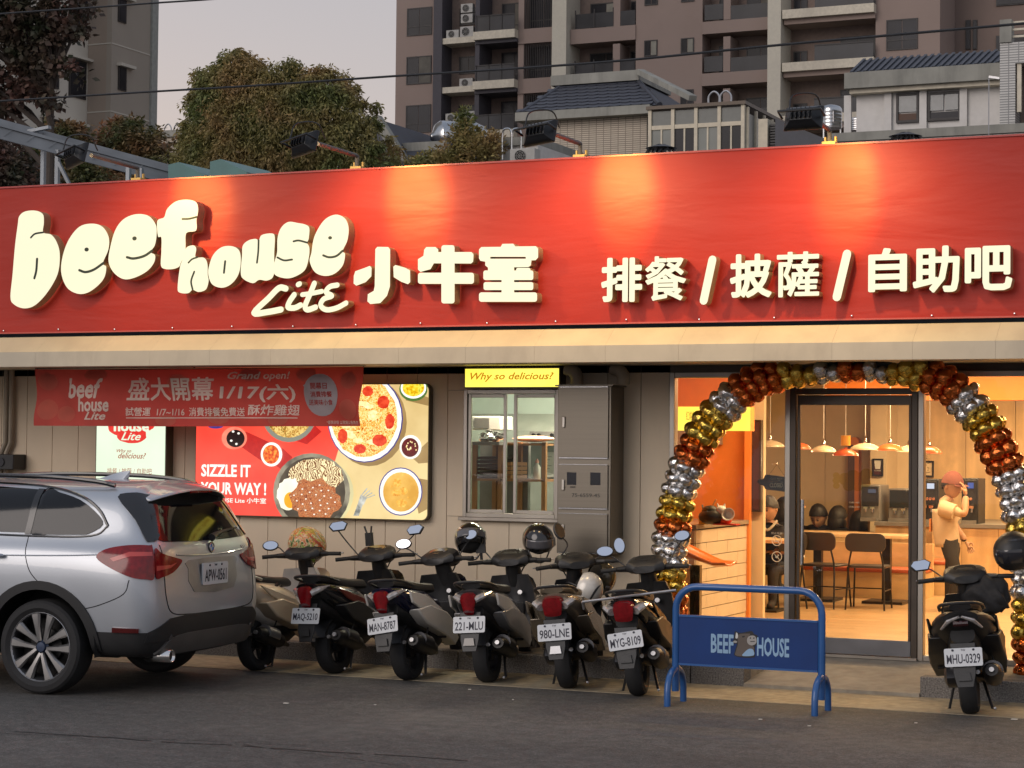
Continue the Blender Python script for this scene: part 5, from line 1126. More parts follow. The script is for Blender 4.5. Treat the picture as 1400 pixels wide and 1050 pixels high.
 loft([(.90, .50, .22, .30, 0), (.96, .58, .30, .42, -.15), (1.03, .66, .30, .40, -.3), (1.10, .68, .24, .28, -.3), (1.14, .68, .12, .14, -.3)], 16).build('front_cowl', body, **L)
 A().prism(rrect(-.09, .09, .42, .62, .03), (.845, 0, 0), (0, 1, 0), (0, 0, 1), (-.02, 0, 0)).build('glove_box', trim, bevel=.01, **L)
 A().tube([(.83, -.07, .70), (.80, -.07, .705)], .02, 10).build('ignition', M_alu, **L)
 # fork + front fender
 for s in (-1, 1): A().tube([(1.06, s * .07, .62), (1.25, s * .075, .235)], .02, 8).build('fork_leg', M_black, **L)
 A().rings([[Vector((1.25 + math.cos(a) * r, y, .235 + math.sin(a) * r)) for a, r in [(R(d), .275) for d in range(30, 171, 20)] + [(R(d), .26) for d in range(170, 29, -20)]] for y in (-.07, -.05, .05, .07)]).build('front_fender', body, **L)
 # handlebar cover, meter, grips, levers, mirrors
 hm = Matrix.Translation((.86, 0, .98)) @ Matrix.Rotation(steer, 4, 'Z')
 def H(mb):
  mb.v = [tuple(hm @ Vector(v)) for v in mb.v]; return mb
 bz = P.get('bz', 0.0)
 H(MB().rings([ring(-.12, 0, -.01 + bz, .18, .06, 14), ring(-.07, 0, .01 + bz, .32, .12, 14), ring(.03, 0, .03 + bz, .32, .15, 14), ring(.12, 0, .0 + bz, .24, .14, 14), ring(.18, 0, -.03 + bz, .12, .08, 14)])).build('handlebar_cover', P.get('bar', M_black), **L)
 H(MB().tube([(.0, 0, -.02), (.08, 0, -.2)], [.06, .075], 12)).build('steering_neck', M_black, **L)
 mt = H(MB().prism(circ(0, 0, .082, .062, 18), (-.03, 0, .076 + bz), (0, -1, 0), (.8, 0, .35), (-.003, 0, .006))).build('meter', P.get('meter', mat('meter face', (.04, .038, .035), .1, coat=.7)), **L)
 for s in (-1, 1):
  H(MB().tube([(-.02, s * .13, .0 + bz), (-.05, s * .22, .0 + bz), (-.075, s * .24, .0 + bz)], [.03, .022, .018], 8)).build('bar_end', M_black, **L)
  H(MB().tube([(-.07, s * .235, bz), (-.10, s * .35, bz - .005)], [.019, .019], 10)).build('grip', M_rubber, **L)
  H(MB().tube([(.0, s * .20, .01 + bz), (.0, s * .28, .0 + bz), (-.03, s * .36, .0 + bz)], .007, 6)).build('brake_lever', M_alu, **L)
  if s in P.get('mir', (-1, 1)):
   mx, my, mz = P.get('m' + ('L' if s > 0 else 'R'), (.0, .30, .22))
   H(MB().tube(smooth_line([(.0, s * .17, .02 + bz), (.02, s * (my - .06), .04 + mz * .4), (mx, s * my, mz - .04)], 4), .006, 6)).build('mirror_stem', M_black, **L)
   # mirror head faces rearward and slightly inward/upward
   n_ = Vector((-1, -s * .25, .45)).normalized(); ux_ = Vector((0, 0, 1)).cross(n_).normalized(); uy_ = n_.cross(ux_)
   c_ = Vector((mx, s * my, mz)); sh_ = P.get('msh', 'oval')
   ol_ = [(.062 * math.cos(a) * (1.0 if sh_ == 'oval' else (1.1 if math.cos(a * 2) > -.3 else 1)), .042 * math.sin(a)) for a in [2 * math.pi * i / 16 for i in range(16)]] if sh_ != 'hex' else [(-.07, .0), (-.045, .035), (.04, .045), (.075, .02), (.05, -.035), (-.04, -.04)]
   if sh_ == 'tall': ol_ = [(y, x) for x, y in ol_]
   hd_ = H(MB().prism([(x * 1.16, y * 1.18) for x, y in ol_], c_ + n_ * .0, ux_, uy_, -n_ * .022)).build('mirror', M_black, bevel=.006, **L)
   H(MB().prism(ol_, c_ + n_ * .0005, ux_, uy_, n_ * .0015)).build('mirror_glass', M_mirror, hd_, local=True)
 # stand, cables
 A().tube([(.30, .10, .26), (.24, .16, .02), (.22, .20, .012)], .010, 6).build('side_stand', M_black, **L)
 A().tube([(.14, -.10, .22), (-.02, -.15, .04), (-.14, -.17, .05)], .011, 6).build('centre_stand', M_rim, **L)
 A().ell((-.15, -.172, .052), (.012, .012, .012), 8, 5).build('stand_foot', M_alu, **L)
 H(MB().tube(smooth_line([(.02, -.16, .0), (.09, -.10, -.03), (.10, -.02, -.16)], 4), .006, 5).tube(smooth_line([(.02, .16, .0), (.10, .08, -.04), (.11, .02, -.16)], 4), .006, 5)).build('cable', M_black, **L)
 # fuller lower fairings, foot pegs, round reflector, number of small fittings
 for s in (-1, 1):
  A().rings([[Vector((x, s * (y0 + dy), z)) for x, z, dy in ((.60, .30, 0), (.52, .24, .01), (.25, .36, .03), (-.05, .47, .02), (-.18, .60, .0), (.05, .62, .02), (.35, .54, .03), (.58, .42, .01))] for y0 in (.10, .155 * S)]).build('side_fairing', P.get('skirt', trim), bevel=.012, **L)
  A().tube([(.30, s * .15, .33), (.30, s * .22, .33)], .012, 6).build('foot_peg', M_rubber, **L)
 A().tube([(-.20, -.075, .33), (-.22, -.078, .335)], .016, 10).build('side_reflector', M_clear, **L)
 A().tube(smooth_line([(.1, -.16, .45), (-.05, -.19, .36), (-.12, -.12, .28)], 4), .007, 5).build('hose', M_rubber, **L)
 t.scale = (.91, .98, .91)
 return t, hm
# ---------------------------------------------------------------- helmets
def helmet(label, px, py, Y, rot, m, kind='open', r=.14, accents=()):
 c = onY(px, py, Y); t = thing('helmet', label, 'helmet', c, tuple(R(a) for a in rot)); L = dict(parent=t, local=True)
 # x forward (face), z up
 def sh(u, v, k=1.0):
  a = 2 * math.pi * u; b = math.pi * (.02 + (.66 if kind == 'open' else .80) * v)
  x, y, z = math.sin(b) * math.cos(a) * 1.12, math.sin(b) * math.sin(a) * .96, math.cos(b)
  return Vector((x * r * k, y * r * k, z * r * k))
 if kind == 'open': MB().grid(lambda u, v: sh(u, v), 28, 12).grid(lambda u, v: sh(u, v, .86), 28, 12).build('shell', m, smooth=180, **L);
 else:
  s_ = MB()
  nu, nv = 28, 14
  for k_ in (1.0, .87):
   P_ = [[sh(i / nu, j / nv, k_) for i in range(nu)] for j in range(nv + 1)]; b = len(s_.v); s_.v += [tuple(p) for row in P_ for p in row]
   for j in range(nv):
    for i in range(nu):
     a = (i + .5) / nu; a = min(a, 1 - a); v = (j + .5) / nv
     if a < .17 and .48 < v < .80: continue
     s_.f.append((b + j * nu + i, b + j * nu + (i + 1) % nu, b + (j + 1) * nu + (i + 1) % nu, b + (j + 1) * nu + i)); s_.m.append(0)
  s_.build('shell', m, smooth=180, **L)
  MB().grid(lambda u, v: sh((u - .5) * .36 % 1, .47 + .34 * v, .99), 14, 6).build('visor', mat('visor dark', (.02, .02, .025), .08, coat=.8), smooth=180, **L)
 MB().ell((0, 0, 0), (r * .93, r * .82, r * .86), 16, 10).build('lining', mat('helmet lining', (.012, .012, .012), .9), **L)
 if kind == 'open':
  MB().grid(lambda u, v: Vector((r * (1.13 + .04 * v) * math.cos((u - .5) * 2.2), r * (1.0 + .04 * v) * math.sin((u - .5) * 2.2), r * (.28 - .52 * v))), 12, 5).build('visor', mat('clear visor', (.08, .08, .09), .08, coat=.8), smooth=180, solid=.003, **L)
  MB().tube(smooth_line([(0, r * .85, -r * .3), (.02, r * .3, -r * 1.35), (.0, -r * .5, -r * 1.2), (0, -r * .85, -r * .3)], 5), .006, 5).build('chin_strap', M_black, **L)
 for i, (mm, pts, wd_) in enumerate(accents):
  g_ = MB()
  for (u0, v0, u1, v1) in pts:
   K = 8
   for k in range(K):
    ua, va = u0 + (u1 - u0) * k / K, v0 + (v1 - v0) * k / K; ub, vb = u0 + (u1 - u0) * (k + 1) / K, v0 + (v1 - v0) * (k + 1) / K
    w0 = wd_ * math.sin(math.pi * (k + .2) / (K + .4)); w1 = wd_ * math.sin(math.pi * (k + 1.2) / (K + .4))
    g_.poly([sh(ua, va - w0, 1.012), sh(ub, vb - w1, 1.012), sh(ub, vb + w1, 1.012), sh(ua, va + w0, 1.012)])
  g_.build('stripe', mm, smooth=180, **L)
 return t
cream = pbody((.74, .61, .44), .3, .1); blk = pbody((.012, .012, .013), .15, 0); whit = pbody((.62, .60, .56), .25, .1); nav = pbody((.012, .014, .04), .15, .2); brn = pbody((.27, .225, .17), .25, .5); gry = pbody((.06, .06, .064), .3, .3)
S1, h1 = scooter('cream retro scooter with white leg shield and dark winged sticker, beside the car tail', 352, 917, 88, -4, dict(body=cream, trim=mat('white enamel', (.68, .64, .58), .3, coat=.4), panel=cream, inner=mat('white enamel', (.5, .47, .43), .3), skirt=cream, plate='MRR-1171', lamp='wide', w=1.15, rail=M_alu, mir=(1,), mL=(.0, .30, .10), steer=14, meter=mat('meter dark', (.05, .05, .05), .2, coat=.6), shield=M_alu))
S2, h2 = scooter('black scooter with red side stripe and plate MAQ-5210, in front of the poster', 459, 921, 88, -5, dict(body=blk, panel=mat('dark red stripe', (.16, .03, .02), .3), plate='MAQ-5210', mir=(1, -1), mL=(.0, .34, .30), mR=(.0, .34, .22), msh='hex', zp=.53, proll=-3, steer=12, w=1.06))
S3, h3 = scooter('white and navy scooter with black seat and plate MAN-8787', 560, 930, 92, -6, dict(body=nav, panel=whit, skirt=whit, plate='MAN-8787', big=1, mir=(1, -1), mL=(.02, .36, .17), mR=(.0, .30, .2), zp=.50, proll=5, steer=-6, trim=M_black))
S4, h4 = scooter('dark scooter with silver side panels and plate 221-MLU under a black helmet', 668, 933, 97, -4, dict(body=gry, panel=whit, skirt=mat('silver fairing', (.30, .30, .31), .3, .3, coat=.4), inner=gry, plate='221-MLU', big=1, mir=(1, -1), mL=(.0, .30, .15), mR=(.0, .2, .14), msh='hex', zp=.52, lamp='v', steer=2, refl=M_grey))
S5, h5 = scooter('brown and white scooter with large red tail lamp and plate 980-LNE', 778, 941, 103, -6, dict(body=brn, panel=brn, skirt=brn, plate='980-LNE', big=1, mir=(-1, 1), mL=(.0, .10, .30), mR=(.02, .40, .12), msh='tall', zp=.50, lamp='wide', w=1.12, steer=26, refl=M_alu, seat=mat('tan seat', (.20, .16, .11), .45)))
S6, h6 = scooter('black scooter with chrome carrier bar and plate MYG-8109, left of the blue barrier', 874, 951, 101, -5, dict(body=blk, panel=blk, plate='MYG-8109', mir=(1, -1), mL=(.0, .33, .16), mR=(.0, .30, .25), zp=.48, proll=6, lamp='wide', steer=-4))
S7, h7 = scooter('black sport scooter with plate MHU-0329 at the right edge of the photo', 1328, 976, 99, -5, dict(body=mat('matt black', (.014, .014, .015), .45), panel=gry, plate='MHU-0329', mir=(1,), mL=(.0, .32, .12), msh='hex', zp=.47, lamp='slim', steer=4, w=1.2))
MB().prism(circ(0, .60, .105, .17, 20), (.80, 0, 0), (0, 1, 0), (.12, 0, 1), (-.02, 0, 0)).build('leg_shield_pad', mat('brown pad', (.10, .06, .045), .6), S1, local=True)
# chrome carrier bar across MYG-8109 and phone holders
MB().tube([(-.42, .30, .80), (-.30, -.38, .84)], .011, 8).tube([(-.42, .30, .80), (-.38, .30, .74)], .008, 6).build('carrier_bar', M_alu, S6, local=True)
MB().box(.80, .84, .02, .08, 1.08, 1.2).tube([(.82, .03, 1.2), (.82, .02, 1.26)], .008, 6).tube([(.82, .07, 1.2), (.82, .09, 1.26)], .008, 6).build('phone_holder', M_black, S2, local=True)
MB().box(.84, .87, .22, .30, 1.06, 1.22).tube([(.86, .26, 1.0), (.86, .26, 1.08)], .012, 6).build('phone_holder', M_black, S4, local=True)
# winged sticker on the cream scooter
MB().prism([(.16, .52), (.10, .60), (.02, .58), (-.06, .62), (-.03, .68), (.04, .66), (.06, .74), (.10, .76), (.10, .70), (.15, .74), (.16, .64), (.22, .58), (.24, .50)], (0, -.166, 0), (1, 0, 0), (0, 0, 1), (0, -.012, 0)).build('sticker', mat('sticker dark', (.04, .03, .028), .5), S1, local=True)
def yof(t, x=.86): return t.location.y + x * math.sin(t.rotation_euler.z)
hm_y = mat('helmet yellow graphic', (.50, .40, .10), .25, coat=.6, var=.5, scale=30); hm_r = mat('helmet red graphic', (.42, .07, .03), .3); hm_g = mat('helmet green', (.25, .40, .06), .3)
hm_b = pmat('helmet graphic', [(20, 18, 16), (214, 190, 90), (200, 70, 30), (226, 214, 170), (90, 120, 30), (20, 16, 14)], 0, 22, 1.5)
hm_b.node_tree.links.new([q for q in hm_b.node_tree.nodes if q.type == 'VALTORGB'][0].outputs[0], hm_b.node_tree.nodes['Principled BSDF'].inputs['Base Color'])
helmet('full face helmet with green, yellow and red graphics on the cream scooter', 420, 745, yof(S1), (0, 28, 20), hm_b, 'full', .150, [(hm_y, [(.0, .1, .9, .42), (.1, .2, .5, .40), (.55, .25, .95, .3), (.3, .35, .8, .12)], .09), (hm_r, [(.7, .3, .95, .48), (.2, .1, .7, .33)], .03), (hm_g, [(.72, .6, .98, .9), (.80, .45, .84, .75), (.6, .15, .66, .5)], .045), (mat('helmet cream graphic', (.55, .5, .4), .3), [(.75, .12, .9, .35), (.5, .3, .7, .1)], .03)])
helmet('black and white patterned helmet hanging on the MAN-8787 scooter', 643, 737, yof(S3) + .05, (0, -25, -60), blk, 'open', .135, [(whit, [(.05, .35, .5, .2), (.3, .1, .7, .45), (.55, .5, .95, .3), (.7, .15, .9, .6), (.1, .6, .4, .5)], .05), (hm_y, [(.4, .55, .6, .3)], .03)])
helmet('glossy black helmet on the 221-MLU scooter', 736, 738, yof(S4) + .05, (5, 14, -50), blk, 'open', .135, [(mat('gold strip', (.4, .28, .1), .3), [(.05, .1, .5, .2)], .02)])
helmet('white and grey helmet hanging from the front hook of the 980-LNE scooter', 803, 806, yof(S5, .72), (20, 110, 30), whit, 'open', .125, [(gry, [(.1, .5, .6, .3), (.6, .3, .9, .5)], .04)])
helmet('dark olive helmet hanging behind the 980-LNE handlebar', 822, 789, yof(S5) + .25, (0, 100, 60), pbody((.05, .045, .03), .25, .2), 'open', .125)
helmet('matt black full face helmet on the scooter at the right edge', 1386, 754, yof(S7, .8) - .1, (0, 8, -115), mat('matt black', (.014, .014, .015), .45), 'full', .145, [(gry, [(.05, .3, .45, .3)], .03)])
# dark rain jacket bundled over the right scooter's bars
c = onY(1352, 812, yof(S7, .75))
def jf(u, v):
 a, b = 2 * math.pi * u, math.pi * (.02 + .96 * v); d = Vector((math.sin(b) * math.cos(a), math.sin(b) * math.sin(a), math.cos(b)))
 k = 1 + .30 * noise.noise(d * 1.6) + .16 * abs(noise.noise(Vector((d.x * 5, d.y * 5, d.z * 2)))) - .05 * math.sin(9 * d.x + 6 * d.z)
 return c + Vector((d.x * .17 * k, d.y * .10 * k, d.z * .12 * k - .05 * d.x * d.x))
o = MB().grid(jf, 48, 26).build('rolled_jacket', mat('jacket cloth', (.016, .016, .018), .8, bump=.004, bscale=45), smooth=180)
tag(o, 'black rain jacket bundled over the bars of the rightmost scooter', 'jacket')
# ================================================================ blue barrier
A0, B0 = onZ(925, 962), onZ(1124, 974); by = 13.78
ax0, ax1 = A0.x - .005, B0.x + .005
Mbl_ = mat('blue enamel', (.022, .10, .30), .3, var=.08, scale=4, coat=.35); Mbp = mat('blue sheet', (.006, .038, .17), .5, var=.12, scale=3, spec=.3); Mlb = mat('print light blue', (.26, .42, .60), .5)
zt_ = onY(1027, 800, by).z
br = thing('crowd_barrier', 'blue steel barrier with a BEEF HOUSE bull emblem in front of the door', 'barrier', ((ax0 + ax1) / 2, by, 0))
xa, xb = ax0, ax1; rr_ = .16; rad = .026
zt_ -= rad
arc = [(xa, by, .09)] + [(xa, by, zt_ - rr_)] + [(xa + rr_ - rr_ * math.cos(a), by, zt_ - rr_ + rr_ * math.sin(a)) for a in [R(k) for k in range(15, 91, 15)]] + [(xb - rr_ + rr_ * math.sin(a), by, zt_ - rr_ + rr_ * math.cos(a)) for a in [R(k) for k in range(0, 91, 15)]] + [(xb, by, .09)]
MB().tube(arc, rad, 14).build('hoop', Mbl_, br)
z1, z0 = onY(1027, 853, by).z, onY(1027, 906 + 9, by).z
z1 = onY(1010, 845, by).z; z0 = onY(1010, 912, by).z
MB().box(xa + rad, xb - rad, by - .008, by + .008, z0, z1).build('sheet', Mbp, br)
MB().bar((xa + rad, by, z1), (xb - rad, by, z1), .03, .014).build('rail', Mbl_, br); MB().bar((xa + rad, by, z0), (xb - rad, by, z0), .03, .014).build('rail', Mbl_, br)
for x in (xa, xb): MB().tube([(x, by - .17, 0), (x, by - .17, .10)] + [(x, by - .17 * math.cos(a), .10 + .15 * math.sin(a)) for a in [R(k) for k in range(20, 161, 20)]] + [(x, by + .17, .10), (x, by + .17, 0)], .024, 12).build('foot', Mbl_, br)
yf = by - .0085
def bt(st, x0, y0, x1, y1):
 a0, a1, c0, c1 = rect(x0, y0, x1, y1, yf); return MB().add(fat_text(st, .028, w=a1 - a0, h=c1 - c0, ext=.001), wallM((a0 + a1) / 2, yf - .0003, (c0 + c1) / 2))
bt('BEEF', 972, 867, 1003, 893).build('lettering', Mlb, br); bt('HOUSE', 1035, 872, 1079, 898).build('lettering', Mlb, br)
def bz_(x, y): q = onY(880 + x / 4.2, 740 + y / 4.2, yf); return (q.x, q.z)
Mbk = mat('emblem outline', (.012, .012, .014), .5); Mbr = mat('emblem brown', (.11, .085, .07), .5); Mbg2 = mat('emblem grey', (.36, .34, .32), .5)
def em(pts, m, k, nm, sm=True):
 P_ = [bz_(*p) for p in pts]; P_ = smooth_loop(P_, 4) if sm else P_
 union_prism([P_], [], wallM(0, yf - .0004 - .0008 * k, 0), .0006, smi=0).build(nm, m, br)
em([(506, 580), (518, 562), (524, 518), (545, 524), (565, 525), (600, 518), (622, 516), (634, 532), (655, 545), (655, 590), (640, 605), (640, 655), (630, 668), (575, 668), (524, 658), (524, 630), (535, 590), (512, 590)], Mbk, 0, 'emblem_outline')
em([(528, 654), (532, 625), (542, 590), (540, 560), (548, 535), (575, 530), (600, 530), (612, 532), (600, 560), (600, 590), (632, 605), (632, 640), (622, 658), (575, 660)], Mbr, 1, 'emblem_head')
em([(528, 555), (532, 524), (542, 535), (540, 556)], mat('emblem white', (.6, .6, .58), .5), 2, 'emblem_horn'); em([(514, 578), (524, 570), (538, 576), (530, 584)], Mbg2, 2, 'emblem_ear')
em([(594, 566), (606, 545), (634, 542), (648, 560), (646, 585), (625, 598), (602, 590)], Mbg2, 3, 'emblem_muzzle'); em([(568, 658), (582, 635), (605, 618), (628, 622), (632, 655)], Mlb, 2, 'emblem_chest')
em([(610, 555), (615, 551), (618, 557), (612, 560)], Mbk, 4, 'emblem_nostril'); em([(630, 555), (635, 551), (638, 557), (632, 560)], Mbk, 4, 'emblem_nostril'); em([(612, 574), (640, 572), (640, 576), (614, 578)], Mbk, 4, 'emblem_mouth', False); em([(566, 546), (580, 543), (580, 550), (568, 552)], Mbk, 2, 'emblem_eye')
# orange moulded seat on a black post, outside the left glass
c = onY(962, 768, YW + .38)
os_ = thing('orange_stand', 'orange moulded seat on a black post just inside the left glass', 'seat', (c.x, c.y, ZF))
def osf(u, v):
 x = c.x - .22 + .46 * u; e_ = 1 - u; return (x, c.y - .16 + .32 * v, c.z - .02 + .17 * max(0, e_ - .25) ** 1.1 * 1.2 - .05 * math.sin(math.pi * v) * e_ + .02 * (2 * v - 1) ** 2)
MB().grid(osf, 16, 10).build('seat_shell', mat('orange plastic', (.78, .16, .02), .28, coat=.3), os_, solid=.018, smooth=180)
for px in (948, 955): q = onY(px, 800, YW + .38); MB().box(q.x - .02, q.x + .02, q.y - .03, q.y + .03, ZF, c.z - .03).build('post', M_gloss, os_)
# ================================================================ balloon arch
ya = YS + .62
ctr = [(917, 868), (915, 820), (914, 770), (920, 715), (932, 660), (952, 610), (982, 565), (1020, 530), (1070, 508), (1130, 498), (1190, 496), (1250, 506), (1300, 530), (1335, 565), (1362, 610), (1384, 660), (1400, 715), (1408, 770), (1410, 820), (1412, 880), (1413, 925)]
P3 = [onY(x, y, ya) for x, y in ctr]; path = smooth_line(P3, 8)
arch = thing('balloon_arch', 'arch of foil balloons in copper, gold and silver bands around the shop door', 'balloon arch', ((P3[0].x + P3[-1].x) / 2, ya, .15))
MB().tube(path, .02, 8).build('frame_pole', M_grey, arch)
def foil(name, c):
 m = mat(name, c, .16, 1, var=.12, scale=30, bump=.010, bscale=34); return m
FM = [foil('copper foil', (.62, .16, .04)), foil('gold foil', (.72, .50, .10)), foil('silver foil', (.72, .71, .70))]
protos = []
for mi in range(3):
 for k in range(3):
  m_ = MB(); nu, nv = 20, 10; ph = k * 2.1
  def bf(u, v):
   a = 2 * math.pi * u; b = math.pi * v; cr_2 = abs(math.sin(a * 9 + ph)) * max(0, math.sin(b)) ** 6; r = .078 * (1 - .10 * cr_2) * (1 + .05 * noise.noise((math.cos(a) * 2, math.sin(a) * 2, ph)))
   return Vector((r * math.sin(b) * math.cos(a), r * math.sin(b) * math.sin(a) * .92, -.050 * math.copysign(abs(math.cos(b)) ** .8, math.cos(b)) * (1 + .25 * noise.noise((math.cos(a) * 3 * math.sin(b), math.sin(a) * 3, ph + 5)))))
  P_ = [[bf(i / nu, j / nv) for i in range(nu)] for j in range(nv + 1)]; m_.rings(P_, False); o = m_.build('balloon', FM[mi], smooth=75); protos.append(o)
used = set(); n_b = 0
# arc length table
segs = [0]
for i in range(1, len(path)): segs.append(segs[-1] + (path[i] - path[i - 1]).length)
tot = segs[-1]; step = .098; s_ = .0; k = 0
band = [0, 2, 1]      # copper, silver, gold repeating
starts = [0, 0, 0]
# colour by place along the arch, read off the photograph (pixel path index -> colour)
bands = [(868, 1), (820, 2), (770, 2), (745, 0), (700, 1), (665, 2), (620, 0), (585, 1), (555, 2), (530, 0)]
def col_at(p, s):
 f = s / tot * (len(ctr) - 1)
 seq = [(0.0, 0), (1.0, 1), (1.8, 2), (2.55, 0), (3.15, 1), (3.75, 2), (4.6, 0), (5.3, 1), (6.1, 2), (6.9, 0), (7.9, 1), (8.9, 2), (9.75, 0), (10.35, 2), (11.0, 1), (11.7, 0), (12.7, 2), (13.4, 1), (14.2, 0), (15.05, 2), (16.2, 1), (17.1, 2), (18.3, 1), (19.2, 0)]
 c = 0
 for a, b in seq:
  if f >= a: c = b
 return c
def at_s(s):
 for i in range(1, len(path)):
  if segs[i] >= s: t = (s - segs[i - 1]) / (segs[i] - segs[i - 1]); return path[i - 1].lerp(path[i], t), (path[i] - path[i - 1]).normalized()
 return path[-1], (path[-1] - path[-2]).normalized()
while s_ < tot and n_b < 298:
 p, d = at_s(s_); cI = col_at(p, s_)
 nrm_ = Vector((0, 1, 0)); sd_ = d.cross(nrm_).normalized()
 for j in range(6):
  a = 2 * math.pi * (j + (.5 if k % 2 else 0)) / 6 + .15 * noise.noise((k, j, 0)); rad_ = nrm_ * math.cos(a) + sd_ * math.sin(a)
  if math.cos(a) > .75 : continue       # rear ones are never seen and would press on the glass
  q = p + rad_ * (.088 + .012 * noise.noise((k * 3, j, 1)))
  if q.z > 2.45: continue
  o = protos[cI * 3 + (k + j) % 3]
  if o in used: o = inst(o, arch)
  else: used.add(o)
  o.parent = arch; o.location = q - WM[arch].translation
  ax = rad_.lerp(d, .35).normalized() if False else (rad_ * .55 + d * .84 * (1 if j % 2 else -1)).normalized()
  o.rotation_mode = 'QUATERNION'; o.rotation_quaternion = (rad_ * .5 + d * .86).normalized().to_track_quat('Z', 'X'); s2 = random.uniform(.9, 1.12); o.scale = (s2, s2, s2 * random.uniform(.9, 1.15)); n_b += 1
 s_ += step; k += 1
for o in protos:
 if o not in used: bpy.data.objects.remove(o)
print('balloons', n_b, k)
MB().lathe([(.22, 0), (.22, .04), (.05, .07), (.03, .2)], Matrix.Translation((P3[0].x, ya, .15)), 16).build('base_weight', M_black, arch)
MB().lathe([(.22, 0), (.22, .04), (.05, .07), (.03, .2)], Matrix.Translation((P3[-1].x, ya, .0)), 16).build('base_weight', M_black, arch)
# ================================================================ silver SUV
M_car = mat('silver metallic paint', (.47, .50, .54), .36, .55, var=.03, scale=2, coat=.9, croug=.03)
M_cglass = mat('tinted car glass', (.006, .007, .009), .06, coat=.2, spec=.35, var=0); M_clad = mat('black cladding', (.02, .02, .021), .55, bump=.0003, bscale=250); M_seam = mat('panel gap', (.008, .008, .009), .8)
cyaw = R(183.5); cl_ = Vector((-math.sin(cyaw), math.cos(cyaw), 0)); cc = onZ(58, 949)
cc = cc - cl_ * .84
car = thing('parked_suv', 'silver estate style SUV parked at the left with plate APW-0561, seen from behind', 'car', (cc.x, cc.y, 0), (0, 0, cyaw))
CL = dict(parent=car, local=True)
HP = [(0, .27), (.70, .27), (.82, .29), (.875, .38), (.90, .60), (.912, .80), (.905, .95), (.88, 1.045), (.825, 1.11), (.755, 1.305), (.685, 1.455), (.55, 1.505), (.28, 1.53), (0, 1.535)]
XR = [-.78, -.80, -.86, -.915, -.935, -.91, -.895, -.885, -.855, -.765, -.66, -.58, -.56, -.56]
rings_ = []
def cring(xs, f, zmax=1.585, gf=1.0):
 P_ = []
 for j, (y, z) in enumerate(HP):
  yy = y * f * (gf if j >= 8 else (1 + (gf - 1) * .5 if j == 7 else 1))
  if z > 1.0: z = 1.0 + (z - 1.0) * (zmax - 1.0) / .585
  P_.append((xs[j], yy, z))
 return [Vector(p) for p in P_] + [Vector((x, -y, z)) for x, y, z in reversed(P_[1:-1])]
for s_, f_ in ((.0, .22), (.004, .42), (.014, .66), (.05, .86), (.125, .955), (.27, .99)): rings_.append(cring([x + s_ for x in XR], f_, gf=.965))
rings_.append(cring([x * .4 + .0 for x in XR], 1.0, gf=.985))
for x, zm, f_ in ((.15, 1.585, 1), (.7, 1.585, 1), (1.25, 1.575, 1), (1.6, 1.50, 1), (1.95, 1.30, 1), (2.25, 1.13, 1), (2.7, 1.08, .99), (3.15, 1.02, .95), (3.38, .95, .84), (3.5, .8, .6)): rings_.append(cring([x] * 14, f_, zm))
cb_ = MB().rings(rings_, False); nR = len(rings_[0]); last_ = (len(rings_) - 1) * nR
for j in range(13):
 a_, b_, c_, d_ = j, j + 1, (nR - j - 1) % nR, (nR - j) % nR
 for base_, fl in ((0, 0), (last_, 1)):
  f_ = [a_, b_, c_, d_]; f_ = [base_ + q for i, q in enumerate(f_) if q not in f_[:i]]
  if len(f_) > 2: cb_.f.append(tuple(f_ if fl else f_[::-1])); cb_.m.append(0)
tmp = cb_.build('tmp', M_car, sub=3)
dg = bpy.context.evaluated_depsgraph_get(); dg.update(); bm_me = bpy.data.meshes.new_from_object(tmp.evaluated_get(dg)); bpy.data.objects.remove(tmp)
BV = BVHTree.FromPolygons([v.co.copy() for v in bm_me.vertices], [tuple(p.vertices) for p in bm_me.polygons])
bo = bpy.data.objects.new('tmpb', bm_me); sc.collection.objects.link(bo)
me = bo.data; bpy.data.objects.remove(bo)
import bmesh
bb = bmesh.new(); bb.from_mesh(me)
AR = .445
def arch_d(v): return min(math.hypot(v.x - x, v.z - .34) for x in (0, 2.67))
kill = [f for f in bb.faces if abs(f.calc_center_median().y) > .56 and arch_d(f.calc_center_median()) < AR]
bmesh.ops.delete(bb, geom=kill, context='FACES')
for v in bb.verts:
 if v.is_boundary and abs(v.co.y) > .5 and arch_d(v.co) < AR + .12:
  x = 0 if v.co.x < 1.3 else 2.67; d = Vector((v.co.x - x, v.co.z - .34)); d = d.normalized() * AR; v.co.x = x + d.x; v.co.z = max(.27, .34 + d.y)
bb.to_mesh(me); bb.free()
for x in (0, 2.67):
 for s in (-1, 1):
  A_ = [R(k) for k in range(-10, 191, 10)]; MB().grid(lambda u, v: (x + (AR + .012) * math.cos(R(-7 + 194 * u)), s * (.52 + .37 * v), .34 + (AR + .012) * math.sin(R(-7 + 194 * u))), 24, 2).prism(clip(circ(x, .34, AR + .012, n=28), -9, 9, .28, 9), (0, s * .52, 0), (1, 0, 0), (0, 0, 1), (0, s * .01, 0)).build('wheel_arch_liner', M_clad, **CL)
me.materials.clear(); me.materials.append(M_car); me.materials.append(M_clad)
for p in me.polygons:
 c = p.center; dark = c.z < .47
 p.material_index = 1 if dark else 0
me.shade_smooth(); me.set_sharp_from_angle(angle=R(45))
co = bpy.data.objects.new('body', me); sc.collection.objects.link(co); co.parent = car; WM[co] = WM[car].copy()
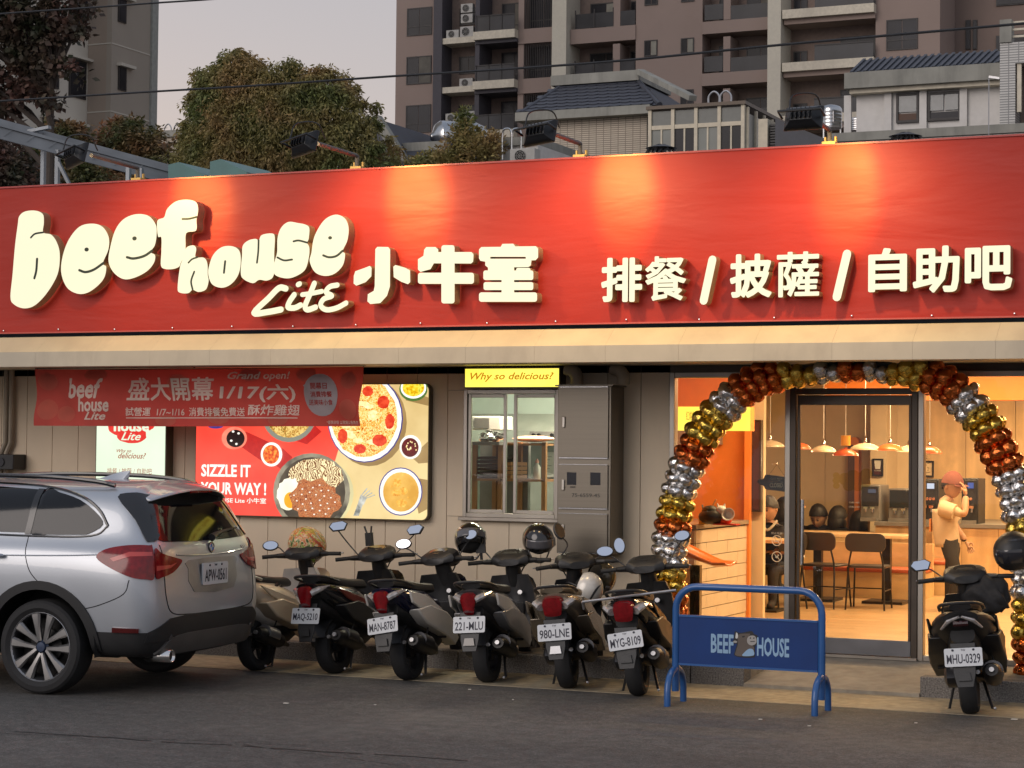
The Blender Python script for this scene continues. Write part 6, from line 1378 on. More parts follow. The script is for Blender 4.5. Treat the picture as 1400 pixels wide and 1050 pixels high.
def patch(name, outl, mp, m, off=.004, sp=.05, skirt=.012, par=None, smooth=60, closed=True):
 outl = ccw(outl); res = []
 for i in range(len(outl)):
  a, b = Vector(outl[i]), Vector(outl[(i + 1) % len(outl)]); K = max(1, int((b - a).length / sp))
  res += [a.lerp(b, k / K) for k in range(K)]
 V = list(res); nb = len(V); lo = [min(p[i] for p in res) for i in (0, 1)]; hi = [max(p[i] for p in res) for i in (0, 1)]
 x = lo[0] + sp / 2
 while x < hi[0]:
  y = lo[1] + sp / 2
  while y < hi[1]:
   p = Vector((x, y))
   if poly_in(p, res) and min((p - q).length for q in res) > sp * .4: V.append(p)
   y += sp
  x += sp
 v, e_, f, *_ = delaunay_2d_cdt(V, [], [list(range(nb))], 1, 1e-6)
 mb = MB(); P_ = []; Nn = []
 for p in v:
  O, D = mp(p.x, p.y); h, n, *_ = BV.ray_cast(O, D)
  if h is None: h, n, *_ = BV.find_nearest(O + D * 2.2)
  if n.dot(D) > 0: n = -n
  P_.append(h); Nn.append(n)
 mb.v = [tuple(P_[i] + Nn[i] * off) for i in range(len(P_))]
 flip = None
 for t in f:
  if flip is None:
   a, b, c = [Vector(mb.v[i]) for i in t[:3]]; flip = (b - a).cross(c - a).dot(Nn[t[0]]) < 0
  mb.f.append(tuple(reversed(t)) if flip else tuple(t)); mb.m.append(0)
 ec = {(t[i], t[(i + 1) % len(t)]) for t in f for i in range(len(t))}; n0 = len(mb.v); mb.v += [tuple(P_[i] - Nn[i] * skirt) for i in range(len(P_))]
 for (i, j) in ec:
  if (j, i) not in ec: mb.f.append((i, j, n0 + j, n0 + i) if flip else (j, i, n0 + i, n0 + j)); mb.m.append(0)
 return mb.build(name, m, par or car, local=True, smooth=smooth)
sideL = lambda u, v: (Vector((u, 3, v)), Vector((0, -1, 0))); sideR = lambda u, v: (Vector((u, -3, v)), Vector((0, 1, 0)))
rear = lambda u, v: (Vector((-4, u, v)), Vector((1, 0, 0)))
q_ = .7071
def diag(s): return lambda u, v: (Vector((q_ * u - 2 * q_, s * (q_ * u + 2 * q_), v)), Vector((q_, -q_ * s, 0)))
def proj_line(pts, mp, r, name, m=M_seam, off=.0):
 L_ = smooth_line([(*p, 0) for p in pts], 5); o = []
 for p in L_:
  O, D = mp(p.x, p.y); h, n, *_ = BV.ray_cast(O, D)
  if h is not None: o.append(h + (n if n.dot(D) < 0 else -n) * off)
 return MB().tube(o, r, 6).build(name, m, car, local=True)
for sd_, sg_ in ((sideL, 1), (sideR, -1)):
 patch('side_window', smooth_loop([(-.43, 1.22), (-.36, 1.30), (-.20, 1.39), (.0, 1.44), (.14, 1.455), (.14, 1.15), (0, 1.14), (-.25, 1.145), (-.34, 1.155)], 3), sd_, M_cglass, .005)
 patch('side_window', [(.17, 1.15), (.17, 1.456), (.6, 1.475), (1.05, 1.475), (1.05, 1.155)], sd_, M_cglass, .005); patch('side_window', [(1.12, 1.155), (1.12, 1.475), (1.45, 1.44), (1.85, 1.26), (1.98, 1.16)], sd_, M_cglass, .005)
 patch('pillar_trim', [(.135, 1.14), (.135, 1.46), (.185, 1.46), (.185, 1.14)], sd_, M_gloss, .008); patch('pillar_trim', [(1.04, 1.14), (1.04, 1.48), (1.13, 1.48), (1.13, 1.14)], sd_, M_gloss, .008); patch('pillar_trim', [(.52, 1.15), (.60, 1.47), (.63, 1.47), (.55, 1.15)], sd_, M_gloss, .008)
 proj_line([(-.47, 1.21), (-.37, 1.325), (-.2, 1.415), (.1, 1.475), (.6, 1.497), (1.1, 1.497), (1.45, 1.465), (1.9, 1.25)], sd_, .012, 'window_trim', M_gloss); proj_line([(-.47, 1.21), (-.36, 1.14), (.1, 1.128), (1, 1.14), (1.9, 1.145)], sd_, .009, 'window_trim', M_gloss)
 proj_line([(.16, 1.13), (.14, 1.0), (.05, .90), (-.08, .82), (-.18, .76)] if False else [(.15, 1.12), (.13, 1.0), (.08, .88), (.0, .80), (-.05, .762)], sd_, .0035, 'door_seam'); proj_line([(1.08, 1.12), (1.08, .5)], sd_, .0035, 'door_seam'); proj_line([(-.34, .62), (-.5, .66), (-.68, .74), (-.72, .84)], sd_, .0035, 'bumper_seam')
 for x in (0, 2.67):
  o_ = [(x + .485 * math.cos(a), .34 + .475 * math.sin(a)) for a in [R(k) for k in range(-12, 193, 8)]] + [(x + .413 * math.cos(a), .34 + .413 * math.sin(a)) for a in [R(k) for k in range(192, -13, -8)]]
  patch('wheel_arch_trim', o_, sd_, M_clad, .014, sp=.06)
 for x in ((.42, 1.05), (1.32, 1.05)):
  MB().tube([(x[0] - .11, sg_ * .915, .985), (x[0] - .10, sg_ * .945, .99), (x[0] + .10, sg_ * .945, .985), (x[0] + .11, sg_ * .915, .98)], .017, 10, flat=.8).build('door_handle', M_car, **CL)
 proj_line([(-.6, 1.02), (-.2, 1.0), (.5, .985), (1.4, .975)], sd_, .006, 'shoulder_crease', M_car)
 MB().tube(smooth_line([(-.42, sg_ * .59, 1.495), (-.25, sg_ * .61, 1.525), (.2, sg_ * .62, 1.553), (1.0, sg_ * .61, 1.55), (1.5, sg_ * .59, 1.50)], 5), .017, 8).build('roof_rail', M_gloss, **CL)
 d_ = diag(sg_)
 lm = patch('tail_light', smooth_loop([(.30, .99), (.24, 1.045), (.10, 1.075), (-.035, 1.075), (-.06, 1.06), (-.06, .855), (.0, .845), (.10, .86), (.22, .92)], 4), d_, M_tail, .012, .03)
 patch('tail_light', smooth_loop([(-.075, 1.05), (-.13, 1.02), (-.25, .985), (-.31, .965), (-.29, .93), (-.22, .88), (-.13, .855), (-.075, .858)], 4), d_, M_tail, .012, .03)
 patch('lamp_bar', [(.22, .985), (.10, 1.03), (-.05, 1.03), (-.05, 1.005), (.10, 1.0), (.2, .965)], d_, mat('lamp bar', (.55, .07, .06), .2, coat=.6), .014, .03, par=car); patch('lamp_bar', [(-.08, .935), (-.2, .935), (-.26, .95), (-.2, .915), (-.08, .9)], d_, mat('lamp bar', (.55, .07, .06), .2, coat=.6), .014, .03)
 patch('spoiler_blade', smooth_loop([(.12, 1.41), (.02, 1.44), (-.07, 1.43), (-.15, 1.39), (-.13, 1.14), (-.06, 1.105), (-.02, 1.12), (.03, 1.25)], 3), d_, M_gloss, .012, .04)
patch('rear_window', smooth_loop([(-.66, 1.12), (-.4, 1.095), (0, 1.09), (.4, 1.095), (.66, 1.12), (.63, 1.28), (.56, 1.40), (.3, 1.435), (0, 1.44), (-.3, 1.435), (-.56, 1.40), (-.63, 1.28)], 3), rear, M_cglass, .006)
sp_m = MB().rings([[Vector((x + .10 * abs(y / .6) ** 2.5, y * .93, z - .07 * abs(y / .6) ** 2.2)) for x, z in ((-.44, 1.528), (-.66, 1.505), (-.79, 1.472), (-.80, 1.456), (-.71, 1.45), (-.45, 1.47))] for y in [-.6 + .1 * k for k in range(13)]])
sp_m.build('roof_spoiler', M_car, bevel=.006, **CL)
MB().tube([(-.795, -.16, 1.448), (-.795, .16, 1.448)], .009, 6).build('brake_light', M_tail, **CL)
# tailgate: seam, painted shade of the plate recess, plate, emblem, wiper
def rz(y, z): h, n, *_ = BV.ray_cast(Vector((-4, y, z)), Vector((1, 0, 0))); return h, n
proj_line([(-.655, 1.08), (-.66, .84), (-.655, .70), (-.60, .60), (-.4, .575), (0, .57), (.4, .575), (.60, .60), (.655, .70), (.66, .84), (.655, 1.08)], rear, .0045, 'tailgate_seam')
proj_line([(-.5, 1.005), (-.2, .99), (.2, .99), (.5, 1.005)], rear, .008, 'tailgate_crease', M_car)
patch('number_recess_shade', smooth_loop([(-.34, .96), (.34, .96), (.36, .90), (.30, .73), (-.30, .73), (-.36, .90)], 2), rear, mat('silver paint in shade', (.36, .375, .39), .34, .75, coat=.7), .004, .05)  # flat patch: the recess's shade is put into a darker body paint
h, n = rz(0, .85); nn = Vector((-1, 0, .12)).normalized(); uyv = Vector((0, -1, 0)); uzv = Vector((0, 0, 1))
o_ = h + Vector((-.022, 0, 0)); pl_ = MB().prism(rrect(-.19, .19, -.08, .08, .014), o_, uyv, uzv, Vector((.012, 0, 0))).build('licence_plate', M_plate, **CL)
Mx = frameM(o_ + Vector((-.0008, 0, 0)), uyv, uyv.cross(Vector((-1, 0, 0))) * -1 if False else Vector((0, 0, 1)))
MB().add(fat_text('APW-0561', .012, w=.325, h=.088, ext=.0015), Mx @ Matrix.Translation((0, -.012, 0))).add(text('TW', w=.04, h=.014), Mx @ Matrix.Translation((0, .062, 0))).build('lettering', M_ink, pl_, local=True)
for s in (-1, 1): MB().tube([o_ + Vector((0, s * .09, .062)), o_ + Vector((-.005, s * .09, .062))], .008, 8).build('plate_screw', M_ink, pl_, local=True)
h, n = rz(0, 1.04); M_em = frameM(h + n * .002, Vector((0, -1, 0)), Vector((0, 0, 1)))
em_ = MB().prism(circ(0, 0, .041, n=24), M_em @ Vector((0, 0, 0)), Vector((0, -1, 0)), Vector((0, 0, 1)), Vector((-.008, 0, 0))).build('emblem', M_gloss, **CL)
for k in range(4):
 P_ = [(0, 0)] + [(.026 * math.cos(R(90 * k + a)), .026 * math.sin(R(90 * k + a))) for a in range(0, 91, 15)]
 MB().prism(P_, M_em @ Vector((0, 0, .0085)), Vector((0, -1, 0)), Vector((0, 0, 1)), Vector((-.001, 0, 0))).build('emblem_quarter', mat('emblem blue', (.03, .16, .5), .3) if k % 2 else M_white, em_, local=True)
MB().tube([M_em @ Vector((.034 * math.cos(a), .034 * math.sin(a), .009)) for a in [2 * math.pi * i / 24 for i in range(24)]], .004, 6, closed=True).build('emblem_ring', M_chrome, em_, local=True)
h, n = rz(-.50, 1.02); MB().add(text('X1', w=.07, h=.03, off=.02, ext=.003), frameM(h + n * .001, Vector((0, -1, 0)), Vector((0, 0, 1)))).build('badge', M_chrome, **CL)
wp = [rz(y, z)[0] + Vector((-.03, 0, .01)) for y, z in ((0, 1.10), (-.08, 1.125), (-.3, 1.15), (-.46, 1.16))]
MB().tube(wp, [.03, .018, .010, .006], 8).build('wiper', M_black, **CL)
# bumper
patch('bumper_cladding', [(-.80, .40), (-.80, .47), (-.62, .56), (-.4, .575), (.4, .575), (.62, .56), (.80, .47), (.80, .40)], rear, M_clad, .010, .05)
patch('bumper_reflector', [(.20, .47), (.04, .47), (.04, .50), (.20, .505)], diag(1), mat('dark reflector', (.08, .006, .006), .2, coat=.4), .016, .03); patch('bumper_reflector', [(.20, .47), (.04, .47), (.04, .50), (.20, .505)], diag(-1), mat('dark reflector', (.08, .006, .006), .2), .016, .03)
patch('skid_plate', smooth_loop([(-.70, .25), (-.66, .35), (-.52, .435), (0, .445), (.52, .435), (.66, .35), (.70, .25), (.3, .235), (-.3, .235)], 3), rear, mat('skid grey', (.13, .125, .12), .45, .4), .018, .05)
MB().tube([(-.72, .60, .285), (-.915, .60, .29)], .042, 18, cap=False).build('exhaust', M_chrome, solid=.005, **CL)
MB().tube([(-.70, .60, .285), (-.895, .60, .29)], .036, 16).build('exhaust_core', M_dark, **CL)
# antenna fin, mirrors
fin = MB().rings([[Vector((x, -w, 1.525)), Vector((x, w, 1.525)), Vector((x - dx, 0, 1.525 + h_))] for x, w, h_, dx in ((.10, .004, .005, 0), (.02, .03, .03, .01), (-.08, .035, .065, .03), (-.14, .03, .072, .05), (-.16, .02, .03, .02))]); fin.build('antenna_fin', M_car, bevel=.004, **CL)
for s in (-1, 1): MB().ell((1.75, s * 1.0, 1.14), (.08, .10, .07), 12, 8).tube([(1.75, s * .88, 1.1), (1.75, s * .95, 1.12)], .025, 8).build('wing_mirror', M_car, **CL)
patch('windscreen', [(-.66, 1.14), (.66, 1.14), (.56, 1.46), (-.56, 1.46)], lambda u, v: (Vector((6, u, v)), Vector((-1, 0, 0))), M_cglass, .005)
for s in (-1, 1): patch('headlight', [(s * .5, .80), (s * .5, .92), (s * .84, .93), (s * .84, .80)], lambda u, v: (Vector((6, u, v)), Vector((-1, 0, 0))), M_clear, .008)
# wheels
def car_wheel(x, s):
 Mx = Matrix.Translation((x, s * .79, .34)) @ Matrix.Rotation(R(-90 * s), 4, 'X'); r = .34; h = .112
 w = MB().lathe([(.245, -h * .8), (.28, -h), (.315, -h * .95), (.332, -h * .8), (.34, -h * .4), (.34, h * .4), (.332, h * .8), (.315, h * .95), (.28, h), (.245, h * .8)], Mx, 48, cap=False).build('tyre', M_tyre, **CL)
 # z of Mx points outwards
 MB().lathe([(.25, -h * .8), (.225, -h * .6), (.22, h * .3), (.235, h * .7), (.247, h * .82), (.25, h * .7)], Mx, 40, cap=False).build('rim_barrel', M_rim, w, local=True)
 MB().lathe([(.001, -.02), (.22, -.02)], Mx, 24).lathe([(.06, -.01), (.13, 0), (.13, .01), (.06, .02)], Mx, 24).build('brake_disc', mat('brake', (.03, .03, .03), .5, .6), w, local=True)
 o = MB()
 for k in range(5):
  for t_ in (-1, 1):
   a0 = 2 * math.pi * k / 5 + .12 * t_ + .25; a1 = 2 * math.pi * k / 5 + .36 * t_ + .25
   p0 = Vector((.045 * math.cos(a0), .045 * math.sin(a0), h * .62)); p1 = Vector((.24 * math.cos(a1), .24 * math.sin(a1), h * .74)); pm_ = p0.lerp(p1, .5) + Vector((0, 0, .006))
   o.rings([[Mx @ (c_ + Vector((-math.sin(a1), math.cos(a1), 0)) * wd * sx + Vector((0, 0, dz))) for sx, dz in ((-1, -.006), (-.6, .008), (.6, .008), (1, -.006), (.8, -.03), (-.8, -.03))] for c_, wd in ((p0, .016), (pm_, .021), (p1, .040))])
 o.build('spokes', mat('wheel silver', (.34, .335, .33), .32, .85), w, local=True)
 MB().lathe([(.001, h * .78), (.034, h * .76), (.038, h * .6), (.05, h * .5)], Mx, 20).build('hub_cap', mat('hub blue', (.05, .07, .12), .3, .3), w, local=True)
 MB().lathe([(.236, h * .70), (.246, h * .84), (.252, h * .80), (.25, h * .7)], Mx, 48, cap=False).build('rim_lip', M_alu, w, local=True)
for x in (0, 2.67):
 for s in (-1, 1): car_wheel(x, s)
# ================================================================ people
M_skin = mat('skin', (.40, .22, .13), .5, var=.05); M_hair = mat('black hair', (.015, .012, .011), .5, bump=.004, bscale=60); M_navy = mat('navy cloth', (.02, .022, .035), .8); M_dkc = mat('dark trousers', (.02, .018, .018), .8); M_shirt = mat('cream t shirt', (.48, .36, .24), .8, bump=.004, bscale=9)
def skin(verts, edges, mats_fn=None, sub=2, name='body', m=None, parent=None, vox=None):
 """verts: [(co, rx, ry)]; continuous surface grown with a Skin modifier"""
 me = bpy.data.meshes.new(name); me.from_pydata([v[0] for v in verts], edges, []); o = bpy.data.objects.new(name, me); sc.collection.objects.link(o)
 sk = o.modifiers.new('k', 'SKIN'); sk.use_smooth_shade = True
 for i, v in enumerate(verts): me.skin_vertices[0].data[i].radius = (v[1], v[2] if len(v) > 2 else v[1])
 me.skin_vertices[0].data[0].use_root = True
 q = o.modifiers.new('s', 'SUBSURF'); q.levels = sub; q.render_levels = sub
 dg = bpy.context.evaluated_depsgraph_get(); dg.update(); m2 = bpy.data.meshes.new_from_object(o.evaluated_get(dg)); bpy.data.objects.remove(o)
 if not isinstance(m, (list, tuple)): m = [m]
 m2.materials.clear()
 for k in m: m2.materials.append(k)
 if mats_fn:
  for p in m2.polygons: p.material_index = mats_fn(p.center)
 m2.shade_smooth(); o = bpy.data.objects.new(name, m2); sc.collection.objects.link(o)
 if parent: o.parent = parent; WM[o] = WM[parent].copy()
 return o
def head(par, c, yaw, pitch=0, r=.105, hair=True, cap=None, tilt=0):
 """face toward local +x rotated by yaw"""
 Mx = Matrix.Translation(c) @ Matrix.Rotation(yaw, 4, 'Z') @ Matrix.Rotation(pitch, 4, 'Y') @ Matrix.Rotation(tilt, 4, 'X')
 def hf(u, v):
  a = 2 * math.pi * u; b = math.pi * (.01 + .98 * v); x, y, z = math.sin(b) * math.cos(a), math.sin(b) * math.sin(a), math.cos(b)
  jaw = max(0, -z); p = Vector((x * r * (.98 + .08 * jaw * (x > 0)), y * r * (.80 - .22 * jaw), z * r * 1.22))
  if x > 0:
   p.x += .024 * math.exp(-((y / .13) ** 2 + ((z + .12) / .22) ** 2)) - .008 * math.exp(-(((abs(y) - .38) / .18) ** 2 + ((z - .12) / .14) ** 2)) + .006 * math.exp(-((y / .3) ** 2 + ((z + .55) / .1) ** 2)) + .008 * math.exp(-((y / .3) ** 2 + ((z + .92) / .15) ** 2)) * 1
  return Mx @ p
 h = MB().grid(hf, 32, 24).build('head', M_skin, par, local=True, smooth=180)
 for s in (-1, 1):
  MB().ell((0, 0, 0), (.018, .008, .03), 10, 6, M=None) if False else None
  MB().ell(Mx @ Vector((-.005, s * r * .80, -.01)), (.016, .010, .028), 10, 6, M=Mx.to_3x3()).build('ear', M_skin, h, local=True)
  MB().ell(Mx @ Vector((r * .93, s * .033, .014)), (.008, .013, .006), 10, 6, M=Mx.to_3x3()).build('eye', M_ink, h, local=True)
  MB().bar(Mx @ Vector((r * .98, s * .018, .036)), Mx @ Vector((r * .90, s * .052, .036)), .006, .006).build('eyebrow', M_hair, h, local=True)
 MB().bar(Mx @ Vector((r * 1.03, -.02, -.062)), Mx @ Vector((r * 1.03, .02, -.062)), .006, .007).build('mouth', mat('lips', (.35, .13, .10), .5), h, local=True)
 if hair:
  def hr(u, v):
   a = 2 * math.pi * u; lim = .36 + .26 * (1 - math.cos(a)) / 2 + .02 * noise.noise((a * 3, 1, 1)); b = math.pi * lim * v; x, y, z = math.sin(b) * math.cos(a), math.sin(b) * math.sin(a), math.cos(b)
   k = 1.10 + .04 * noise.noise((x * 5, y * 5, z * 5)) + .015 * noise.noise((x * 15, y * 15, z * 5)); return Mx @ Vector((x * r * k - .004, y * r * .84 * k, z * r * 1.22 * k * 1.0))
  MB().grid(hr, 40, 14).build('hair', M_hair, h, local=True, smooth=180)
 if cap:
  def cf(u, v):
   a = 2 * math.pi * u; b = math.pi * .47 * v; x, y, z = math.sin(b) * math.cos(a), math.sin(b) * math.sin(a), math.cos(b); return Mx @ Vector((x * r * 1.18, y * r * .98, z * r * 1.35 + .01))
  k_ = MB().grid(cf, 28, 8); k_.grid(lambda u, v: Mx @ Vector((r * .9 + .09 * v * math.cos((u - .5) * 2.2), .095 * math.sin((u - .5) * 2.6), .02 - .012 * v)), 12, 4)
  k_.build('cap', cap, h, local=True, smooth=60)
 return h
def hand(par, w, d, up, side=1, curl=.6):
 """palm and five fingers; w wrist point, d direction, up = back of the hand"""
 d = Vector(d).normalized(); up = Vector(up); up = (up - d * up.dot(d)).normalized(); s = d.cross(up) * side
 V = [(w, .022, .016), (w + d * .045, .036, .014), (w + d * .08, .036, .013)]; E_ = [(0, 1), (1, 2)]
 for k, (of, ln) in enumerate(((-.028, .062), (-.010, .072), (.009, .068), (.027, .052))):
  b = w + d * .085 + s * of; p1 = b + (d * math.cos(curl * .5) - up * math.sin(curl * .5)) * ln * .45; p2 = p1 + (d * math.cos(curl * 1.3) - up * math.sin(curl * 1.3)) * ln * .55
  i = len(V); V += [(b, .009, .009), (p1, .0085, .0085), (p2, .007, .007)]; E_ += [(2, i), (i, i + 1), (i + 1, i + 2)]
 i = len(V); t0 = w + d * .035 - s * .032; V += [(t0, .011, .011), (t0 + (d * .7 - s * .6 - up * .3).normalized() * .03, .01, .01), (t0 + (d * .95 - s * .3 - up * .5).normalized() * .055, .008, .008)]; E_ += [(1, i), (i, i + 1), (i + 1, i + 2)]
 return skin([(tuple(a), b, c) for a, b, c in V], E_, None, 1, 'hand', M_skin, par)
# seated man in navy polo, left of the door post, looking down to his right
c = onY(1052, 695, 20.62); z0 = ZF; hz = c.z - z0
man = thing('person', 'seated man in a navy polo shirt looking down, left of the door post', 'person', (c.x, 20.62, ZF))
sz = .92
H_ = Vector((0, 0, hz));
V = [((0, .12, .52), .15, .13), ((0, .10, .72), .14, .12), ((0, .06, .92), .17, .12), ((0, .05, 1.0), .10, .09), ((0, .03, 1.07), .052, .055),
     ((.18, .05, .95), .062), ((.25, -.02, .72), .048), ((.12, -.22, .70), .040), ((-.18, .05, .95), .062), ((-.26, -.03, .72), .048), ((-.10, -.22, .72), .040),
     ((.11, .05, .48), .085), ((.14, -.32, .48), .068), ((.14, -.34, .08), .045), ((.14, -.46, .04), .04), ((-.11, .05, .48), .085), ((-.14, -.32, .48), .068), ((-.14, -.34, .08), .045), ((-.14, -.46, .04), .04)]
Ed = [(0, 1), (1, 2), (2, 3), (3, 4), (2, 5), (5, 6), (6, 7), (2, 8), (8, 9), (9, 10), (0, 11), (11, 12), (12, 13), (13, 14), (0, 15), (15, 16), (16, 17), (17, 18)]
kz = (hz - .02) / 1.19
V = [((v[0][0], v[0][1], v[0][2] * kz), *v[1:]) for v in V]
skin(V, Ed, lambda p: 1 if p.z < .53 * kz else (2 if (p.z > 1.03 * kz or (p.y < -.08 and p.z > .6 * kz)) else 0), 2, 'body', [M_navy, M_dkc, M_skin], man)
head(man, (0, -.01, hz), R(-105), R(22)); hand(man, Vector((.12, -.22, .70 * kz)), (-.6, -.6, 0), (0, 0, 1)); hand(man, Vector((-.10, -.22, .72 * kz)), (.5, -.7, .1), (0, 0, 1), -1)
MB().tube(smooth_line([(-.07, .03, 1.06 * kz), (-.05, -.05, 1.0 * kz), (0, -.075, .95 * kz), (.05, -.05, 1.0 * kz), (.07, .03, 1.06 * kz)], 4), .014, 8).build('collar', mat('collar grey', (.4, .35, .28), .7), man, local=True)
MB().prism([(.03, 0), (.008, .008), (0, .03), (-.008, .008), (-.03, 0), (-.008, -.008), (0, -.03), (.008, -.008)], (.09, -.078, .84 * kz), (1, 0, 0), (0, 0, 1), (0, -.012, 0)).build('chest_badge', M_cream, man, local=True)
# guests behind the booth partition: heads and shoulders above it
def guest(px, py, Y, yaw, label, cloth, hairlen=0, pitch=0):
 c = onY(px, py, Y); t = thing('person', label, 'person', (c.x, Y, ZF)); h_ = c.z - ZF; k = h_ / 1.19
 V2 = [((v[0][0], v[0][1], (v[0][2] if i == 0 else v[0][2])), *v[1:]) for i, v in enumerate(V)]
 b = skin([((a[0][0], a[0][1], a[0][2] * k / kz), *a[1:]) for a in V], Ed, lambda p: 1 if p.z < .53 * k else (2 if p.z > 1.03 * k else 0), 1, 'body', [cloth, M_dkc, M_skin], t)
 b.rotation_euler = (0, 0, yaw + R(90)); h = head(t, (0, 0, h_), yaw, pitch, .125)
 if hairlen: MB().ell((-.03 * math.cos(yaw), -.03 * math.sin(yaw), h_ - .06), (.12, .12, .16), 16, 10).build('long_hair', M_hair, h, local=True)
 return t
guest(1072, 697, 25.0, R(80), 'dark haired guest half hidden by the left door post, behind the man in navy', M_navy, 1)
guest(1036, 690, 23.2, R(-10), 'dark haired guest at the very left behind the man in navy', M_dkc)
guest(1119, 706, 25.0, R(-95), 'dark haired guest looking down behind the booth, seen through the left of the door', M_navy, 0, R(30))
guest(1146, 709, 25.0, R(70), 'long haired guest seen from behind, right of the guest looking down', M_dkc, 1)
guest(1174, 716, 24.9, R(100), 'guest with black hair and dark jacket behind the booth, under the opening hours', M_navy, 1)
# standing worker with red cap, cream shirt, arm raised to the face
Yw = 21.0; ct_ = onY(1301, 652, Yw); zt5 = ct_.z
wk = thing('person', 'worker in a cream T-shirt and red cap with one arm raised, right of the door', 'person', (onY(1298, 700, Yw).x, Yw, ZF))
hh_ = zt5 - ZF; k = hh_ / 1.66
V = [((0, 0, .86), .13, .11), ((-.03, 0, 1.05), .125, .11), ((-.05, 0, 1.24), .15, .12), ((-.03, 0, 1.36), .08, .075), ((.02, 0, 1.43), .048, .048),
     ((-.05, .19, 1.27), .062), ((.0, .26, 1.04), .045), ((.12, .24, .86), .034), ((.02, -.19, 1.29), .066), ((.20, -.20, 1.20), .045), ((.19, -.12, 1.44), .034),
     ((.02, .10, .78), .085), ((-.01, .11, .46), .062), ((-.03, .11, .08), .042), ((.10, .12, .04), .038), ((.02, -.10, .78), .085), ((.10, -.11, .46), .062), ((.04, -.11, .08), .042), ((.17, -.12, .04), .038)]
V = [((v[0][0], v[0][1], v[0][2] * k), *v[1:]) for v in V]
skin(V, Ed, lambda p: 1 if p.z < .88 * k else (2 if (p.z > 1.37 * k or p.x > .165 or (p.y > .2 and p.z < 1.08 * k)) else 0), 2, 'body', [M_shirt, M_dkc, M_skin], wk)
def tee(u, v):
 a = 2 * math.pi * u; z = (.80 + .46 * v) * k; w = .145 + .012 * math.sin(v * 3); return ((-.02 - .03 * v) + (.122 + .008 * math.sin(a * 5 + v * 6)) * math.cos(a), w * math.sin(a), z)
MB().grid(tee, 30, 10).build('shirt_hem', M_shirt, wk, local=True, smooth=180, solid=.006)
MB().tube([(-.04, -.19, 1.28 * k), (.10, -.21, 1.235 * k)], [.085, .08], 14).tube([(-.05, .18, 1.27 * k), (-.01, .24, 1.12 * k)], [.08, .075], 14).build('sleeve', M_shirt, wk, local=True)
MB().box(-.20, -.185, -.03, .05, .98 * k, 1.14 * k).build('back_print', mat('print orange', (.6, .22, .06), .7), wk, local=True)
head(wk, (.03, 0, 1.555 * k), R(-30), R(5), .105, True, mat('red cap cloth', (.17, .055, .04), .8)); hand(wk, Vector((.19, -.12, 1.44 * k)), (-.2, .1, 1), (1, 0, 0)); hand(wk, Vector((.12, .24, .86 * k)), (.5, -.1, -.8), (0, 1, 0), -1)
# ================================================================ foliage
def leafmat(name, c1, c2, c3, s=1.2):
 m = bpy.data.materials.new(name); m.use_nodes = True; n = m.node_tree; p = n.nodes['Principled BSDF']; o = [q for q in n.nodes if q.type == 'OUTPUT_MATERIAL'][0]
 g = n.nodes.new('ShaderNodeNewGeometry'); z = n.nodes.new('ShaderNodeTexNoise'); z.inputs['Scale'].default_value = s; z.inputs['Detail'].default_value = 5; n.links.new(g.outputs['Position'], z.inputs[0])
 r = n.nodes.new('ShaderNodeValToRGB'); n.links.new(z.outputs[0], r.inputs[0]); e = r.color_ramp.elements; e[0].position = .36; e[0].color = (*c1, 1); e[1].position = .66; e[1].color = (*c3, 1); q = e.new(.5); q.color = (*c2, 1)
 rnd = n.nodes.new('ShaderNodeHueSaturation'); n.links.new(r.outputs[0], rnd.inputs['Color']); mr = n.nodes.new('ShaderNodeMapRange'); mr.inputs[3].default_value = .55; mr.inputs[4].default_value = 1.5; n.links.new(g.outputs['Random Per Island'], mr.inputs[0]); n.links.new(mr.outputs[0], rnd.inputs['Value'])
 n.links.new(rnd.outputs[0], p.inputs['Base Color']); p.inputs['Roughness'].default_value = .6
 t = n.nodes.new('ShaderNodeBsdfTranslucent'); n.links.new(rnd.outputs[0], t.inputs[0]); mx = n.nodes.new('ShaderNodeMixShader'); mx.inputs[0].default_value = .3
 n.links.new(p.outputs[0], mx.inputs[1]); n.links.new(t.outputs[0], mx.inputs[2]); n.links.new(mx.outputs[0], o.inputs[0]); return m
ML_main = leafmat('bald cypress leaves', (.14, .165, .05), (.27, .225, .08), (.34, .21, .09), .9)
ML_red = leafmat('reddish leaves', (.040, .052, .026), (.085, .062, .042), (.14, .07, .055), 1.4)
ML_mix = leafmat('autumn leaves', (.08, .095, .032), (.17, .12, .05), (.26, .12, .055), 1.0)
M_bark = mat('bark', (.07, .055, .045), .9, bump=.01, bscale=20)
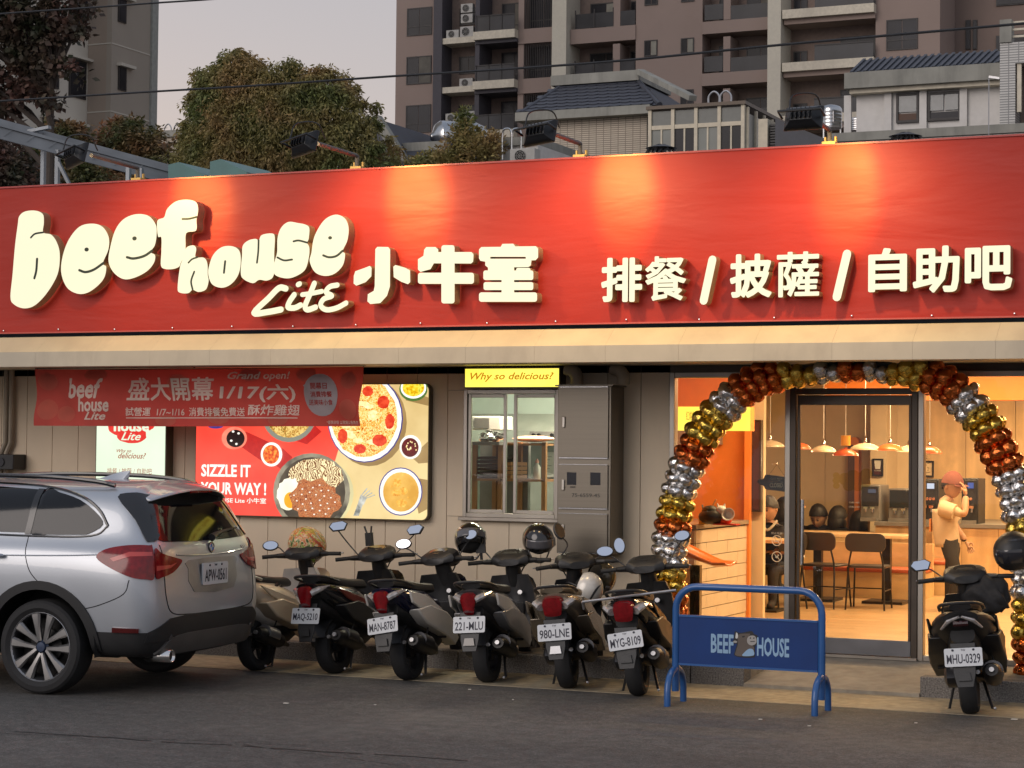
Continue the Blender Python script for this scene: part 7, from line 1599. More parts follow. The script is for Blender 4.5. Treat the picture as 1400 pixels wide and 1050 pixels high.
def leaves(centers, radii, per, lw, ll, m, parent, seed=1, droop=.4, local=True, name='crown'):
 rg = np.random.default_rng(seed); C_ = np.repeat(np.array([tuple(c) for c in centers]), per, 0); Rr = np.repeat(np.array(radii), per)
 n = len(C_); d = rg.normal(size=(n, 3)); d /= np.linalg.norm(d, axis=1)[:, None]; d *= (rg.random(n) ** .45)[:, None] * Rr[:, None]; P = C_ + d
 ax = rg.normal(size=(n, 3)) * (1, 1, .6) + d / Rr[:, None] * 1.0; ax[:, 2] -= droop * 1.6; ax /= np.linalg.norm(ax, axis=1)[:, None]
 sd_ = np.cross(ax, rg.normal(size=(n, 3))); sd_ /= np.linalg.norm(sd_, axis=1)[:, None]
 k = (.6 + .8 * rg.random(n))[:, None]; a = ax * ll * k; b = sd_ * lw * k * .5
 V = np.stack([P, P + a * .45 + b, P + a, P + a * .45 - b], 1).reshape(-1, 3)
 me = bpy.data.meshes.new(name); me.vertices.add(len(V)); me.vertices.foreach_set('co', V.ravel()); me.loops.add(len(V)); me.loops.foreach_set('vertex_index', np.arange(len(V), dtype=np.int32)); me.polygons.add(n); me.polygons.foreach_set('loop_start', np.arange(0, 4 * n, 4, dtype=np.int32)); me.update(calc_edges=True); me.validate()
 me.materials.append(m); o = bpy.data.objects.new(name, me); sc.collection.objects.link(o); o.parent = parent; o['kind'] = 'stuff'; return o
def tree(name, label, outline, Y, depth, m, per=60, rad=.45, n=260, lw=.05, ll=.16, seed=1, droop=.4, group=None, trunk=True, gaps=0.0, edge=.55):
 """outline: crown silhouette in photograph pixels, given real depth round the plane Y"""
 P2 = [(lambda q: (q.x, q.z))(onY(x, y, Y)) for x, y in outline]; xs = [p[0] for p in P2]; zs = [p[1] for p in P2]; cx = sum(xs) / len(xs); base = Vector((cx, Y, 0))
 t = thing(name, label, 'tree', base, group=group); rg = random.Random(seed); cs = []; rs = []
 tries = 0
 while len(cs) < n and tries < n * 30:
  tries += 1; x, z = rg.uniform(min(xs), max(xs)), rg.uniform(min(zs), max(zs))
  if not poly_in((x, z), P2): continue
  if gaps and noise.noise((x * 1.1, z * 1.1, seed)) < -.5 + gaps: continue
  dm = min((Vector((x, z)) - Vector(q)).length for q in P2); hw = depth / 2 * min(1, math.sqrt(dm / (.5 * (max(xs) - min(xs)) + .01)) + .12)
  y = rg.uniform(-hw, hw) if rg.random() < .4 else -hw * rg.uniform(.6, 1)
  r = rad * rg.uniform(.6, 1.2) * (edge + (1 - edge) * min(1, dm / rad)); cs.append((x - cx, y, z)); rs.append(r)
 leaves(cs, rs, per, lw, ll, m, t, seed, droop)
 if trunk:
  zt2 = max(zs) * .8; MB().tube([(0, 0, 0), (.05, 0, zt2 * .3), (-.05, 0, zt2 * .6), (0, 0, zt2)], [.22, .17, .12, .03], 10).build('trunk', M_bark, t, local=True)
  for i in range(0, len(cs), max(1, len(cs) // 26)):
   c = Vector(cs[i]); s_ = Vector((0, 0, max(zt2 * .25, c.z - .5 * abs(c.x) - .5))); s_.z = min(s_.z, zt2 * .95); MB().tube([s_, s_.lerp(c, .5) + Vector((0, 0, .1)), c], [.06, .04, .012], 6).build('limb', M_bark, t, local=True)
 return t
tree('round_tree', 'large rounded olive and rust coloured tree behind the middle of the sign', [(258, 245), (262, 205), (262, 190), (270, 178), (275, 160), (282, 130), (285, 115), (300, 103), (312, 95), (322, 80), (338, 73), (355, 80), (370, 92), (385, 98), (400, 92), (415, 88), (430, 95), (445, 92), (462, 96), (470, 108), (482, 118), (492, 132), (503, 145), (505, 165), (520, 180), (532, 200), (542, 225), (546, 245)], 38, 3.6, ML_main, 150, .27, 720, .034, .10, 3, .9, edge=.35)
tree('street_tree', 'rust and green tree between the grey tower and the round tree', [(146, 245), (150, 210), (155, 190), (152, 178), (168, 168), (180, 172), (195, 166), (208, 170), (215, 180), (226, 190), (222, 205), (240, 200), (244, 212), (230, 222), (238, 235), (236, 245)], 52, 3, ML_mix, 60, .34, 190, .06, .16, 5, .3, 'trees behind the sign at the left')
tree('street_tree', 'rust brown tree in front of the grey tower, above the steel rail', [(70, 245), (72, 210), (80, 180), (88, 172), (105, 176), (118, 172), (124, 182), (116, 195), (110, 215), (120, 230), (150, 232), (150, 245)], 50, 3, ML_mix, 60, .32, 170, .06, .16, 8, .3, 'trees behind the sign at the left')
tree('street_tree', 'dark reddish tree at the far left edge below the maple branches', [(-40, 262), (-40, 180), (-10, 175), (10, 185), (22, 195), (30, 215), (42, 225), (55, 240), (60, 262)], 36, 3, ML_red, 60, .3, 190, .06, .14, 9, .3, 'trees behind the sign at the left')
tree('street_tree', 'low dark green tree behind the sign beside the steel rail', [(40, 258), (42, 225), (55, 205), (70, 215), (120, 225), (150, 230), (160, 250), (160, 258)], 44, 2.5, ML_mix, 60, .3, 150, .06, .14, 12, .3, 'trees behind the sign at the left')
tree('roof_shrub', 'feathery green shrub in front of the brown apartment block, left of the tiled roof', [(560, 238), (575, 220), (600, 212), (622, 205), (626, 185), (632, 165), (640, 152), (648, 165), (652, 180), (665, 180), (680, 185), (685, 205), (678, 225), (682, 236)], 50, 2, ML_main, 50, .26, 150, .05, .13, 14, -.2)
tree('maple_tree', 'dark reddish maple with hanging branches in the top left corner', [(-60, -60), (60, -60), (100, -30), (118, 5), (108, 28), (118, 42), (128, 48), (118, 58), (104, 52), (96, 62), (90, 85), (130, 80), (140, 92), (128, 105), (112, 98), (85, 105), (72, 95), (60, 78), (52, 110), (40, 100), (72, 130), (95, 142), (82, 148), (60, 138), (48, 148), (30, 138), (30, 165), (18, 160), (0, 170), (-60, 160)], 30, 2.2, ML_red, 26, .20, 430, .085, .12, 21, .25, gaps=.22, edge=.6)
# ================================================================ far buildings (each on its own distance, walls square to the street)
M_tower = mat('tower render', (.36, .315, .26), .85, var=.06, scale=.3, dirt=(.30, .26, .215), dscale=.25, streak=.3); M_tower2 = mat('tower light render', (.58, .54, .46), .85, var=.06, scale=.3)
M_win = mat('dark window glass', (.022, .022, .026), .25, var=.7, scale=.35, spec=.18); M_wfr = mat('bronze window frame', (.03, .026, .025), .5)
Yt = 86
c = onY(120, 100, Yt); tw = thing('grey_tower', 'tall grey rendered tower block at the left with small windows', 'building', (c.x, Yt, 0))
xm = onY(152, 100, Yt).x; Y2 = onX(213, 100, xm).y; Y3 = onX(205, 100, xm).y; ztop = 52
MB().box(c.x, xm - .3, Yt, Y2, 0, ztop).build('wall', mat('tower warm render', (.36, .29, .23), .85, var=.06, scale=.3, dirt=(.30, .24, .19), dscale=.25), tw)
MB().box(xm - .298, xm, Yt, Y3, 0, ztop).build('side_wall', M_tower, tw); MB().box(xm - .298, xm + .12, Y3 + .002, Y2, 0, ztop).build('corner_pier', mat('pier grey', (.33, .34, .31), .8), tw)
def rX(x0, y0, x1, y1, X):
 a, b = onX(x0, (y0 + y1) / 2, X), onX(x1, (y0 + y1) / 2, X); return a.y, b.y, onX((x0 + x1) / 2, y1, X).z, onX((x0 + x1) / 2, y0, X).z
for k in range(-1, 3):
 a, b, z0, z1 = rX(161, 92 + 93 * k, 172, 124 + 93 * k, xm); w_ = MB().box(xm + .001, xm + .06, a, b, z0, z1).build('window', M_wfr, tw); MB().box(xm + .061, xm + .08, a + .1, b - .1, z0 + .06, z1 - .06).build('pane', M_win, w_); MB().box(xm + .001, xm + .3, a - .1, b + .5, z1 + .01, z1 + .16).build('lintel', M_tower2, w_)
 z = onX(160, 62 + 93 * k, xm).z; MB().box(xm + .001, xm + .025, Yt, Y3 - .01, z, z + .06).build('joint', M_tower2, tw); MB().box(c.x, xm - .01, Yt - .025, Yt - .001, z, z + .06).build('joint', M_tower2, tw)
# left wing: its long face looks right, running away from us to the tower corner
MB().box(c.x - 8, c.x - .01, 58, Yt + 1, 0, ztop).build('wing_wall', M_tower2, tw)
def onXr(x0, y0, x1, y1):
 a, b = onX(x0, (y0 + y1) / 2, c.x), onX(x1, (y0 + y1) / 2, c.x); ym = (a.y + b.y) / 2; d0, d1 = onX((x0 + x1) / 2, y1, c.x), onX((x0 + x1) / 2, y0, c.x); return a.y, b.y, d0.z, d1.z
for (x0, y0, x1, y1) in ((94, -38, 119, 40), (94, 82, 117, 134), (62, 78, 80, 120), (58, 165, 88, 200), (92, 172, 112, 205), (60, -20, 80, 30), (28, 70, 46, 112)):
 a, b, z0, z1 = onXr(x0, y0, x1, y1); w_ = MB().box(c.x - .005, c.x + .06, a, b, z0, z1).build('window', M_wfr, tw); MB().box(c.x + .061, c.x + .08, a + .1, b - .1, z0 + .1, z1 - .1).build('pane', M_win, w_); MB().box(c.x + .0, c.x + .35, a - .2, b + .2, z1 + .02, z1 + .15).build('lintel', M_tower2, w_)
# brown apartment block
M_ap = mat('brown facade tile', (.31, .235, .20), .8, var=.05, scale=.8, dirt=(.26, .195, .165), dscale=.2); M_apd = mat('slate pilaster', (.075, .07, .08), .7); M_apc = mat('cream band', (.66, .60, .48), .8, dirt=(.48, .43, .35), dscale=.5, streak=.3); M_apcol = mat('cream column', (.60, .56, .46), .8, var=.05, dirt=(.53, .49, .41), dscale=.4)
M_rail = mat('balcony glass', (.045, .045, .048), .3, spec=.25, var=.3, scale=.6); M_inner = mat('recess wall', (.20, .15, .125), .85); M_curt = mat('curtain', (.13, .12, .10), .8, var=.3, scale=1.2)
Ya = 120.0; c = onY(541, 90, Ya); ap = thing('apartment_block', 'tall brown apartment block with balconies and cream columns behind the shop', 'building', (c.x, Ya, 0)); FH = 66.5
ZT = 48; D_ = 1.6
def ax_(px): return onY(px, 90, Ya).x
def az(px, py): return onY(px, py, Ya).z
FZ = az(570, 77) - az(570, 77 + 66.5)
print('floor', FZ)
rr2 = random.Random(4)
def strip(px0, px1, m, y0=0, name='wall', zs=None):
 MB().box(ax_(px0), ax_(px1) - .004, Ya + y0, Ya + 12, 0, ZT).build(name, m, ap)
def winp(px0, py0, px1, py1, y=0, curtain=False, k=0, bars=False):
 X0, X1, Z0, Z1 = rect(px0, py0, px1, py1, Ya); Z0 += FZ * k; Z1 += FZ * k; y = Ya + y
 w_ = frame_rect(MB(), X0, X1, Z0, Z1, .07, y - .06, y - .002).build('window', M_wfr, ap); xm_ = (X0 + X1) / 2
 MB().box(X0 + .07, xm_ - .02, y - .03, y - .004, Z0 + .07, Z1 - .07).build('pane', M_win, w_); MB().box(xm_ + .02, X1 - .07, y - .04, y - .004, Z0 + .07, Z1 - .07).build('pane', (M_curt, mat('pale blind', (.24, .23, .19), .7, var=.2, scale=2), M_win, M_win)[rr2.randrange(4)] if curtain or rr2.random() < .3 else M_win, w_)
 if Z1 - Z0 > 1.75: MB().box(X0 + .07, X1 - .07, y - .055, y - .041, Z0 + (Z1 - Z0) * .30, Z0 + (Z1 - Z0) * .30 + .08).build('transom', M_wfr, w_)
 if bars:
  for i in range(int((X1 - X0) / .16)): MB().box(X0 + .1 + .16 * i, X0 + .125 + .16 * i, y - .12, y - .09, Z0, Z1).build('bar', M_wfr, w_)
strip(541, 595, M_ap); strip(595.2, 607, M_apd, -.35, 'pilaster'); strip(652, 658, M_apd, -.3, 'pilaster'); strip(760, 779.5, M_apcol, -.7, 'column'); strip(869, 960, M_ap, 0); strip(1055, 1073, M_apcol, -.9, 'column'); strip(1198, 1286, M_ap, -.2)
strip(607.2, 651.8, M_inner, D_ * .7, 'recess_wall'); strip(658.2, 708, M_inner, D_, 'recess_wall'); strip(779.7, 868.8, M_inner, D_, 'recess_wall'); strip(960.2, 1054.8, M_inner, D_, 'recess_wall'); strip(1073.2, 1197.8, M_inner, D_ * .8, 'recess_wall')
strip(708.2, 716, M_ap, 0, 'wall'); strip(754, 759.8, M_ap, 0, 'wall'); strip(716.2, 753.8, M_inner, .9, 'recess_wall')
def slab(px0, px1, py0, py1, k, m, y0, y1, nm):
 X0, X1, Z0, Z1 = rect(px0, py0, px1, py1, Ya); MB().box(X0 + .01, X1 - .01, Ya + y0, Ya + y1, Z0 + FZ * k, Z1 + FZ * k).build(nm, m, ap)
for k in range(-3, 2):        # k counts floors upward from the one at y ~ 90 px
 winp(556, 77, 590, 115, 0, (k % 2) == 0, k)
 slab(606, 653, 119, 127, k, M_apc, -.25, D_, 'balcony_slab'); slab(652, 709, 112, 123, k, M_apc, -.7, D_, 'balcony_slab'); slab(652, 709, 123, 128, k, M_apd, -.4, D_, 'slab_soffit')
 winp(618, 73, 644, 97, D_ * .7, False, k)
 winp(672, 65, 708, 110, D_, k == 0, k)
 X0, X1, Z0, Z1 = rect(656, 90, 708, 112, Ya); b_ = MB().box(X0, X1, Ya - .62, Ya - .60, Z0 + FZ * k, Z1 + FZ * k - .08).build('balcony_glass', M_rail, ap); MB().box(X0, X1, Ya - .66, Ya - .58, Z1 + FZ * k - .079, Z1 + FZ * k).build('handrail', M_wfr, b_)
 for i in range(4): MB().box(X0 + (X1 - X0) * i / 3.001, X0 + (X1 - X0) * i / 3.001 + .05, Ya - .66, Ya - .621, Z0 + FZ * k, Z1 + FZ * k).build('baluster', M_wfr, b_)
 slab(708.2, 760, 107, 127, k, M_ap, -.1, 1, 'spandrel'); winp(717, 60, 754, 107, .9, False, k)
 X0, X1, Z0, Z1 = rect(717, 60, 754, 107, Ya)
 for i in range(15): MB().box(X0 + .03 + (X1 - X0) * i / 15, X0 + .06 + (X1 - X0) * i / 15, Ya - .04, Ya - .01, Z0 + FZ * k, Z1 + FZ * k).build('bar', M_wfr, ap)
 slab(779.5, 869, 107, 127, k, M_ap, -.1, D_, 'spandrel'); slab(838, 848, 60, 107, k, M_ap, -.05, D_, 'pier'); winp(794, 66, 838, 107, D_, False, k); winp(850, 64, 866, 105, D_, False, k)
 X0, X1, Z0, Z1 = rect(786, 86, 838, 107, Ya); b_ = MB().box(X0, X1, Ya - .03, Ya - .01, Z0 + FZ * k, Z1 + FZ * k - .05).build('balcony_glass', M_rail, ap)
 for i in range(3): MB().box(X0 + (X1 - X0) * i / 2.02, X0 + (X1 - X0) * i / 2.02 + .06, Ya - .08, Ya - .031, Z0 + FZ * k, Z1 + FZ * k + .2).build('baluster', M_wfr, b_)
 X0, X1, Z0, Z1 = rect(848, 84, 868, 104, Ya); MB().box(X0, X1, Ya - .03, Ya - .01, Z0 + FZ * k, Z1 + FZ * k).build('balcony_glass', M_rail, ap)
 winp(881, 55, 899, 77, 0, True, k); winp(931, 52, 949, 73, 0, True, k)
 slab(960, 1055, 98, 115, k, M_ap, -.1, D_, 'spandrel'); slab(989, 999, 50, 98, k, M_ap, -.05, D_, 'pier'); winp(972, 56, 988, 98, D_, False, k); winp(1010, 56, 1050, 97, D_, True, k)
 for a, b in ((963, 988), (999, 1053)): X0, X1, Z0, Z1 = rect(a, 77, b, 98, Ya); MB().box(X0, X1, Ya - .03, Ya - .01, Z0 + FZ * k, Z1 + FZ * k).build('balcony_glass', M_rail, ap)
 slab(1074, 1199, 85, 97, k, M_apc, -.8, D_, 'balcony_slab'); slab(1074, 1199, 97, 104, k, M_ap, -.5, D_, 'slab_soffit'); winp(1077, 65, 1096, 88, D_ * .8, True, k); winp(1142, 44, 1190, 82, D_ * .8, False, k)
 X0, X1, Z0, Z1 = rect(1118, 62, 1198, 83, Ya); b_ = MB().box(X0, X1, Ya - .72, Ya - .70, Z0 + FZ * k, Z1 + FZ * k - .05).build('balcony_glass', M_rail, ap); MB().box(X0, X1, Ya - .76, Ya - .68, Z1 + FZ * k - .049, Z1 + FZ * k + .03).build('handrail', M_wfr, b_)
 slab(1096, 1118, 30, 85, k, M_ap, .3, D_, 'pier') if False else None
 winp(1213, 27, 1256, 69, -.2, True, k)
# receding right part of the block
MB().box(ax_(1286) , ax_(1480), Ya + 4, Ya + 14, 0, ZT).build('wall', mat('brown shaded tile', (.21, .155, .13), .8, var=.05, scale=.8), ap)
for k in range(-1, 3):
 for a, b, y0, y1, yy in ((1320, 1327, 100, 140, 4), (1330, 1336, 100, 140, 4), (1362, 1402, 48, 80, 4)):
  X0, X1, Z0, Z1 = rect(a, y0, b, y1, Ya + 4); w_ = MB().box(X0, X1, Ya + 3.9, Ya + 3.998, Z0 + FZ * k, Z1 + FZ * k).build('window', M_wfr, ap); MB().box(X0 + .06, X1 - .06, Ya + 3.87, Ya + 3.899, Z0 + FZ * k + .06, Z1 + FZ * k - .06).build('pane', M_win, w_)
M_ac = mat('aircon casing', (.42, .41, .38), .5)
def aircon(px0, py0, px1, py1, Y, label):
 X0, X1, Z0, Z1 = rect(px0, py0, px1, py1, Y); t = thing('air_conditioner', label, 'air conditioner', ((X0 + X1) / 2, Y, Z0), group='outdoor air conditioner units'); MB().box(X0, X1, Y, Y + .35, Z0, Z1).build('casing', M_ac, t, bevel=.01)
 r = min(X1 - X0, Z1 - Z0) * .40; xc = X0 + (X1 - X0) * .42; M_ = Matrix.Translation((xc, Y - .012, (Z0 + Z1) / 2)) @ Matrix.Rotation(R(90), 4, 'X'); MB().lathe([(.001, -.002), (r, -.002), (r, .01), (.001, .01)], M_, 20).build('fan_recess', M_dark, t)
 for q in (.35, .7, .98): MB().tube([M_ @ Vector((r * q * math.cos(a), r * q * math.sin(a), .014)) for a in [2 * math.pi * i / 16 for i in range(16)]], r * .035, 4, closed=True).build('grille_ring', M_ac, t)
 for i in range(4): a = i * math.pi / 4; MB().tube([M_ @ Vector((-r * math.cos(a), -r * math.sin(a), .016)), M_ @ Vector((r * math.cos(a), r * math.sin(a), .016))], r * .02, 4).build('grille_bar', M_ac, t)
for b_, lb2 in (((630, 5, 646, 17), 'topmost of the stacked pair of air conditioners on the apartment balcony'), ((630, 19, 646, 31), 'air conditioner second from the top in the balcony stack'), ((629, 36, 647, 50), 'air conditioner standing on the upper balcony floor below the stacked pair'), ((610, 41, 627, 52), 'small air conditioner left of the stack on the upper balcony'), ((628, 107, 646, 119), 'air conditioner alone on the middle balcony'), ((609, 155, 626, 167), 'air conditioner hung at the left of the lower balcony'), ((633, 152, 649, 165), 'air conditioner at the right of the lower balcony, behind the shrub')):
 aircon(*b_, Ya - .2 + .0, lb2)
aircon(697, 203, 731, 223, 44.0, 'grey air conditioner on the roof beside the cream tiled house')
# ================================================================ cream tiled house with dark hipped roof
def tilemat(name, c, g, w, h, off=0.0, mor=.012):
 m = bpy.data.materials.new(name); m.use_nodes = True; n = m.node_tree; p = n.nodes['Principled BSDF']; ge = n.nodes.new('ShaderNodeNewGeometry'); mp = n.nodes.new('ShaderNodeMapping'); mp.inputs['Rotation'].default_value = (R(90), 0, 0)
 sp = n.nodes.new('ShaderNodeSeparateXYZ'); cb2 = n.nodes.new('ShaderNodeCombineXYZ'); ad = n.nodes.new('ShaderNodeMath'); ad.operation = 'ADD'
 n.links.new(ge.outputs['Position'], sp.inputs[0]); n.links.new(sp.outputs[0], ad.inputs[0]); n.links.new(sp.outputs[1], ad.inputs[1]); n.links.new(ad.outputs[0], cb2.inputs[0]); n.links.new(sp.outputs[2], cb2.inputs[1])
 b = n.nodes.new('ShaderNodeTexBrick'); b.offset = off; b.inputs['Scale'].default_value = 1; b.inputs['Brick Width'].default_value = w; b.inputs['Row Height'].default_value = h; b.inputs['Mortar Size'].default_value = mor; b.inputs['Mortar Smooth'].default_value = .2
 b.inputs['Color1'].default_value = (*c, 1); b.inputs['Color2'].default_value = (*[q * .88 for q in c], 1); b.inputs['Mortar'].default_value = (*g, 1); n.links.new(cb2.outputs[0], b.inputs[0]); n.links.new(b.outputs[0], p.inputs['Base Color']); p.inputs['Roughness'].default_value = .5
 bu = n.nodes.new('ShaderNodeBump'); bu.inputs['Distance'].default_value = -.004; n.links.new(b.outputs[1], bu.inputs['Height']); n.links.new(bu.outputs[0], p.inputs['Normal']); return m
Mt_c = tilemat('cream wall tile', (.56, .48, .37), (.22, .18, .14), .235, .062); Mt_w = tilemat('white wall tile', (.60, .59, .56), (.24, .24, .235), .235, .062); M_cement = mat('stained cement', (.30, .295, .26), .85, var=.15, scale=2, dirt=(.14, .14, .125), dscale=1.3, streak=.15)
M_rt = mat('dark roof tile', (.045, .048, .062), .5, var=.3, scale=3)
Yh = 57.0
X0, X1, Z0, Z1 = rect(733, 150, 884, 240, Yh); hs_ = thing('tiled_house', 'cream tiled rooftop house with a dark scalloped hip roof and cement eave', 'house', ((X0 + X1) / 2, Yh, 0))
z_e0, z_e1 = onY(800, 160, Yh - .4).z, onY(800, 148, Yh - .4).z; MB().box(X0, X1, Yh, Yh + 7, 0, z_e0).build('wall', Mt_c, hs_)
XE0, XE1 = onY(704, 160, Yh - .4).x, onY(888, 160, Yh - .4).x; MB().box(XE0, XE1, Yh - .4, Yh + 7.4, z_e0 + .002, z_e1).build('eave', M_cement, hs_)
MB().rings([[(X0 - .0, Yh, z_e0 - .55), (X0 - .35, Yh, z_e0 - .1), (XE0, Yh, z_e0), (X0 - .0, Yh, z_e0)], [(X0 - .0, Yh + 5, z_e0 - .55), (X0 - .35, Yh + 5, z_e0 - .1), (XE0, Yh + 5, z_e0), (X0 - .0, Yh + 5, z_e0)]]).build('eave_bracket', M_cement, hs_)
# roof slope facing us with scalloped tiles as separate pieces
eL, eR = onY(716, 152, Yh), onY(892, 143, Yh); tzp = onY(815, 112, Yh + 2.4); tL, tR = onY(768, 118, Yh + 2.2), onY(872, 108, Yh + 2.2)
e0 = Vector((eL.x, Yh - .2, z_e1)); e1 = Vector((eR.x + .3, Yh - .2, z_e1)); t0 = Vector((tL.x, Yh + 2.2, tL.z)); t1 = Vector((tR.x, Yh + 2.2, tL.z))
bk0 = Vector((e0.x, Yh + 7, z_e1)); bk1 = Vector((e1.x, Yh + 7, z_e1)); tb0 = t0 + Vector((0, 2.6, 0)); tb1 = t1 + Vector((0, 2.6, 0))
MB().poly([e0, e1, t1, t0]).poly([e1, bk1, tb1, t1]).poly([bk1, bk0, tb0, tb1]).poly([bk0, e0, t0, tb0]).build('roof_deck', M_rt, hs_)
sl_n = (e1 - e0).cross(t0 - e0).normalized(); sl_n = sl_n if sl_n.z > 0 else -sl_n; rows = 8; tp = None; mp_ = MB()
sl_u = ((t0 + t1) / 2 - (e0 + e1) / 2).normalized(); tw_ = .34; rh_ = (((t0 + t1) / 2 - (e0 + e1) / 2).length) / rows
ol_ = [(-tw_ / 2, rh_ * 1.1), (tw_ / 2, rh_ * 1.1), (tw_ / 2, .06), (tw_ * .3, .0), (0, -.03), (-tw_ * .3, .0), (-tw_ / 2, .06)]
tpm = MB().prism(ol_, (0, 0, 0), (1, 0, 0), sl_u, sl_n * .03); cnt = 0
for r_ in range(rows):
 a = e0.lerp(t0, r_ / rows); b = e1.lerp(t1, r_ / rows); n_ = int((b.x - a.x) / tw_)
 for i in range(n_ + 1):
  p_ = Vector((a.x + tw_ * (i + (.5 if r_ % 2 else 0)), a.y, a.z)) + sl_n * (.03 + .0)
  if p_.x > b.x - tw_ * .3: continue
  if tp is None: tp = MB().prism(ol_, (0, 0, 0), (1, 0, 0), sl_u + sl_n * .0, sl_n * .03).build('roof_tile', M_rt, hs_, local=True); o = tp
  else: o = inst(tp, hs_)
  o.location = p_ - WM[hs_].translation; o.rotation_euler = (R(-5), 0, 0)
for a, b in ((e0, t0), (e1, t1)): MB().tube([a, b], .09, 8).build('hip_ridge', M_rt, hs_)
MB().box(t0.x - .3, t1.x + .1, t0.y - .2, tb0.y + .2, t0.z + .002, t0.z + .32).build('roof_kerb', M_cement, hs_)
MB().bar(t1 + Vector((.15, -.2, .25)), e1 + Vector((1.1, -.2, .1)), .25, .16).build('gable_kerb', M_cement, hs_)
# glazed roof room right of it
X0, X1, Z0, Z1 = rect(889, 147, 1016, 235, 56.0); sr = thing('glazed_roof_room', 'glazed roof room with cream frames and grey panes beside the cream tiled house', 'sunroom', ((X0 + X1) / 2, 56, Z0)); Mf = mat('cream frame', (.62, .55, .42), .6); Mg = mat('frosted pane', (.20, .21, .19), .3, spec=.3, var=.2, scale=1)
Y_ = 56.0; zt_, zb_ = Z1, onY(950, 240, Y_).z
MB().box(X0 - .1, X1 + .1, Y_ - .12, Y_ + 4, zt_, zt_ + .1).build('roof', M_dkframe, sr)
for i in range(5): x = X0 + (X1 - X0) * i / 4; MB().box(x - .05, x + .05, Y_ - .06, Y_ + .05, zb_, zt_ - .002).build('post', Mf, sr)
zm_ = onY(950, 172, Y_).z; MB().box(X0 + .05, X1 - .05, Y_ - .04, Y_ + .04, zm_ - .06, zm_ + .06).build('transom', Mf, sr)
for i in range(4):
 a, b = X0 + (X1 - X0) * i / 4 + .052, X0 + (X1 - X0) * (i + 1) / 4 - .052; MB().box(a, b, Y_, Y_ + .02, zm_ + .062, zt_ - .05).build('pane', mat('grey pane', (.15, .155, .14), .4), sr); MB().box(a, b, Y_, Y_ + .02, zb_, zm_ - .062).build('pane', Mg if i % 2 == 0 else M_win, sr)
 MB().box((a + b) / 2 - .025, (a + b) / 2 + .025, Y_ - .03, Y_ - .002, zb_, zm_ - .062).build('mullion', Mf, sr)
MB().box(X1 + .02, X1 + .05, Y_ + .06, Y_ + 4, zb_, zt_ - .2).build('side_pane', Mg, sr)
for i in range(5): MB().box(X1 + .052, X1 + .12, Y_ + .1 + .8 * i, Y_ + .2 + .8 * i, zb_, zt_ - .05).build('side_post', Mf, sr)
for px in (976, 992):
 q = onY(px, 145, Y_ + .5); single(MB().tube(smooth_line([(q.x - .16, Y_ + .5, zt_ + .1), (q.x - .16, Y_ + .5, zt_ + .38), (q.x, Y_ + .5, zt_ + .52), (q.x + .16, Y_ + .5, zt_ + .38), (q.x + .16, Y_ + .5, zt_ + .1)], 4), .03, 8), 'vent_pipe', M_alu, 'steel gooseneck vent pipe on the glazed roof room, ' + ('left' if px < 980 else 'right') + ' of the pair', 'vent pipe', 'gooseneck vents on the glazed room')
# white roof house on the right
Yr = 50.0
X0, X1 = onY(1156, 150, Yr).x, onY(1368, 150, Yr).x
wh = thing('white_roof_house', 'white rooftop house with a dark ribbed roof and cement parapet at the right', 'house', ((X0 + X1) / 2, Yr, 0)); Mwp = mat('white panel', (.64, .62, .59), .5, var=.05, dirt=(.50, .48, .45), dscale=1)
zb0, zb1, zb2, zb3 = [onY(1262, y, Yr).z for y in (164, 122, 116, 94)]
MB().box(X0 + .2, X1 + 1.5, Yr + .3, Yr + 6, 0, zb1).build('wall', Mwp, wh); MB().box(X0, X1 + .5, Yr - .15, Yr + 6.1, zb2 + .002, zb3).build('eave', M_cement, wh); MB().box(X0 + .1, X1 + .5, Yr + .0, Yr + 6, zb1, zb2).build('eave_lip', M_apc, wh)
r0, r1, r2, r3 = Vector((X0 + .15, Yr - .05, zb3)), Vector((X1 + .6, Yr - .05, zb3)), Vector((X1 + .6, Yr + 1.9, onY(1300, 74, Yr + 1.9).z)), Vector((onY(1182, 80, Yr + 1.9).x, Yr + 1.9, onY(1300, 74, Yr + 1.9).z))
MB().poly([r0, r1, r2, r3]).poly([r3, r2, r2 + Vector((0, 3, -1)), r3 + Vector((0, 3, -1))]).build('roof_sheet', M_rt, wh)
for i in range(26):
 t_ = i / 25; a = r0.lerp(r1, t_); b = r3.lerp(r2, t_); MB().bar(a + Vector((0, 0, .02)), b + Vector((0, 0, .02)), .07, .05).build('roof_rib', M_rt, wh)
for a, b, y0, y1, m2, nm in ((1226, 1257, 128, 168, M_win, 'window'), (1269, 1314, 126, 165, M_win, 'window')):
 A0, A1, B0, B1 = rect(a, y0, b, y1, Yr + .3); w_ = frame_rect(MB(), A0, A1, B0, B1, .06, Yr + .22, Yr + .298).build('window', M_wfr, wh); xm_ = (A0 + A1) / 2
 MB().box(A0 + .06, xm_ - .02 if a > 1260 else A1 - .06, Yr + .25, Yr + .29, (B0 + B1) / 2 - .1, B1 - .06).build('pane', mat('pale pane', (.20, .21, .21), .15), w_); MB().box(A0 + .06, A1 - .06, Yr + .25, Yr + .29, B0 + .06, (B0 + B1) / 2 - .14).build('lower_pane', mat('brown board', (.10, .05, .03), .6) if a < 1260 else M_win, w_)
 if a > 1260: MB().box(xm_ + .02, A1 - .06, Yr + .25, Yr + .29, (B0 + B1) / 2 - .1, B1 - .06).build('pane', mat('pale pane', (.20, .21, .21), .15), w_)
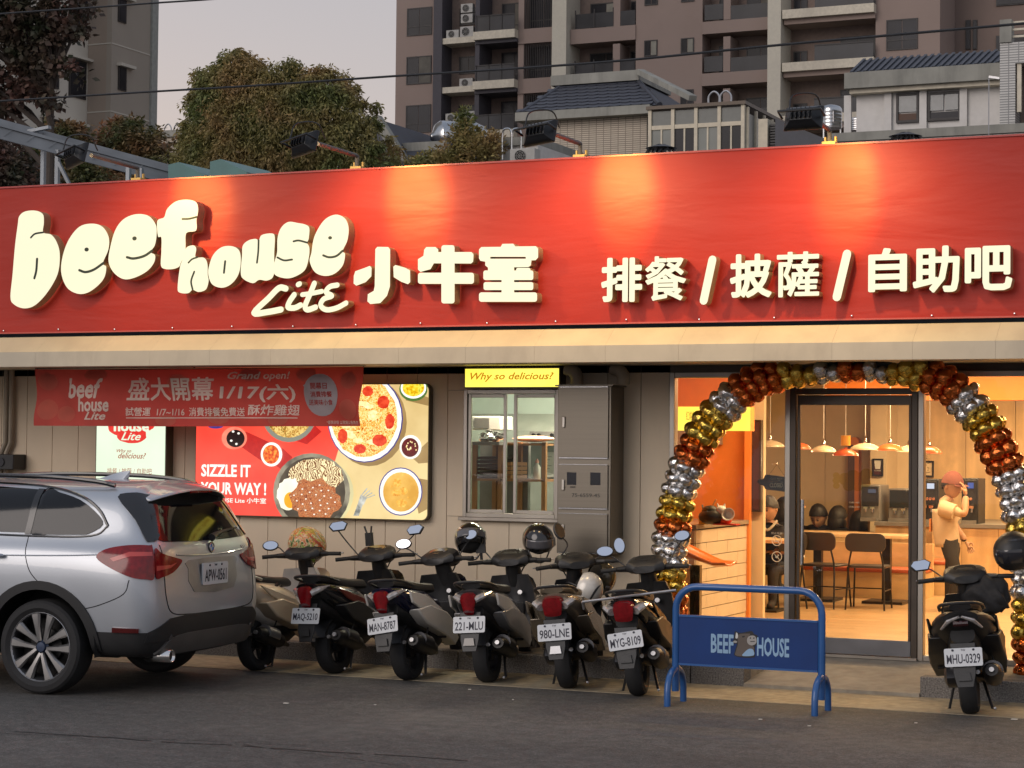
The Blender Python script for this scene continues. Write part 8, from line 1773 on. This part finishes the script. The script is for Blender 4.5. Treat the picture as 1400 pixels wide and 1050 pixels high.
for px in (1160, 1215, 1263, 1318): q = onY(px, 150, Yr + .3); MB().box(q.x - .09, q.x + .09, Yr + .2, Yr + .298, 3, zb1 - .002).build('pilaster', Mwp, wh)
zpw = onY(1262, 176, Yr - 1.5).z; zpl = onY(1262, 188, Yr - 1.5).z
XP0 = onY(1135, 190, Yr - 1.5).x; MB().box(XP0, X1 + 2, Yr - 1.5, Yr - 1.2, 0, zpl).build('parapet_wall', Mt_w, wh); MB().box(XP0 - .05, X1 + 2, Yr - 1.56, Yr - 1.14, zpl + .002, zpw).build('parapet_cap', M_cement, wh)
# stair tower at the right edge
A0, A1, B0, B1 = rect(1367, 30, 1420, 165, Yr - .8); stt = thing('stair_tower', 'white tiled stair tower with a pale gate and railing at the right edge', 'building', (A0, Yr - .8, 0)); zz1 = onY(1380, 58, Yr - .8).z
MB().box(A0, onY(1388, 100, Yr - .8).x, Yr - .8, Yr + 4, 0, zz1).box(onY(1388, 100, Yr - .8).x, A1 + 3, Yr - .8, Yr + 4, onY(1395, 86, Yr - .8).z, zz1).build('wall', Mt_w, stt); MB().box(onY(1388, 100, Yr - .8).x + .01, A1 + 3, Yr - .2, Yr + 4, 0, onY(1395, 86, Yr - .8).z - .01).build('recess', M_inner, stt)
MB().box(A0, A0 + .28, Yr - .85, Yr - .5, zz1 + .002, zz1 + .55).build('corner_post', M_cement, stt)
for i in range(3): MB().box(A0 + .28, A1 + 3, Yr - .75, Yr - .69, zz1 + .12 + .17 * i, zz1 + .17 + .17 * i).build('rail', M_apc, stt)
q = onY(1391, 120, Yr - .7); MB().box(q.x, q.x + .1, Yr - .75, Yr - .65, onY(1391, 160, Yr).z, onY(1391, 92, Yr).z).build('gate_post', M_apc, stt)
q = onY(1352, 105, Yr - 1.7); single(MB().tube([(q.x, q.y, 3), (q.x, q.y, q.z)], .012, 5).bar((q.x, q.y, q.z), (q.x + .25, q.y, q.z - .05), .05, .05), 'antenna_pole', M_alu, 'thin pole with a small camera in front of the white roof house', 'pole')
# ================================================================ roof clutter: water tanks, vents, low roofs
M_tank = mat('polished steel', (.55, .55, .55), .22, 1, var=.2, scale=2)
def tank(px, py0, py1, Y, r, label, lying=False):
 zb_, zt_ = onY(px, py1, Y).z, onY(px, py0, Y).z; q = onY(px, py1, Y); t = thing('water_tank', label, 'water tank', (q.x, Y, zb_), group='steel water tanks')
 if not lying:
  h_ = zt_ - zb_; prof = [(.01, 0), (r, 0)]
  for i in range(5): prof += [(r, h_ * (.04 + .15 * i)), (r * 1.025, h_ * (.08 + .15 * i)), (r, h_ * (.12 + .15 * i))]
  MB().lathe(prof + [(r, h_ * .8), (r * .85, h_ * .9), (r * .4, h_ * .98), (.01, h_)], Matrix.Translation((q.x, Y, zb_)), 28).build('vessel', M_tank, t); MB().tube([(q.x + r * .5, Y - r, zb_ + h_ * .2), (q.x + r * .5, Y - r * 1.05, zb_ + h_ * .65)], .02, 6).build('inlet_pipe', M_alu, t)
  for a in (0, 2.1, 4.2): MB().tube([(q.x + r * .9 * math.cos(a), Y + r * .9 * math.sin(a), zb_ - .9), (q.x + r * .9 * math.cos(a), Y + r * .9 * math.sin(a), zb_)], .03, 6).build('stand_leg', M_alu, t)
 else:
  zc_ = (zb_ + zt_) / 2; M_ = Matrix.Translation((q.x, Y, zc_)) @ Matrix.Rotation(R(-28), 4, 'Z') @ Matrix.Rotation(R(-90), 4, 'X') if False else Matrix.Translation((q.x, Y, zc_)) @ Matrix.Rotation(R(-50), 4, 'Z') @ Matrix.Rotation(R(-90), 4, 'X')
  prof = [(.01, -.28), (.1, -.27), (.16, -.2), (r * .75, -.12), (r, .05)]
  for i in range(6): prof += [(r, .1 + .22 * i), (r * 1.03, .16 + .22 * i), (r, .21 + .22 * i)]
  MB().lathe(prof + [(r * .8, 1.6), (.01, 1.7)], M_, 30).build('vessel', M_tank, t)
  for s in (.2, 1.2):
   for a in (-1, 1): p_ = M_ @ Vector((a * r * .8, 0, s)); MB().tube([(p_.x, p_.y, zb_ - .6), (p_.x, p_.y, zc_)], .03, 6).build('stand_leg', M_alu, t)
tank(1136, 143, 176, 54, .30, 'upright ribbed steel water tank right of the rightmost floodlight'); tank(1177, 161, 180, 51.5, .42, 'squat steel water tank behind the white tiled parapet'); tank(599, 172, 203, 62, .56, 'steel water tank lying on its side on the dark roof', True)
tank(851, 100, 108, 60.5, .40, 'domed steel tank on top of the dark hip roof')
# dark roof with cement ridge under the lying tank
q0, q1 = onY(541, 198, 60).x, onY(612, 198, 60).x; zr = onY(575, 203, 60).z; dk = thing('dark_roof_house', 'dark tiled roof with cement ridge behind the round tree', 'house', ((q0 + q1) / 2, 60, 0))
qe = onY(520, 180, 58).x
MB().rings([[(q0, 60, zr), (q1, 60, zr), (onY(640, 232, 58).x, 58, onY(640, 228, 58).z), (q0 - 1.2, 58, onY(560, 232, 58).z)], [(q0, 63, zr), (q1, 63, zr), (onY(640, 232, 58).x, 65, onY(640, 228, 58).z), (q0 - 1.2, 65, onY(560, 232, 58).z)]]).build('roof', M_rt, dk); MB().box(q0, q1, 59.8, 60.1, zr - .12, zr + .18).build('ridge', M_cement, dk); MB().box(q0 - 1, onY(640, 232, 58).x, 58.2, 65, 0, onY(560, 236, 58).z - .1).build('wall', Mt_c, dk)
a, b = onY(515, 162, 59), onY(560, 232, 59); MB().bar((a.x, 59, a.z), (b.x, 59, b.z), .3, .3).build('verge', M_cement, dk); MB().prism([(0, 0), (b.x - a.x, b.z - a.z), (b.x - a.x - 2.2, b.z - a.z)], (a.x, 59.2, a.z), (1, 0, 0), (0, 0, 1), (0, 4, 0)).build('roof', M_rt, dk)
# cream tiled parapet house behind the left trees
X0, X1, Z0, Z1 = rect(212, 186, 300, 245, 62); z1 = onY(240, 178, 62).z; lp = thing('parapet_house', 'cream tiled wall with cement cap between the grey tower and the round tree', 'house', ((X0 + X1) / 2, 62, 0)); MB().box(X0, X1, 62, 66, 0, Z1).build('wall', Mt_c, lp); MB().box(X0 - .1, X1, 61.9, 66, Z1 + .002, z1).build('cap', M_cement, lp)
for px in (230, 243): q = onY(px, 172, 62.2); single(MB().tube(smooth_line([(q.x - .16, 62.2, z1), (q.x - .14, 62.2, z1 + .15), (q.x, 62.2, z1 + .28), (q.x + .12, 62.2, z1 + .15), (q.x + .14, 62.2, z1)], 4), .022, 6), 'roof_handrail', M_alu, 'curved steel ladder rail over the cement cap, ' + ('left' if px < 235 else 'right') + ' one', 'ladder rail', 'ladder rails on the parapet')
for px in (1313 - 620, 706):
 q = onY(px, 190, 50); single(MB().tube(smooth_line([(q.x - .13, 50, q.z - .55), (q.x - .13, 50, q.z + .15), (q.x, 50, q.z + .28), (q.x + .13, 50, q.z + .15), (q.x + .13, 50, q.z - .55)], 4), .028, 6), 'vent_pipe', M_chrome, 'bright steel hoop pipe left of the cream tiled house, ' + ('left' if px < 700 else 'right') + ' hoop', 'vent pipe', 'bright hoop pipes')
q = onY(700, 200, 50.5); X0, X1, Z0, Z1 = rect(655, 200, 735, 245, 50.5); low = thing('low_roof_room', 'low cement topped roof room under the hoop pipes', 'building', ((X0 + X1) / 2, 50.5, 0)); MB().box(X0, X1, 50.5, 55, 0, Z1).build('wall', Mwp, low); MB().box(X0 - .1, X1, 50.4, 55, Z1 + .002, Z1 + .22).build('cap', M_cement, low)
# turbine vents on the shop roof
for px, py in ((904, 207), (1238, 191)):
 q = onY(px, py, 18.5); t = thing('roof_vent', 'black turbine vent peeking over the sign top, ' + ('behind the glazed room side' if px < 1000 else 'in front of the white tiled parapet'), 'roof vent', (q.x, 18.5, q.z - .25), group='black turbine vents on the roof'); r = .17
 MB().lathe([(.1, -.6), (.1, 0)], Matrix.Translation((q.x, 18.5, q.z - .25)), 14).build('neck', M_black, t)
 for i in range(18):
  a = 2 * math.pi * i / 18; MB().rings([[Vector((q.x + r * math.sin(b) * math.cos(a + .5 * b + o_), 18.5 + r * math.sin(b) * math.sin(a + .5 * b + o_), q.z - .09 - .15 * math.cos(b) + h_)) for b in [R(d) for d in range(40, 171, 26)]] for o_, h_ in ((0, 0), (.2, .012))], False).build('blade', M_black, t, solid=.004)
 MB().lathe([(r * .9, 0), (r * .3, .03), (.01, .035)], Matrix.Translation((q.x, 18.5, q.z + .03)), 18).build('dome', M_black, t)
# louvred dark screen and small roof left of the tanks
X0, X1, Z0, Z1 = rect(1052, 168, 1075, 212, 47); lv = thing('louvre_screen', 'black louvred screen on the roof left of the rightmost floodlight', 'screen', ((X0 + X1) / 2, 47, Z0)); MB().box(X0 - .25, X0 - .02, 46.9, 49, Z0 - .5, Z1 + .1).build('post', Mf, lv)
for i in range(12): z = Z0 + (Z1 - Z0) * i / 12; MB().box(X0, X1, 47, 47.12, z, z + .04).build('louvre', M_black, lv)
for i in range(5): x = X0 + (X1 - X0) * i / 4; MB().box(x, x + .03, 47.13, 47.16, Z0, Z1).build('upright', M_black, lv)
a, b = onY(1060, 162, 46.8), onY(1134, 192, 46.8); sr2 = thing('lean_to_roof', 'dark lean-to roof with pale grey underside beside the louvred screen', 'roof', ((a.x + b.x) / 2, 47, a.z)); MB().prism([(0, 0), (b.x - a.x, b.z - a.z), (b.x - a.x, b.z - a.z - .5), (0, -.9)], (a.x, 46.8, a.z), (1, 0, 0), (0, 0, 1), (0, 3, 0)).build('roof_sheet', M_rt, sr2); MB().box(a.x, b.x, 47.2, 49, 3, b.z - .4).build('wall', M_cement, sr2)
# teal awning ends just above the sign at the left
for i, (px, py) in enumerate(((230, 232), (287, 228))):
 a = onY(px, py, 17.0); t = single(MB().prism([(0, -.25), (0, .0), (.12, .02), (.42, -.12), (.42, -.25)], (a.x, 17.0, a.z + .05), (1, 0, 0), (0, 0, 1), (0, .9, 0)), 'awning_end', mat('teal sheet', (.09, .20, .19), .5), ('left' if i == 0 else 'right') + ' teal sheet metal awning end above the sign', 'awning', 'teal awning ends')
# ================================================================ steel rail truss at the top left
M_galv = mat('galvanised steel', (.24, .26, .28), .4, .6, var=.2, scale=3)
ra = onY(-60, 152, 13.2); rb = onY(230, 240, 17.6)
tr_ = thing('steel_rail', 'galvanised steel channel rail slanting down behind the sign at the left', 'rail', (rb.x, rb.y, SZ1))
A_, B_ = Vector((ra.x, 13.2, ra.z)), Vector((rb.x, 17.6, rb.z))
A_ = onX(-60, 155, onY(230, 244, 17.4).x - 3.2);
B_ = onY(232, 243, 17.4); A_ = onY(-40, 170, 16.0)
MB().bar(A_ + Vector((0, 0, .07)), B_ + Vector((0, 0, .07)), .03, .03).bar(A_ - Vector((0, 0, .05)), B_ - Vector((0, 0, .05)), .03, .03).bar(A_ + Vector((0, .02, .01)), B_ + Vector((0, .02, .01)), .008, .12).build('channel', M_galv, tr_)
MB().bar(A_ + Vector((.0, .18, .10)), B_ + Vector((0, .18, .10)), .03, .05).build('rear_channel', M_galv, tr_)
for px, pt, pb in ((60, 182, 262), (79, 205, 262), (176, 226, 246), (193, 230, 246)):
 a, b = onY(px, pt, 16.6), onY(px, pb, 16.6); MB().box(a.x - .02, a.x + .02, 16.58, 16.62, 3.2, a.z).build('post', M_galv, tr_)
a, b = onY(80, 222, 16.55), onY(104, 256, 16.55); MB().bar(a, (b.x, b.y, b.z - .1), .03, .03).build('brace', M_galv, tr_); a, b = onY(38, 180, 16.5), onY(68, 174, 16.5); MB().bar(a, b, .05, .03).build('arm', M_galv, tr_)
for i in range(7): t_ = .15 + .11 * i; p_ = A_.lerp(B_, t_); q = A_.lerp(B_, t_ + .05); MB().bar(p_ + Vector((0, .01, -.04)), q + Vector((0, .01, .06)), .015, .015).build('lattice', M_galv, tr_)
# ================================================================ overhead cables
def cable(pts, Y0, Y1, label, r):
 P_ = [onY(x, y, Y0 + (Y1 - Y0) * i / (len(pts) - 1)) for i, (x, y) in enumerate(pts)]; single(MB().tube(smooth_line(P_, 8), r, 6), 'overhead_cable', M_black, label, 'cable', 'overhead cables crossing the view')
cable([(-120, 146), (115, 131), (213, 125), (350, 117), (540, 104), (700, 94), (860, 82), (1050, 63), (1230, 47), (1400, 32), (1520, 20)], 26, 22, 'lower black overhead cable crossing the whole picture in front of the round tree', .016)
cable([(-100, 28), (0, 19), (115, 11), (213, 4), (300, -2), (420, -14)], 26, 24, 'upper cable across the grey tower in the top left corner', .014)
